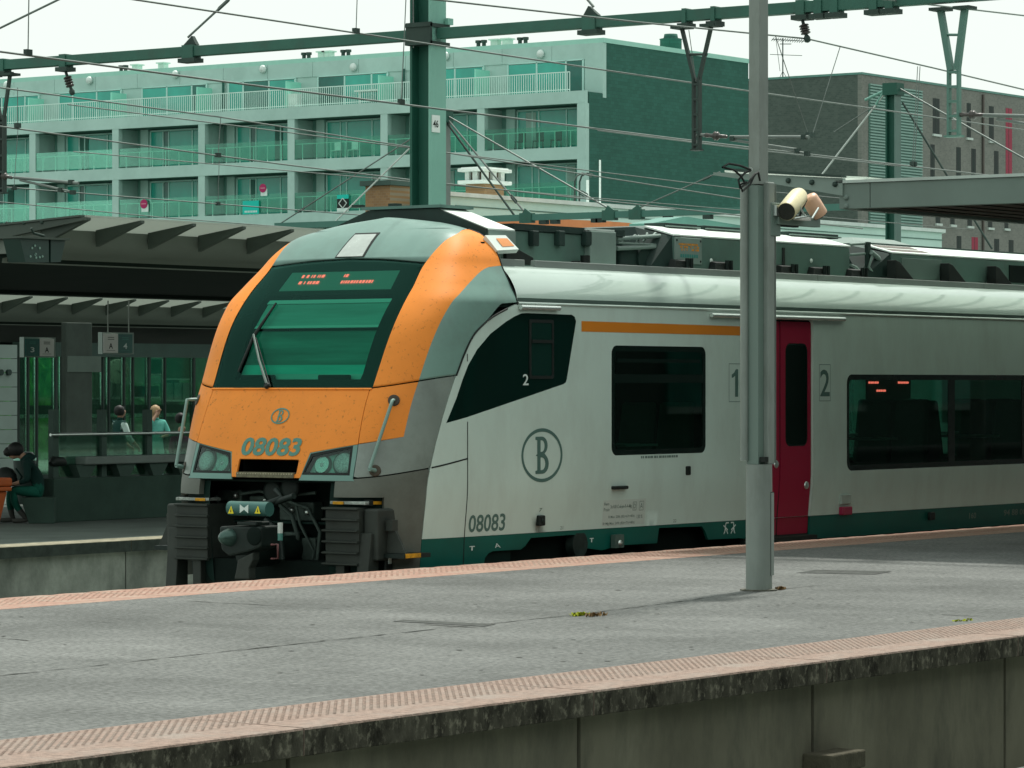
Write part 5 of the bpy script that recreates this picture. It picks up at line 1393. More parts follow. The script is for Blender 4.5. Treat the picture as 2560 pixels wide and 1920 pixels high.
# wires run along the tracks
def wire(n, pts, label, r=.0085, ext=8.0, drops=(), cat='wire'):
    P = [on_n(x, y_, n) for x, y_ in pts]
    d0 = (P[0] - P[1]).normalized(); d1 = (P[-1] - P[-2]).normalized()
    P = [P[0] + d0 * ext] + P + [P[-1] + d1 * ext]
    w = thing('overhead_wire', label, cat, P[0], 'overhead line wires')
    MB().tube(P, r, 6).build('strand', M_WIRE, w)
    for (x0, y0, x1, y1) in drops:
        p, q = on_n(x0, y0, n), on_n(x1, y1, n)
        MB().cyl(p, q, r * .55, seg=5).build('dropper', M_WIRE, w)
        MB().cbox(q + Vector((0, 0, .01)), .07, .04, .05).build('clip', M_CLAMP, w)
    return w
wire(19.9, [(343, 0), (1000, 99), (1502, 174), (1861, 226), (2313, 290), (2560, 325)], 'long wire running from the top left down past mast 46 to the right edge', drops=((894, -40, 890, 80), (1722, 75, 1740, 204)))
wire(20.25, [(0, 129), (560, 204), (1000, 260), (1700, 348), (2425, 433)], 'contact wire sloping from the upper left edge to above the right canopy', .0095, drops=((73, -60, 70, 134), (1017, -50, 1003, 257), (2294, 166, 2281, 411), (2300, 166, 2286, 412)))
wire(20.32, [(1560, 334), (1861, 372), (2200, 410)], 'second strand beside the contact wire behind the grey pole', .007, ext=.5)
wire(25.6, [(0, 219), (552, 293), (1029, 368)], 'wire crossing the top balconies of the green apartment block', drops=())
wire(25.7, [(0, 316), (700, 410), (1029, 450), (1400, 490)], 'wire crossing the middle balconies of the green apartment block', drops=((44, 219, 44, 316), (552, 293, 545, 390)))
wire(33.0, [(0, 467), (545, 510), (895, 537)], 'wire crossing the lowest visible balconies above the left canopy', drops=((45, 320, 35, 472), (548, 400, 545, 511)))
wire(40.0, [(0, 505), (420, 545), (815, 575)], 'lowest wire just over the left canopy roof')
wire(18.1, [(1097, 0), (1600, 56), (2018, 97), (2330, 169), (2560, 224)], 'wire bending at the insulator right of the grey pole', drops=((1938, 88, 2022, 340), (2100, 118, 2030, 340)))
wire(17.0, [(2223, 0), (2560, 39)], 'wire cutting the top right corner of the sky')
wire(30.0, [(1106, 380), (1500, 430), (1845, 472), (2096, 495)], 'thin wire crossing the dark side wall of the apartment block', .008)
wire(30.4, [(1106, 461), (1500, 496), (1870, 527)], 'thin wire just above the low pale roof', .007)
# ------------------------------------------------------------------ second gantry, far behind
T2 = 64.0
def far_mast(px, ytop, label, m_f, m_d, bottom=-1.0):
    p = on_t(px, ytop, T2)
    r = thing('catenary_mast', label, 'mast', (T2, p.y, bottom))
    h_mast(r, T2, p.y, .24, bottom, p.z, m_f, m_d, .03)
    MB().box(T2 - .16, T2 + .16, p.y - .17, p.y + .17, p.z - .22, p.z + .03).build('head_box', M_MASTD, r)
    return r, p
M_MF2 = mat('mast_grey_green', (.12, .21, .18), .5, var=.08)
ma, pa1 = far_mast(2233, 212, 'distant green mast with fanned stay rods before the grey building', M_MF2, M_MASTD)
mc, pc1 = far_mast(1108, 283, 'grey distant mast half hidden behind mast 46', mat('mast_grey', (.20, .24, .22), .6), M_MASTD)
def st2(root, p0, p1, r=.03, m=None, buckle=False): stay(root, on_t(*p0, T2), on_t(*p1, T2), r, buckle, m or M_WIRE)
st2(ma, (2226, 216), (2046, 448), .02, mat('stay_white', (.6, .66, .62), .4, var=.1))
st2(ma, (2215, 225), (2163, 250), .03, M_MASTF); st2(ma, (2212, 226), (2190, 262), .03, M_MASTF)
st2(ma, (2256, 256), (2372, 446), .022, M_CLAMP); st2(ma, (2250, 222), (2570, 402), .02); st2(ma, (2372, 446), (2480, 622), .022, M_CLAMP)
st2(ma, (2190, 262), (2085, 330), .012)
st2(mc, (1112, 290), (1318, 538), .022, M_WIRE, True); st2(mc, (1112, 300), (1287, 540), .026, M_CLAMP); st2(mc, (1112, 286), (1527, 524), .02, M_WIRE, True)
st2(mc, (1100, 296), (830, 562), .02, mat('stay_white', (.6, .66, .62), .4)); st2(mc, (1100, 300), (690, 566), .016, M_WIRE, True)
b2 = thing('gantry_beam', 'thin green distant gantry beam just above the train roof equipment', 'beam', (T2, 40, 5.4))
zz0 = on_t(1500, 546, T2).z; zz1 = on_t(1500, 530, T2).z
MB().box(T2 - .06, T2 + .06, 34.5, 52.0, zz0, zz1).build('beam', mat('gantry_teal', (.07, .20, .16), .5, var=.1), b2)
for x in (1318, 1525, 1592):
    p = on_t(x, 540, T2)
    MB().box(T2 - .09, T2 + .09, p.y - .16, p.y + .16, zz0 - .05, zz1 + .03).build('collar', M_GAN, b2)
    MB().extrude([(T2 - .03, p.y - .12, zz1 + .03), (T2 - .03, p.y + .12, zz1 + .03), (T2 - .03, p.y + .05 * (1 if x < 1560 else -1), zz1 + .14)], (.06, 0, 0)).build('stay_shoe', M_GAN, b2)
for x in (1360, 1388, 1490, 1502, 1670, 1770):
    p = on_t(x, 540, T2); MB().box(T2 - .08, T2 + .08, p.y - .09, p.y + .09, zz0 - .09, zz0 - .002).build('clamp', M_CLAMP, b2)
st2(b2, (1597, 520), (1800, 430), .016, M_WIRE, True)

# ------------------------------------------------------------------ grey platform pole in front
PT, PN = 23.85, 14.42
M_POLE = mat('pole_grey_paint', (.225, .262, .238), .5, var=.1, scale=1.6, dirt=(.13, .15, .13), dirt_amt=.6, dirt_scale=3.5, dirt_stretch=(2, 2, .5))
M_POLED = mat('pole_grey_green', (.135, .195, .168), .45, var=.06, scale=1.6)
pole = thing('platform_pole', 'tall grey steel pole standing on the near platform in front of the train', 'pole', (PT, PN, 0))
zsp = on_n(1897, 1162, PN - .1).z; ztp = on_n(1897, 452, PN - .1).z
# base column, rounded
def rounded_col(x0, x1, y0, y1, z0, z1, r):
    pts = rrect(x0, x1, y0, y1, r, 6)
    mb = MB(); n = len(pts)
    vs = [(x, y_, z0) for x, y_ in pts] + [(x, y_, z1) for x, y_ in pts]
    mb.add(vs, [(i, (i + 1) % n, (i + 1) % n + n, i + n) for i in range(n)], True)
    mb.add(vs[n:], [tuple(range(n))]); return mb
rounded_col(PT - .10, PT + .11, PN - .09, PN + .09, 0, zsp, .07).build('base_column', M_POLE, pole)
MB().cyl((PT, PN, 0), (PT, PN, .012), .15, seg=24).build('base_collar', mat('collar_dirty', (.12, .12, .1), .8, var=.4, scale=20), pole)
gp = MB(); gx0 = PT + .02
gp.box(PT + .04, PT + .085, PN - .0915, PN - .0895, .12, on_n(1920, 1232, PN - .085).z); gp.build('service_door', mat('pole_door', (.27, .31, .285), .45), pole)
gg = MB(); zt_d = on_n(1920, 1232, PN - .085).z
gg.box(PT + .034, PT + .04, PN - .0918, PN - .0893, .12, zt_d + .006); gg.box(PT + .034, PT + .085, PN - .0918, PN - .0893, zt_d, zt_d + .006); gg.build('door_gap', M_BLACK, pole)
# middle: two half shells, conduit and dark slot
MB().box(PT - .085, PT + .02, PN - .047, PN + .06, zsp, ztp - .03).build('core', M_POLED, pole, bevel=.004)
MB().box(PT + .0, PT + .10, PN - .092, PN + .05, zsp, ztp).build('front_shell', M_POLE, pole, bevel=.01)
MB().box(PT + .102, PT + .122, PN - .062, PN + .02, zsp + .01, ztp - .01).build('slot', M_BLACK, pole)
MB().box(PT + .123, PT + .128, PN - .085, PN + .02, zsp + .01, ztp - .01).build('slot_edge', M_POLE, pole)
MB().cyl((PT - .10, PN + .075, zsp + .03), (PT - .10, PN + .075, ztp), .032, seg=16).build('conduit', M_POLE, pole)
MB().box(PT - .07, PT - .005, PN - .094, PN - .05, zsp + .02, zsp + .06).build('slot_foot', M_BLACK, pole)
# upper mast
MB().box(PT - .07, PT + .065, PN - .05, PN + .05, ztp - .02, 7.0).build('upper_mast', M_POLE, pole, bevel=.004)
# loose cables at the top of the shells
for pts in (((1861, 455), (1852, 440), (1835, 425), (1806, 418), (1822, 409), (1850, 414), (1876, 424)), ((1866, 455), (1850, 462), (1856, 478), (1875, 462), (1885, 440), (1895, 430), (1900, 452)), ((1900, 452), (1896, 432), (1886, 436), (1872, 455), (1850, 470), (1846, 450), (1862, 432), (1880, 425))):
    P = [on_n(x, y_, PN - .11) for x, y_ in pts]
    MB().tube(P, .009, 6).build('cable', M_BLACK, pole)
MB().cyl(on_n(1876, 424, PN - .11), on_n(1876, 424, PN - .0), .02, seg=10).build('gland', M_STEEL, pole)
# loudspeakers on their bracket
sk_ = thing('loudspeaker_bracket', 'grey bracket plate clamped to the platform pole under the loudspeakers', 'bracket', on_n(1938, 590, PN - .07))
a, b = on_n(1921, 590, PN - .07), on_n(1944, 508, PN - .07)
MB().box(a.x, b.x, PN - .10, PN + .03, a.z, b.z).build('clamp_plate', M_POLED, sk_, bevel=.006)
a, b = on_n(1938, 561, PN - .09), on_n(2034, 541, PN - .09)
MB().box(a.x, b.x + .06, PN - .12, PN - .06, a.z, b.z).build('arm', M_POLED, sk_, bevel=.005)
a, b = on_n(1930, 539, PN - .1), on_n(1941, 513, PN - .1); MB().box(a.x + .02, b.x + .02, PN - .13, PN - .101, a.z, b.z).build('bolt_plate', M_STEEL, sk_)
a, b = on_n(1940, 566, PN - .06), on_n(1986, 562, PN - .06); MB().box(a.x, b.x, PN - .1, PN - .05, a.z, b.z).build('cable_tray', M_BLACK, sk_)
M_CREAM = mat('speaker_cream', (.66, .60, .37), .45, var=.08, scale=6)
M_PEACH = mat('speaker_peach', (.68, .42, .28), .45, var=.12, scale=6)
def speaker(A_, B_, r, m, label, face=True):
    A_, B_ = Vector(A_), Vector(B_); d = B_ - A_; L = d.length
    s = thing('loudspeaker', label, 'loudspeaker', A_.lerp(B_, .5), 'loudspeakers on the platform pole')
    MB().lathe(A_, d, [(0, r * .93), (.012, r), (L * .5, r * 1.02), (L * .86, r * .98), (L * .95, r * .85), (L, r * .55)], 28).build('housing', m, s)
    MB().lathe(A_ - d.normalized() * .004, d, [(0, r * .9), (.006, r * .9), (.007, r * .5)], 28).build('grille', mat('speaker_grille', (.035, .038, .032), .8, var=.5, scale=160), s)
    return s
nA = PN - .14
A1, B1 = on_n(1966, 529, nA - .05), on_n(2000, 487, nA + .06)
speaker(A1, B1, .078, M_CREAM, 'cream cylindrical loudspeaker pointing down and left on the pole')
A2, B2 = on_n(2050, 538, nA), on_n(2020, 490, nA + .05)
speaker(A2, B2, .07, M_PEACH, 'peach cylindrical loudspeaker pointing down and right on the pole')
for pts in (((1996, 512), (2014, 542)), ((2014, 541), (1985, 546)), ((2046, 520), (2030, 546))):
    MB().box
    P = [on_n(x, y_, nA - .085) for x, y_ in pts]; MB().cyl(P[0], P[1], .009, seg=6).build('yoke', M_STEEL, sk_)
a, b = on_n(1984, 550, nA), on_n(2014, 543, nA); MB().box(a.x, b.x, nA - .05, nA - .0, a.z, b.z).build('yoke_plate', mat('yoke_white', (.6, .6, .56), .5, var=.3, scale=30), sk_)
MB().tube([on_n(x, y_, nA - .02) for x, y_ in ((2008, 488), (2016, 500), (2006, 520), (1998, 545))], .010, 6).build('cable', M_BLACK, sk_)
# ------------------------------------------------------------------ canopy over the near platform (right edge)
M_CAN = mat('canopy_grey_fascia', (.15, .205, .18), .55, var=.08, scale=1.2, dirt=(.12, .16, .14), dirt_amt=.5, dirt_scale=1.5)
TCN = 30.4
fl = on_t(2098, 454, TCN); fb = on_t(2098, 523, TCN)
can = thing('platform_canopy', 'flat grey canopy reaching in over the near platform at the right', 'canopy', (TCN, 14.4, 0))
YL, YR = fl.y, 11.0
zt, zb_ = fl.z, fb.z
spl = on_t(2175, 500, TCN).y
MB().box(TCN, TCN + .12, YL, spl + .003, zb_, zt - .02).build('fascia_panel', M_CAN, can, bevel=.005)
MB().box(TCN, TCN + .12, spl - .003, YR, zb_, zt - .02).build('fascia_panel', M_CAN, can, bevel=.005)
MB().box(TCN - .02, TCN + 25, YL + .03, YR - .03, zt - .018, zt + .012).build('edge_trim', mat('trim_pale', (.42, .5, .46), .4), can)
MB().box(TCN + .12, TCN + 25, YL, YL - .12, zb_, zt - .02).build('fascia_panel', M_CAN, can)
MB().box(TCN + .12, TCN + 25, YR, YR + .12, zb_, zt - .02).build('fascia_panel', M_CAN, can)
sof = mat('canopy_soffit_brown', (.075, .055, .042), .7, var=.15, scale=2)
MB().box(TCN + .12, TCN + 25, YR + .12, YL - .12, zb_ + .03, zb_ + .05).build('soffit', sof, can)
for k in range(9):
    y0 = YL - .35 - k * .32; MB().box(TCN + .125, TCN + 25, y0 - .012, y0 + .012, zb_ + .022, zb_ + .03).build('soffit_batten', M_DARK, can)
for t in (35.0, 45.0): MB().cyl((t, 14.4, 0), (t, 14.4, zb_ + .03), .11, seg=20).build('column', M_POLE, can)
for y_ in (490, 512):
    p = on_t(2116, y_ + 4, TCN); MB().lathe((TCN, p.y, p.z), (-1, 0, 0), [(0, .03), (.012, .028), (.02, .012)], 12).build('bolt', M_CAN, can)
# cantilever fins along the track edge of the canopy, the end one bolted on
M_FINN = mat('near_fin_grey', (.20, .265, .235), .55, var=.08, scale=1.2)
tipn, rootn = on_t(1786, 431, TCN).y, YL - .05
ztip, zroot = on_t(1786, 431, TCN).z, on_t(2097, 446, TCN).z
zlow = on_t(2097, 490, TCN).z
nw = on_t(1905, 452, TCN).y; zw = on_t(1905, 452, TCN).z
fprof = [(TCN - .02, tipn, ztip), (TCN - .02, rootn, zroot), (TCN - .02, rootn, zlow), (TCN - .02, nw, zw - .01), (TCN - .02, tipn, ztip - .03)]
fin0 = MB().extrude(fprof, (.06, 0, 0)).build('fin', M_FINN, can)
for k in range(1, 22): link_mesh('fin', fin0.data, None, can, (1.05 * k, 0, 0))
MB().extrude([(TCN - .05, tipn - .25, ztip + .0), (TCN - .05, rootn, zroot + .006), (TCN - .05, rootn, zroot + .03), (TCN - .05, tipn - .25, ztip + .028)], (.11, 0, 0)).build('fin_flange', M_CLAMP, can)
MB().extrude([(TCN + .12, tipn - .05, ztip + .006), (TCN + .12, rootn - .2, zroot - .01), (TCN + .12, rootn - .2, zroot + .012), (TCN + .12, tipn - .05, ztip + .026)], (24.0, 0, 0)).build('roof_sheet', trans_mat('near_milky_sheet', (.5, .54, .5), (.75, .80, .76), .8), can)
for x, y_ in ((1974, 452), (2033, 456), (2091, 461)):
    p = on_t(x, y_, TCN); MB().lathe((TCN - .02, p.y, p.z), (-1, 0, 0), [(0, .028), (.02, .026), (.03, .01)], 10).build('bolt', M_CLAMP, can)
# ------------------------------------------------------------------ apartment block (green tinted concrete)
def brickmat(name, c1, c2, cm, sc, vertical_axis):
    if name in MATS: return MATS[name]
    m = bpy.data.materials.new(name); m.use_nodes = True; nt = m.node_tree; b = nt.nodes['Principled BSDF']; b.inputs['Roughness'].default_value = .85
    tc = nt.nodes.new('ShaderNodeTexCoord'); mp = nt.nodes.new('ShaderNodeMapping')
    mp.inputs['Rotation'].default_value = (math.pi / 2, 0, 0) if vertical_axis == 'x' else (math.pi / 2, 0, math.pi / 2)
    sep = nt.nodes.new('ShaderNodeSeparateXYZ'); com = nt.nodes.new('ShaderNodeCombineXYZ')
    nt.links.new(tc.outputs['Object'], sep.inputs[0])
    nt.links.new(sep.outputs[0 if vertical_axis == 'x' else 1], com.inputs[0]); nt.links.new(sep.outputs[2], com.inputs[1])
    br = nt.nodes.new('ShaderNodeTexBrick'); br.inputs['Scale'].default_value = sc; br.inputs['Color1'].default_value = (*c1, 1); br.inputs['Color2'].default_value = (*c2, 1); br.inputs['Mortar'].default_value = (*cm, 1)
    br.inputs['Mortar Size'].default_value = .012
    nt.links.new(com.outputs[0], br.inputs['Vector'])
    nz = nt.nodes.new('ShaderNodeTexNoise'); nz.inputs['Scale'].default_value = .3; nz.inputs['Detail'].default_value = 6; nt.links.new(tc.outputs['Object'], nz.inputs['Vector'])
    cr = nt.nodes.new('ShaderNodeValToRGB'); cr.color_ramp.elements[0].color = (.75, .75, .75, 1); cr.color_ramp.elements[1].color = (1.2, 1.2, 1.2, 1); nt.links.new(nz.outputs[0], cr.inputs[0])
    mx = nt.nodes.new('ShaderNodeMix'); mx.data_type = 'RGBA'; mx.blend_type = 'MULTIPLY'; mx.inputs[0].default_value = 1
    nt.links.new(br.outputs[0], mx.inputs[6]); nt.links.new(cr.outputs[0], mx.inputs[7]); nt.links.new(mx.outputs[2], b.inputs['Base Color'])
    MATS[name] = m; return m
M_CONC = mat('facade_concrete_mint', (.40, .585, .53), .8, var=.08, scale=.5, dirt=(.29, .45, .40), dirt_amt=.5, dirt_scale=.6)
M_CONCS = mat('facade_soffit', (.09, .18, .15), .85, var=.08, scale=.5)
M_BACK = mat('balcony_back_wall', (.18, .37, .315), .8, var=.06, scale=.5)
M_SIDEW = mat('side_wall_dark_green', (.012, .088, .064), .85, var=.2, scale=.35, dirt=(.02, .115, .085), dirt_amt=.6, dirt_scale=.5)
M_PANE = mat('apartment_glass', (.02, .34, .26), .12, var=.25, scale=.35, spec=.6)
M_PANED = mat('apartment_glass_dark', (.008, .13, .10), .15, var=.3, scale=.5)
M_FRM = mat('window_frame_mint', (.44, .70, .63), .6, var=.05)
M_RAILM = mat('balcony_rail_white', (.60, .80, .73), .5, var=.05)
M_BGL = glass('balcony_glass', (.66, .92, .84), .5, .05)
M_SIDEW = brickmat('gable_dark_green_brick', (.013, .095, .068), (.02, .118, .088), (.011, .075, .055), 1.4, 'x')
TA, NA = 148.0, 99.85
TW = TA + 1.6
PIT = 6.37
NB = 8
ZF = [16.7, 13.83, 10.95, 8.07, 5.2, 2.3]
apt = thing('apartment_block', 'long green tinted apartment block with balconies behind the train', 'building', (TA, NA, -1.0))
NE = NA + PIT * NB + .5
# body
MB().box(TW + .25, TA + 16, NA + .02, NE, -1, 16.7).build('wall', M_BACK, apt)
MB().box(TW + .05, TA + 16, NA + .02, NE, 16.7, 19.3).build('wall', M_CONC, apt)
MB().box(TA + .3, TA + 16.02, NA - .02, NA + .018, -1, 16.65).build('side_wall', M_SIDEW, apt)
MB().box(TW + .3, TA + 16.02, NA - .02, NA + .018, 16.65, 19.3).build('side_wall', M_SIDEW, apt)
MB().box(TA - .012, TA + .3, NA - .03, NA + .5, -1, 16.06).build('corner_pier', M_CONC, apt)
MB().box(TW - .015, TW + .3, NA - .03, NA + 1.1, 16.45, 19.29).build('corner_pier', M_CONC, apt)
MB().box(TW, TA + 16.05, NA - .06, NE + .05, 19.3, 19.54).build('roof_edge', mat('roof_edge', (.33, .62, .52), .7, var=.05), apt)
# parapet panels on top storey
for k in range(14):
    n0 = NA + k * (PIT / 2); MB().box(TW - .0, TW + .05, n0 + .012, n0 + PIT / 2 - .012, 18.5, 19.3).build('parapet_panel', M_CONC, apt)
# slabs
for i, z in enumerate(ZF):
    MB().box(TA, TA + .22, NA + .0, NE, z - .62, z + .02).build('slab_edge', M_CONC, apt)
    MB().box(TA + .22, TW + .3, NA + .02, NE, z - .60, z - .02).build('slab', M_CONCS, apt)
# columns, partitions, windows
for i, z in enumerate(ZF[1:4]):
    zt_ = z + 2.26
    for k in range(NB + 1):
        n = NA + .25 + k * PIT - (0 if k else .0)
        MB().box(TA + .02, TA + .35, n - .24, n + .24, z, zt_).build('column', M_CONC, apt)
        MB().box(TA + .35, TW + .25, n - .06, n + .06, z, zt_).build('partition', M_CONC, apt)
    for k in range(NB):
        n0 = NA + .5 + k * PIT; n1 = n0 + PIT - .5
        # balcony rail: glass sheets between white posts
        rl_ = thing('balcony_rail', None, None, (TA, n0, z)); rl_.parent = apt; rl_.location = Vector((TA, n0, z)) - ORG[apt.name]; ORG[rl_.name] = Vector((TA, n0, z))
        MB().box(TA + .10, TA + .13, n0, n1, z + .86, z + .90).build('top_rail', M_RAILM, rl_)
        MB().box(TA + .06, TA + .075, n0, n1, z + .10, z + 1.12).build('glass_sheet', M_BGL, rl_)
        for j in range(6):
            n = n0 + (n1 - n0) * (j + .5) / 6; MB().box(TA + .10, TA + .13, n - .025, n + .025, z, z + .86).build('post', M_RAILM, rl_)
        # back wall pier at the left end and the window group
        MB().box(TW - .12, TW + .25, n1 - .9, n1 - .35, z, zt_).build('pier', M_CONC, apt)
        w = thing('window', None, None, (TW, n0, z)); w.parent = apt; w.location = Vector((TW, n0, z)) - ORG[apt.name]; ORG[w.name] = Vector((TW, n0, z))
        rnd = random.Random(i * 20 + k)
        edges = [n0 + .1, n0 + 1.75, n0 + 3.5, n1 - 1.95, n1 - 1.0]
        for j in range(4):
            dark = j == 2 and rnd.random() < .75
            MB().box(TW + .02, TW + .06, edges[j] + .04, edges[j + 1] - .04, z + .06, z + 2.1).build('pane', M_PANED if dark else M_PANE, w)
        for n in edges: MB().box(TW - .02, TW + .08, n - .04, n + .04, z, z + 2.15).build('mullion', M_FRM, w)
        MB().box(TW - .02, TW + .08, edges[0], edges[-1], z + 2.12, z + 2.2).build('head', M_FRM, w)
        for _c in range(rnd.choice([0, 1, 1, 2])):
            cxx = n0 + rnd.uniform(.2, 4.0); MB().box(TW - .015, TW + .015, cxx, cxx + rnd.uniform(.3, .7), z + .1, z + 2.05).build('curtain', mat('curtain_%d' % rnd.randrange(3), ((.2, .42, .35), (.34, .5, .44), (.06, .16, .13))[rnd.randrange(3)], .9, var=.1), w)
# top storey windows, screens, bar railing
zt0 = ZF[0]
for k in range(NB):
    n0 = NA + 1.2 + k * PIT; n1 = n0 + PIT - 1.6
    w = thing('window', None, None, (TW, n0, zt0)); w.parent = apt; w.location = Vector((TW, n0, zt0)) - ORG[apt.name]; ORG[w.name] = Vector((TW, n0, zt0))
    order = [n0, n0 + 1.85, n0 + 3.7, n1] if k % 2 else [n0, n1 - 3.7, n1 - 1.85, n1]
    for j in range(3):
        MB().box(TW - .03, TW - .0, order[j] + .05, order[j + 1] - .05, zt0 + .05, zt0 + 1.72).build('pane', M_PANE if (j + k) % 4 else M_PANED, w)
    for n in order: MB().box(TW - .05, TW + .04, n - .05, n + .05, zt0, zt0 + 1.78).build('mullion', M_FRM, w)
    MB().box(TW - .05, TW + .04, n0, n1, zt0 + 1.75, zt0 + 1.82).build('head', M_FRM, w)
    if k:
        MB().box(TA + .25, TW - .06, n0 - .45, n0 - .38, zt0, zt0 + 1.5).build('privacy_screen', mat('screen_mint_glass', (.28, .74, .58), .4, var=.05), apt)
    # bars
    rl_ = thing('bar_railing', None, None, (TA, n0, zt0)); rl_.parent = apt; rl_.location = Vector((TA, n0, zt0)) - ORG[apt.name]; ORG[rl_.name] = Vector((TA, n0, zt0))
    a0, a1 = NA + 1.05 + k * PIT, NA + 1.05 + (k + 1) * PIT
    MB().box(TA + .10, TA + .15, a0, a1, zt0 + 1.0, zt0 + 1.05).build('top_rail', M_RAILM, rl_)
    MB().box(TA + .10, TA + .15, a0, a1, zt0 + .10, zt0 + .14).build('bottom_rail', M_RAILM, rl_)
    mb = MB(); n = a0
    while n < a1: mb.box(TA + .11, TA + .14, n - .016, n + .016, zt0 + .02, zt0 + 1.0); n += .145
    bo = mb.build('balusters', M_RAILM, rl_); bo['kind'] = 'stuff'
# wall lamps
for x, y_ in ((15, 213), (222, 201), (437, 186), (656, 173), (882, 168), (1113, 140), (1350, 135)):
    p = on_t(x, y_, TW - .15); MB().lathe((TW - .0, p.y, p.z), (-1, 0, 0), [(0, .1), (.05, .2), (.13, .24), (.22, .17), (.27, .04)], 14).build('wall_lamp', mat('lamp_white', (.62, .72, .68), .4), apt)
for x in (558, 1009):
    p = on_t(x, 250, TW - .1); MB().cyl((TW - .1, p.y, 16.8), (TW - .1, p.y, 18.6), .07, seg=8).build('down_pipe', M_SIDEW, apt)
# roof vents
for x in (303, 314, 760, 772, 858, 871, 1196, 1210, 1300, 1314):
    p = on_t(x, 120, TA + 3)
    r = thing('roof_vent', None, None, (TA + 3, p.y, 19.4)); r.parent = apt; r.location = Vector((TA + 3, p.y, 19.4)) - ORG[apt.name]; ORG[r.name] = Vector((TA + 3, p.y, 19.4))
    MB().cyl((TA + 3, p.y, 19.4), (TA + 3, p.y, 19.95), .11, seg=10).build('pipe', M_CLAMP, r); MB().cyl((TA + 3, p.y, 19.88), (TA + 3, p.y, 20.02), .17, seg=10).build('cap', M_CLAMP, r)
for x in (343, 408, 808, 823, 1240, 1269):
    p = on_t(x, 120, TA + 3); MB().box(TA + 2.8, TA + 3.2, p.y - .22, p.y + .22, 19.5, 19.95).build('roof_hood', mat('hood_pale', (.5, .62, .55), .6), apt); MB().box(TA + 2.7, TA + 3.3, p.y - .3, p.y + .3, 19.95, 20.02).build('hood_cap', mat('hood_pale', (.5, .62, .55), .6), apt)
# lift box cluster and rooftop tank
for x, w in ((1395, .5), (1425, .9), (1455, .6), (1478, .8)):
    p = on_t(x, 85, TA + 4); MB().box(TA + 3.6, TA + 4.6, p.y - w / 2, p.y + w / 2, 19.4, 19.72 + .1 * (w % .4)).build('roof_kit', M_CLAMP, apt)
tk = on_n(1677, 100, NA + 3); 
tkt = thing('rooftop_tank', 'dark green round tank on the apartment block roof', 'tank', (tk.x, NA + 3, 19.54))
MB().lathe((tk.x, NA + 3, 19.5), (0, 0, 1), [(0, .62), (.1, .6), (1.0, .6), (1.05, .64), (1.1, .4), (1.12, .4), (1.32, .36), (1.34, .1)], 20).build('drum', M_SIDEW, tkt)
MB().cyl((tk.x + .8, NA + 3, 19.5), (tk.x + .8, NA + 3, 20.2), .1, seg=8).build('pipe', M_CLAMP, tkt)
# for-sale boards on the balconies
def board(name, label, px0, py0, px1, py1, m, kind):
    a, b = on_t(px0, py1, TA - .05), on_t(px1, py0, TA - .05)
    r = thing(name, label, 'sign', (TA - .05, (a.y + b.y) / 2, a.z), 'boards hung on the balconies')
    cy, w, h = (a.y + b.y) / 2, abs(a.y - b.y), b.z - a.z
    if kind == 'round':
        MB().box(TA - .03, TA + .0, cy - w * .45, cy + w * .35, a.z, a.z + h * .6).build('board', mat('board_white', (.6, .75, .7), .6), r)
        MB().cyl((TA - .032, cy + w * .05, a.z + h * .66), (TA - .06, cy + w * .05, a.z + h * .66), w * .42, seg=24).build('disc', mat('disc_magenta', (.36, .012, .10), .5, var=.05), r)
        MB().box(TA - .067, TA - .061, cy - w * .25, cy + w * .33, a.z + h * .63, a.z + h * .70).build('print_line', mat('print_pink', (.6, .3, .35), .6), r)
    elif kind == 'cyan':
        MB().box(TA - .03, TA + .0, cy - w / 2, cy + w / 2, a.z, b.z).build('board', mat('board_cyan', (.0, .52, .42), .5, var=.05), r)
        mb = MB()
        for i in range(8): mb.box(TA - .036, TA - .031, cy - w * .4 + w * .1 * i, cy - w * .4 + w * .1 * i + w * .07, a.z + h * .12, a.z + h * .26)
        mb.build('print_line', M_WINK, r)
    else:
        MB().box(TA - .03, TA + .0, cy - w / 2, cy + w / 2, a.z, b.z).build('board', M_BLACK, r)
        MB().box(TA - .036, TA - .031, cy - w / 2, cy + w / 2, b.z - h * .24, b.z).build('head_band', mat('board_cyan', (.0, .52, .42), .5), r)
        MB().box(TA - .036, TA - .031, cy - w / 2, cy + w / 2, a.z, a.z + h * .22).build('foot_band', mat('board_white', (.6, .75, .7), .6), r)
        mb = MB(); zc_, s = a.z + h * .5, w * .34
        for (y0, z0, y1, z1) in ((0, s, s, 0), (s, 0, 0, -s), (0, -s, -s, 0), (-s, 0, 0, s)):
            mb.cyl((TA - .036, cy + y0, zc_ + z0), (TA - .036, cy + y1, zc_ + z1), .03, seg=4)
        mb.build('diamond', M_WINK, r)
board('sale_board', 'round magenta sale board on the lowest visible balcony at far left', 350, 499, 371, 530, None, 'round')
board('sale_board', 'round magenta sale board in the window above the cyan board', 648, 460, 668, 490, None, 'round')
board('sale_board', 'bright cyan rectangular sale board on a balcony rail', 606, 501, 646, 536, None, 'cyan')
board('sale_board', 'black sale board with white diamond near the mast', 842, 486, 871, 530, None, 'black')
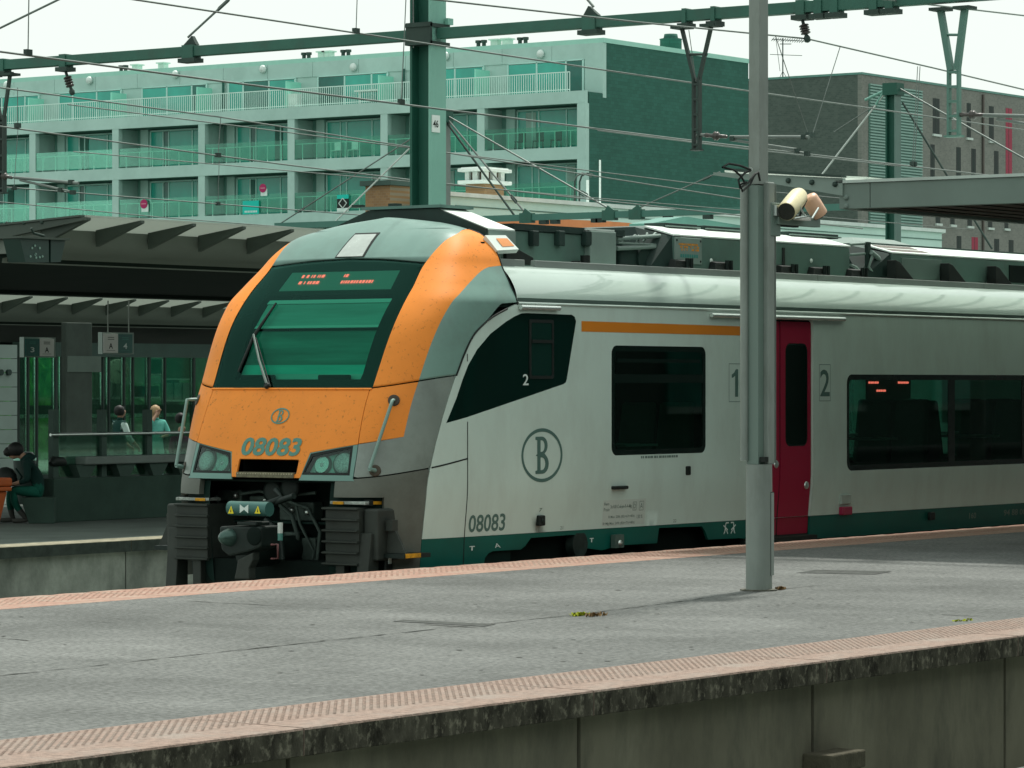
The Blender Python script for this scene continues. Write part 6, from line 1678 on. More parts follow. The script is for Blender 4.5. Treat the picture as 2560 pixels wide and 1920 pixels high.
# balcony furniture
def chair(px, py, z, m, label, s=1.0):
    p = on_t(px, py, TA + .8)
    r = thing('balcony_chair', label, 'chair', (TA + .8, p.y, z), 'chairs on the balconies')
    for a in (-1, 1):
        for b in (-1, 1): MB().cyl((TA + .8 + a * .2, p.y + b * .2, z), (TA + .8 + a * .18, p.y + b * .18, z + .45), .025, seg=6).build('leg', m, r)
    MB().box(TA + .58, TA + 1.02, p.y - .22, p.y + .22, z + .45, z + .49).build('seat', m, r); MB().box(TA + .98, TA + 1.03, p.y - .22, p.y + .22, z + .49, z + .95).build('backrest', m, r)
mw = mat('chair_white', (.7, .82, .76), .5); mdk = mat('chair_dark', (.02, .08, .06), .6)
chair(839, 385, ZF[1], mw, 'white balcony chair left of the mast, left one of the pair'); chair(882, 383, ZF[1], mw, 'white balcony chair left of the mast, right one of the pair')
chair(1300, 352, ZF[1], mdk, 'dark balcony chair right of mast 46, leftmost of three'); chair(1345, 350, ZF[1], mdk, 'dark balcony chair right of mast 46, middle of three'); chair(1390, 348, ZF[1], mdk, 'dark balcony chair right of mast 46, rightmost of three')
tb = on_t(930, 240, TA + .8); tbl = thing('balcony_table', 'pale table behind the bar railing left of mast 46', 'table', (TA + .8, tb.y, zt0))
MB().box(TA + .4, TA + 1.2, tb.y - .9, tb.y + .9, zt0 + .7, zt0 + .78).build('top', mw, tbl)
for a in (-.8, .8): MB().box(TA + .75, TA + .85, tb.y + a - .04, tb.y + a + .04, zt0, zt0 + .7).build('leg', mw, tbl)
pot = on_t(735, 255, TA + .5); pt = thing('balcony_planter', 'pale planter box behind the bar railing of the top storey', 'planter', (TA + .5, pot.y, zt0))
MB().box(TA + .35, TA + .75, pot.y - .35, pot.y + .35, zt0, zt0 + .8).build('box', mw, pt)
# ------------------------------------------------------------------ grey brick building at right
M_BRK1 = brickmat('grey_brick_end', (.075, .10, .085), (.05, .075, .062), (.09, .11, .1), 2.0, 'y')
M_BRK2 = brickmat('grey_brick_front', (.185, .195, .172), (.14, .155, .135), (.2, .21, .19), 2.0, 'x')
TB, NBK = 207.0, 117.0
ztop = on_n(2165, 183, NBK).z
gb = thing('brick_building', 'grey brick building with narrow tall windows and ribbed corner panel at right', 'building', (TB, NBK, -1.0))
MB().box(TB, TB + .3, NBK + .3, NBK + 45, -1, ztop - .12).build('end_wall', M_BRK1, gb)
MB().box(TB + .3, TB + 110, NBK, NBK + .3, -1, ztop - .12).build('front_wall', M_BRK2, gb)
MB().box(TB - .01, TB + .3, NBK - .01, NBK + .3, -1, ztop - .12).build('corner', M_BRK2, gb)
MB().box(TB - .05, TB + 110, NBK - .06, NBK + 45, ztop - .12, ztop + .03).build('coping', mat('coping_teal', (.10, .24, .2), .6), gb)
def bw(x0, y0, x1, y1, m, sill=True, proud=.06):
    a = on_n(1760 + x0 / 2.676, y1 / 2.676, NBK); b = on_n(1760 + x1 / 2.676, y0 / 2.676, NBK)
    o = MB().box(a.x, b.x, NBK - .012, NBK - .003, a.z, b.z).build('window', m, gb)
    MB().box(a.x + (b.x - a.x) * .45, a.x + (b.x - a.x) * .5, NBK - .02, NBK - .013, a.z, b.z).build('mullion', M_CLAMP, o)
    if sill: MB().box(a.x - .12, b.x + .12, NBK - .14, NBK - .002, a.z - .16, a.z - .002).build('sill', mat('sill_pale', (.5, .58, .54), .6), o)
M_BWIN = mat('brick_window_dark', (.005, .016, .013), .4, var=.4, scale=.6, spec=.15)
M_BRED = mat('window_panel_crimson', (.26, .01, .04), .5, var=.1)
for w_ in ((1530, 662, 1575, 895), (1757, 692, 1785, 920), (1906, 713, 1938, 940), (1514, 968, 1543, 1190), (1687, 987, 1718, 1190), (1788, 997, 1818, 1190), (1940, 1012, 1970, 1190), (1550, 1400, 1580, 1494), (1648, 1400, 1676, 1502), (1762, 1400, 1792, 1512), (1900, 1430, 1928, 1522), (2010, 1440, 2035, 1528),
           (1512, 1570, 1546, 1690), (1690, 1580, 1721, 1690), (1941, 1600, 1974, 1700), (2038, 1607, 2070, 1700)): bw(*w_, M_BWIN)
bw(2018, 728, 2060, 1190, M_BRED, False); bw(1790, 1588, 1832, 1690, M_BRED, False)
# more windows along the face beyond the frame
for k in range(6):
    bw(2200 + k * 160, 740 + k * 22, 2230 + k * 160, 950 + k * 20, M_BWIN)
# ribbed panel at the corner
a = on_n(1760 + 1100 / 2.676, 560 / 2.676, NBK); b = on_n(1760 + 1455 / 2.676, 1690 / 2.676, NBK)
rp_ = MB().box(a.x, b.x, NBK - .05, NBK - .002, b.z, a.z).build('ribbed_panel', mat('rib_backing', (.08, .19, .155), .6), gb)
mb = MB(); z = b.z
while z < a.z: mb.box(a.x + .05, b.x - .05, NBK - .14, NBK - .051, z, z + .10); z += .20
so = mb.build('slats', mat('rib_pale', (.20, .34, .295), .5, var=.1), rp_); so['kind'] = 'stuff'
a2 = on_n(1760 + 1865 / 2.676, 640 / 2.676, NBK - .05); MB().cyl((a2.x, NBK - .1, 2), (a2.x, NBK - .1, ztop - .3), .09, seg=8).build('down_pipe', mat('pipe_brown', (.10, .09, .08), .6), gb)
# aerial on its roof
ap = on_t(1957, 192, TB + 4)
ae = thing('tv_aerial', 'thin roof aerial with comb elements against the sky', 'aerial', (TB + 4, ap.y, ztop))
top_ = on_t(1957, 95, TB + 4); MB().cyl((TB + 4, ap.y, ztop - .1), top_, .045, seg=8).build('pole', M_CLAMP, ae)
for (x0, y0, x1, y1, r) in ((1930, 98, 2012, 103, .03), (1925, 136, 2005, 139, .022), (1950, 110, 1978, 110, .03)):
    MB().cyl(on_t(x0, y0, TB + 4), on_t(x1, y1, TB + 4), r, seg=6).build('boom', M_CLAMP, ae)
mb = MB()
for i in range(14):
    p = on_t(1932 + i * 5.8, 98 + i * .36, TB + 4); mb.cyl(p - Vector((.2, 0, .14)), p + Vector((.2, 0, .14)), .022, seg=4)
eo = mb.build('elements', M_CLAMP, ae); eo['kind'] = 'stuff'
for (x0, y0, x1, y1) in ((1940, 100, 1950, 178), (1957, 178, 1950, 192), (1957, 178, 1965, 192)): MB().cyl(on_t(x0, y0, TB + 4), on_t(x1, y1, TB + 4), .02, seg=5).build('guy_wire', M_CLAMP, ae)
# ------------------------------------------------------------------ low pale building with lantern chimney
NL = 65.0
M_PALE = mat('pale_render_mint', (.56, .78, .70), .8, var=.07, scale=.4, dirt=(.44, .64, .57), dirt_amt=.6, dirt_scale=.5)
tl = on_n(1062, 487, NL).x; zl = on_n(1121, 490, NL).z
lowb = thing('low_building', 'low pale mint building with a lantern chimney behind the train', 'building', (tl, NL, -1.0))
SK = 12.0 * tl / NL
MB().extrude([(tl, NL, -1), (tl + 34, NL, -1), (tl + 34 + SK, NL + 12, -1), (tl + SK - .8, NL + 12, -1)], (0, 0, zl + 1)).build('wall', M_PALE, lowb)
MB().extrude([(tl - .1, NL - .12, zl + .004), (tl + 34.1, NL - .12, zl + .004), (tl + 34 + SK, NL + 12.1, zl + .004), (tl + SK - .8, NL + 12.1, zl + .004)], (0, 0, .13)).build('parapet', mat('parapet_white', (.62, .72, .68), .7), lowb)
MB().box(tl + 1.6, tl + 34.1, NL - .03, NL - .002, zl - .30, zl - .27).build('drip_line', M_CONCS, lowb)
# rail on the roof edge
mb = MB()
lx, ln = on_n(1212, 480, NL + 2.0), NL + 2.0
cc = thing('lantern_chimney', None, None, (lx.x, ln, zl)); cc.parent = lowb; cc.location = Vector((lx.x, ln, zl)) - ORG[lowb.name]; ORG[cc.name] = Vector((lx.x, ln, zl))
def cbz(y0, y1): return on_n(1212, y1, ln).z, on_n(1212, y0, ln).z
M_CHW = mat('chimney_white', (.68, .76, .72), .7, var=.06)
M_BRKO = brickmat('ochre_brick', (.34, .20, .09), (.26, .15, .07), (.3, .24, .16), 3.0, 'x')
z0, z1 = cbz(462, 490); MB().box(lx.x - .55, lx.x + .55, ln - .38, ln + .38, zl, z1).build('brick_base', M_BRKO, cc)
z0, z1 = cbz(453, 462); MB().box(lx.x - .8, lx.x + .8, ln - .54, ln + .54, z0 + .002, z1).build('lower_slab', M_CHW, cc, bevel=.02)
z0, z1 = cbz(431, 453); 
MB().box(lx.x - .42, lx.x + .42, ln - .28, ln + .28, z0 + .002, z1 - .002).build('core', mat('core_brown', (.12, .09, .07), .8), cc)
for dx in (-.45, 0, .45):
    for dy in (-.33, .33): MB().box(lx.x + dx - .10, lx.x + dx + .10, ln + dy - .08, ln + dy + .08, z0 + .002, z1 - .002).build('post', M_CHW, cc)
for dx in (-.5, .5): MB().box(lx.x + dx - .06, lx.x + dx + .06, ln - .1, ln + .1, z0 + .002, z1 - .002).build('post', M_CHW, cc)
z0, z1 = cbz(420, 431); MB().box(lx.x - .8, lx.x + .8, ln - .54, ln + .54, z0, z1 - .04).build('upper_slab', M_CHW, cc, bevel=.02)
MB().box(lx.x - .7, lx.x + .7, ln - .46, ln + .46, z1 - .039, z1).build('upper_slab', M_CHW, cc)
a, b = on_n(975, 560, NL + 3), on_n(1040, 468, NL + 3)
bs = thing('brick_stack', 'ochre brick block with dark cap left of mast 46', 'chimney', (a.x, NL + 3, -1))
MB().box(a.x, b.x + .4, NL + 3, NL + 4.0, -1, b.z).build('brickwork', brickmat('ochre_brick_end', (.34, .20, .09), (.26, .15, .07), (.3, .24, .16), 3.0, 'y'), bs)
MB().box(a.x - .15, b.x + .6, NL + 2.85, NL + 4.12, b.z + .003, b.z + .16).build('cap', mat('cap_dark', (.06, .10, .085), .7), bs)
# vent pipes
for (x0, y0, x1, y1, r) in ((1469, 515, 1468, 450, .05), (1500, 512, 1501, 400, .035)):
    p, q = on_n(x0, y0, NL + 4), on_n(x1, y1, NL + 4); MB().cyl((p.x, p.y, zl), (p.x, p.y, q.z), r, seg=8).build('vent_pipe', M_CHW, lowb)
for dx in (0, 12):
    P = [on_n(x + dx, y_, NL + 3) for x, y_ in ((1436, 500), (1437, 455), (1442, 440), (1455, 433), (1470, 437), (1478, 442))]
    P[0].z = zl; MB().tube(P, .035, 6).build('bent_pipe', M_CLAMP, lowb)
# orange roof between the pale building and the train
pts = [on_n(x, y_, 58.0) for x, y_ in ((1190, 545), (1230, 541), (1400, 548), (1520, 553), (1680, 566), (1690, 590), (1190, 590))]
og = thing('orange_roof', 'low orange roof showing just above the train roof equipment', 'roof', (pts[0].x, 58.0, -1))
MB().extrude(pts, (4.0 * pts[0].x / 58, 4.0, 0)).build('covering', mat('roof_orange', (.72, .28, .12), .7, var=.1), og)
MB().box(pts[0].x + 1, pts[4].x, 58.2, 58.9, -1, pts[-1].z - .01).build('wall', M_PALE, og)
# ------------------------------------------------------------------ far platform with its canopies (left)
ZP, NP = -0.34, 29.5
M_ASPH2 = mat('far_platform_asphalt', (.085, .105, .092), .9, var=.2, scale=1.5, bump=.2)
fp = MB().box(24, 80, NP + .55, 46.0, -.9, ZP).build('platform', M_ASPH2); tag(fp, kind='structure')
me_ = MB().box(0, 2.49, NP, NP + .545, ZP - .14, ZP + .002).build('coping_slab', mat('far_coping', (.25, .235, .17), .9, var=.45, scale=7), fp)
me_.location = (25.9, 0, 0)
fe = MB().box(0, 2.485, NP - .006, NP - .0005, ZP - .141, ZP - .004).build('coping_face', mat('far_coping_edge', (.035, .045, .038), .9, var=.4, scale=8), me_)
wpn = MB().box(.012, 2.488, NP + .1, NP + .3, -1.02, ZP - .142).build('wall_panel', M_WALL2, fp); wpn.location = (25.9, 0, 0)
for k in range(1, 14):
    c_ = link_mesh('coping_slab', me_.data, None, fp, (25.9 + 2.5 * k, 0, 0)); link_mesh('coping_face', fe.data, None, c_)
    link_mesh('wall_panel', wpn.data, None, fp, (25.9 + 2.5 * k, 0, 0))
# stairwell parapet
M_PAR = mat('parapet_concrete', (.035, .062, .049), .85, var=.25, scale=.8, dirt=(.02, .036, .028), dirt_amt=.6, dirt_scale=1.2)
M_POSTD = mat('post_grey_green', (.05, .08, .067), .7, var=.15)
M_SLABG = mat('ledge_grey', (.15, .18, .165), .7, var=.12)
par = thing('stairwell_parapet', 'dark concrete stairwell parapet with ledge and steel handrail on the far platform', 'parapet', (37.2, 34.2, ZP))
pz = on_n(135, 1197, 34.2).z
pe = on_n(135, 1300, 34.2).x
MB().box(pe, 47, 34.2, 34.5, ZP, pz).build('parapet_wall', M_PAR, par, bevel=.01)
lz0, lz1 = on_n(300, 1159, 34.3).z, on_n(300, 1139, 34.3).z
MB().box(pe + .62, 47, 34.15, 34.75, lz0, lz1).build('ledge', M_SLABG, par, bevel=.02)
for x in (190, 290, 372, 440):
    p = on_n(x, 1180, 34.4)
    MB().hexa([(p.x - .10, 34.22, pz + .002), (p.x + .10, 34.22, pz + .002), (p.x + .10, 34.48, pz + .002), (p.x - .10, 34.48, pz + .002)], [(p.x - .22, 34.2, lz0 - .002), (p.x + .22, 34.2, lz0 - .002), (p.x + .22, 34.5, lz0 - .002), (p.x - .22, 34.5, lz0 - .002)]).build('ledge_support', M_POSTD, par)
hz = on_n(300, 1084, 34.3).z
MB().cyl((pe - .02, 34.25, hz), (47, 34.25, hz), .022, seg=10).build('handrail', M_STEEL, par)
for x0, x1 in ((131, 142), (252, 262), (366, 376)):
    a, b = on_n(x0, 1024, 34.32), on_n(x1, 1024, 34.32); MB().box(a.x, b.x + .02, 34.30, 34.40, pz + .002, a.z).build('post', M_POSTD, par)
for x0, x1 in ((142, 252), (262, 366), (376, 560)):
    a, b = on_n(x0, 1130, 34.35), on_n(x1, 1130, 34.35); MB().box(a.x + .03, b.x - .01, 34.345, 34.355, pz + .02, hz).build('glass_sheet', glass('parapet_glass', (.62, .8, .72), .6), par)
pk = thing('rolled_bag', 'dark rolled bag lying on the end of the parapet ledge', 'bag', (pe + .75, 34.3, lz1))
a, b = on_n(140, 1152, 34.2), on_n(176, 1152, 34.2)
MB().tube([(a.x, 34.3, lz0 + .02), (a.x + .06, 34.3, lz0 + .06), (b.x - .06, 34.3, lz0 + .05), (b.x, 34.3, lz0 + .02)], [.04, .075, .07, .035], 10).build('bag_body', M_BLACK, pk)
# ------------------------------------------------------------------ canopies with cantilever fins
M_FIN = mat('canopy_fin_grey', (.075, .093, .08), .7, var=.1, scale=1.2)
M_FIN2 = mat('canopy_curve_grey', (.16, .182, .16), .7, var=.06, scale=1)
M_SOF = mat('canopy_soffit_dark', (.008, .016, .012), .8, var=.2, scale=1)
M_MILK = trans_mat()
def canopy(label, n0, zt, t0, count, pitch, tE, spine_n, spine_z, long_first):
    c = thing('platform_canopy', label, 'canopy', (t0, spine_n, ZP))
    tip, root = n0, n0 + .8
    fin = MB().extrude([(t0, tip, zt), (t0, root, zt - .11), (t0, root, zt - .33), (t0, tip, zt - .035)], (.07, 0, 0)).build('fin', M_FIN, c)
    for k in range(1, count): link_mesh('fin', fin.data, None, c, (pitch * k, 0, 0))
    MB().extrude([(t0, tip + .02, zt + .004), (t0, root + .3, zt - .143), (t0, root + .3, zt - .115), (t0, tip + .02, zt + .03)], (tE - t0, 0, 0)).build('roof_sheet', M_MILK, c)
    # curved front of the roof body
    prof_ = [(root, zt - .125), (root + .03, zt - .25), (root + .13, zt - .36), (root + .32, zt - .44), (root + .7, zt - .50), (root + .71, zt - .56)]
    vs = [(t, n, z) for t in (t0, tE) for n, z in prof_]; m = len(prof_)
    MB().add(vs, [(j, j + 1, j + 1 + m, j + m) for j in range(m - 1)], True).build('curved_edge', M_FIN2, c)
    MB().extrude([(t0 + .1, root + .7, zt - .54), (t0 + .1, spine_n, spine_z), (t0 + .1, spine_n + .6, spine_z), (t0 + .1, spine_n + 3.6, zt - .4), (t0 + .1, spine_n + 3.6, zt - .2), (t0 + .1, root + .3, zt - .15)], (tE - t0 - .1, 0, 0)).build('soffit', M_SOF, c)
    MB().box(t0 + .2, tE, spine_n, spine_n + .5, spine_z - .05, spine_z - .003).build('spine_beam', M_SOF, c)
    if long_first:
        MB().box(t0 - .0, t0 + .098, root + .02, spine_n + 3.6, zt - .44, zt - .14).build('end_fascia', M_FIN2, c)
        MB().extrude([(t0 - .08, tip, zt), (t0 - .08, tip + 3.0, zt - .16), (t0 - .08, tip + 3.0, zt - .50), (t0 - .08, tip + 1.3, zt - .22), (t0 - .08, tip, zt - .04)], (.075, 0, 0)).build('end_fin', M_FIN, c)
        MB().extrude([(t0 - .10, tip + .05, zt + .004), (t0 - .10, tip + 3.0, zt - .156), (t0 - .10, tip + 3.0, zt - .13), (t0 - .10, tip + .05, zt + .03)], (.12, 0, 0)).build('fin_flange', M_FIN, c)
        for x, y_ in ((17, 559), (60, 557), (105, 555)):
            p = on_t(x, y_, t0 - .08); MB().lathe((t0 - .08, p.y, p.z), (-1, 0, 0), [(0, .03), (.015, .026), (.022, .01)], 10).build('bolt', M_CLAMP, c)
    for k in range(3):
        tt = t0 + 4 + 7 * k
        MB().cyl((tt, spine_n + .25, ZP), (tt, spine_n + .25, spine_z - .1), .16, seg=16).build('column', M_POSTD, c)
    return c
canopy('near finned canopy over the shaded far platform', 30.5, 3.81, 33.67, 13, 1.05, 47.5, 36.0, 3.045, True)
ctip = on_n(245, 745, 48.5)
canopy('second finned canopy behind the first, lower in the picture', 48.5, ctip.z, on_n(76, 740, 48.5).x - 1.05 * 6, 24, 1.05, 72, 53.0, 2.55, False)
c3z = on_n(300, 852, 66).z
tq_ = thing('platform_canopy', 'third canopy seen as a pale strip above the platform signs', 'canopy', (60, 66, ZP))
MB().box(46, 95, 66, 66.2, c3z - .09, c3z).build('edge_strip', M_FIN2, tq_); MB().box(46, 95, 66.2, 74, c3z - .35, c3z - .02).build('roof_body', M_SOF, tq_)
for t in (50, 60, 70, 80): MB().cyl((t, 69, ZP), (t, 69, c3z - .35), .2, seg=12).build('column', M_POSTD, tq_)
# hanging display under the near canopy
hd = thing('hanging_display', 'dark tapered display box hanging under the near finned canopy', 'display', on_n(105, 600, 30.8))
A_ = [on_n(x, y_, 30.8) for x, y_ in ((50, 596), (122, 597), (122, 656), (64, 655))]
MB().extrude(A_, (0, .3, 0)).build('housing', mat('display_green', (.008, .03, .023), .4, var=.2), hd)
A2 = [on_n(x, y_, 30.8) for x, y_ in ((127, 598), (164, 599), (152, 655), (127, 656))]
MB().extrude(A2, (0, .3, 0)).build('housing', mat('display_green', (.008, .03, .023), .4), hd)
MB().box(on_n(50, 596, 30.8).x - .03, on_n(164, 596, 30.8).x + .03, 30.75, 31.15, A_[0].z + .003, A_[0].z + .03).build('cover', M_FIN, hd)
MB().tube([on_n(78, 570, 30.8), on_n(84, 583, 30.8), on_n(110, 590, 30.8)], .018, 6).build('bracket', M_CLAMP, hd)
rr = random.Random(8)
for i in range(9):
    p = on_n(76 + rr.randint(0, 32), 612 + rr.randint(0, 36), 30.79); MB().cyl((p.x, 30.798, p.z), (p.x, 30.79, p.z), .016, seg=8).build('diode', mat('diode_pale', (.16, .26, .22), .4), hd)
# platform signs
M_SGR = mat('sign_teal', (.004, .12, .10), .4, var=.05); M_SWH = mat('sign_pale', (.85, .83, .80), .5, var=.05)
def psign(px0, py0, px1, py1, split, left, right, first_teal, label, rods=None):
    n = 40.0
    a, b = on_n(px0, py1, n), on_n(px1, py0, n); s = on_n(split, py0, n).x
    g_ = thing('platform_sign', label, 'sign', (a.x, n, a.z), 'hanging platform signs')
    MB().box(a.x - .02, b.x + .05, n + .001, n + .10, a.z - .02, b.z + .03).build('sign_box', mat('sign_box', (.24, .3, .27), .5), g_)
    for (x0, x1, txt, teal) in ((a.x, s, left, first_teal), (s, b.x, right, not first_teal)):
        MB().box(x0, x1 - .002, n - .012, n, a.z, b.z).build('sign_face', M_SGR if teal else M_SWH, g_)
        w = x1 - x0; h = b.z - a.z
        text_on(lambda u, v: Vector((u, n - .0135, v)), txt, x0 + w * .36, a.z + h * .22, w * .27, h * .30, .02).build('sign_text', M_WINK if teal else M_BLACK, g_)
        mb = MB(); ink = mat('sign_line_teal', (.05, .25, .2), .5) if teal else mat('sign_line_grey', (.2, .2, .18), .5)
        for k in range(2): mb.box(x0 + w * .28, x0 + w * .72, n - .0135, n - .0125, a.z + h * (.70 + .10 * k), a.z + h * (.74 + .10 * k))
        mb.box(x0 + w * .2, x0 + w * .8, n - .0135, n - .0125, a.z + h * .12, a.z + h * .14)
        mb.build('sign_print', ink, g_)
    for x in (rods or ()):
        p, q = on_n(x, py0, n + .05), on_n(x, py0 - 26, n + .05); MB().cyl((p.x, n + .05, b.z + .02), (p.x, n + .05, q.z + .4), .012, seg=8).build('hanger_rod', M_FIN2, g_)
    return g_
psign(62, 848, 134, 890, 98, '3', 'A', True, 'hanging sign with a white 3 on teal beside a black A')
psign(258, 836, 330, 882, 294, 'A', '4', False, 'hanging sign with a black A beside a white 4 on teal', (270, 322))
# ------------------------------------------------------------------ beyond: shelter, wall, hedge
M_GLS = glass('shelter_glass', (.74, .92, .82), .8, .03)
M_MUL = mat('shelter_frame_dark', (.01, .025, .02), .5)
wl_ = thing('panel_wall', 'pale panelled wall end at the left edge of the far platform', 'wall', (on_n(42, 1000, 47).x, 47, ZP))
xr = on_n(43, 1000, 47).x
zc1 = on_n(20, 862, 47).z
kz = 0; z = ZP
while z < zc1:
    MB().box(xr - 6, xr, 47, 47.4, z + .006, min(z + .27, zc1)).build('wall_panel', mat('wall_panel_grey', (.19, .24, .218), .7, var=.1, scale=1.5), wl_); z += .276
for x in (0, 20):
    p = on_n(x, 931, 46.99); MB().cyl((p.x, 47.0, p.z), (p.x, 46.94, p.z), .06, seg=16).build('wall_lamp', M_MUL, wl_)
NS = 50.0
sh = thing('glass_shelter', 'green glazed waiting shelter under the second canopy', 'shelter', (on_n(44, 1100, NS).x, NS, ZP))
ztop_s = on_n(300, 893, NS).z
mulx = [44, 68, 90, 137, 152, 255, 270, 308, 330, 370, 410, 482, 560, 640]
for i, x in enumerate(mulx):
    p = on_n(x, 1000, NS); w = .035 if x in (137, 370, 482) else .018
    MB().box(p.x - w, p.x + w, NS - .05, NS + .05, ZP, ztop_s).build('mullion', M_MUL, sh)
    if i: 
        q = on_n(mulx[i - 1], 1000, NS); MB().box(q.x + .04, p.x - .04, NS - .01, NS, ZP + .1, ztop_s).build('pane', M_GLS, sh)
a, b = on_n(40, 900, NS), on_n(640, 900, NS)
MB().box(a.x, b.x, NS - .1, NS + .1, ztop_s + .002, ztop_s + .30).build('header', mat('header_green', (.03, .06, .05), .6, var=.2), sh)
MB().box(a.x, b.x, NS - .06, NS + .06, ZP, ZP + .1).build('plinth', M_MUL, sh)
xb0, xb1 = on_n(42, 1037, NS + 1).x, on_n(560, 1037, NS + 1).x
MB().box(xb0, xb1, NS + 1, NS + 1.04, on_n(300, 1043, NS + 1).z, on_n(300, 1034, NS + 1).z).build('dotted_band', mat('band_pale', (.42, .55, .48), .6, var=.8, scale=14), sh)
MB().box(xb0, xb1, NS + 1.05, NS + 1.1, on_n(300, 1034, NS + 1).z, on_n(300, 1012, NS + 1).z).build('dark_band', M_MUL, sh)
# concrete pillar behind the signs
pl_ = thing('concrete_pillar', 'broad dark concrete pillar between the two hanging signs', 'pillar', (on_n(200, 1100, 48).x, 48.0, ZP))
a, b = on_n(166, 1100, 48), on_n(231, 1100, 48)
MB().box(a.x, b.x, 48.0, 48.15, ZP, 2.9).build('shaft', mat('pillar_concrete', (.04, .052, .044), .8, var=.2, scale=2), pl_, bevel=.02)
MB().box(a.x + .02, b.x + .25, 47.985, 47.998, on_n(200, 930, 48).z, on_n(200, 890, 48).z).build('band', mat('pillar_band', (.075, .10, .085), .8, var=.1), pl_)  # paler plate paints a reflection onto the upper shaft
# clock
ck = on_n(293, 928, 58.0)
cl_ = thing('station_clock', 'round pale station clock seen through the glass shelter', 'clock', (ck.x, 58, ZP))
dn = Vector((-CT - .35, -ST + .5, 0)).normalized()
dn = Vector((-.45, -.9, 0)).normalized()
rad = 30 * (ck - Vector((0, 0, EYE))).length / F
MB().lathe(ck, dn, [(0, rad * .96), (.02, rad), (.06, rad), (.07, rad * .97), (.071, .01)], 40).build('dial', mat('dial_pale', (.36, .44, .33), .5, var=.05), cl_)
sd = Vector((-dn.y, dn.x, 0)) * -1
sd = Vector((.9, -.45, 0)).normalized()
fc = ck + dn * .073
for k in range(12):
    w = 2 * math.pi * k / 12; d = sd * math.sin(w) + Vector((0, 0, 1)) * math.cos(w)
    MB().cyl(fc + d * rad * .78, fc + d * rad * .90, .012, seg=4).build('hour_mark', M_MUL, cl_)
for ang, L, r in ((125, .55, .02), (113, .8, .013)):
    w = math.radians(ang); d = sd * math.sin(w) + Vector((0, 0, 1)) * math.cos(w); MB().cyl(fc - d * rad * .15, fc + d * rad * L, r, seg=6).build('hand', M_MUL, cl_)
MB().cyl((ck.x, 58.05, ck.z + rad), (ck.x, 58.05, 3.0), .03, seg=8).build('hanger', M_MUL, cl_)
# bright gap with white window frames behind the clock
bk = thing('white_kiosk', 'pale framed kiosk behind the station clock', 'kiosk', (on_n(285, 1000, 72).x, 72, -1))
a, b = on_n(254, 1000, 72), on_n(316, 890, 72)
MB().box(a.x, b.x, 72.2, 73, -1, b.z).build('wall', mat('kiosk_dark', (.02, .04, .034), .6), bk)
for x0, y0, x1, y1 in ((256, 992, 316, 998), (276, 945, 281, 998), (302, 960, 308, 998), (256, 893, 270, 920), (303, 893, 318, 912), (271, 918, 274, 998)):
    p, q = on_n(x0, y1, 72), on_n(x1, y0, 72); MB().box(p.x, q.x, 72.0, 72.19, p.z, q.z).build('frame', mat('kiosk_white', (.62, .78, .70), .5, emit=None), bk)
# hedge / planted bank seen through the glass
M_HEDGE = mat('hedge_green', (.07, .32, .055), .9, var=.55, scale=3, bump=.8, bscale=6, dirt=(.015, .07, .015), dirt_amt=.8, dirt_scale=2)
def bank(n, t0, t1, z1, label, m, seed):
    r = thing('hedge', label, 'hedge', (t0, n, -1)); rnd = random.Random(seed)
    vs = []; fs = []; NX, NZ = 90, 16
    for i in range(NX + 1):
        for j in range(NZ + 1):
            vs.append((t0 + (t1 - t0) * i / NX + rnd.uniform(-.1, .1), n + rnd.uniform(-.22, .22), -1 + (z1 + 1) * j / NZ + (rnd.uniform(-.25, .25) if j else 0)))
    for i in range(NX):
        for j in range(NZ): fs.append((i * (NZ + 1) + j, (i + 1) * (NZ + 1) + j, (i + 1) * (NZ + 1) + j + 1, i * (NZ + 1) + j + 1))
    MB().add(vs, fs).build('foliage', m, r); MB().box(t0, t1, n + .35, n + 1.2, -1, z1 - .4).build('core', M_MUL, r)
h0 = on_n(40, 900, 84); bank(84, h0.x - 8, h0.x + 4.5, on_n(100, 885, 84).z, 'bright green planted bank seen through the shelter glass at left', M_HEDGE, 4)
bank(95, on_n(210, 900, 95).x, on_n(640, 900, 95).x, on_n(300, 960, 95).z, 'darker green hedge far behind the station clock', mat('hedge_dull', (.09, .22, .12), .9, var=.5, scale=2.5), 5)
fw_ = thing('boundary_wall', 'dull green boundary wall closing the view under the canopies', 'wall', (80, 110, -1))
MB().box(60, 160, 110, 111, -1, 5.5).build('wall', mat('boundary_green', (.09, .17, .125), .9, var=.3, scale=.5), fw_)
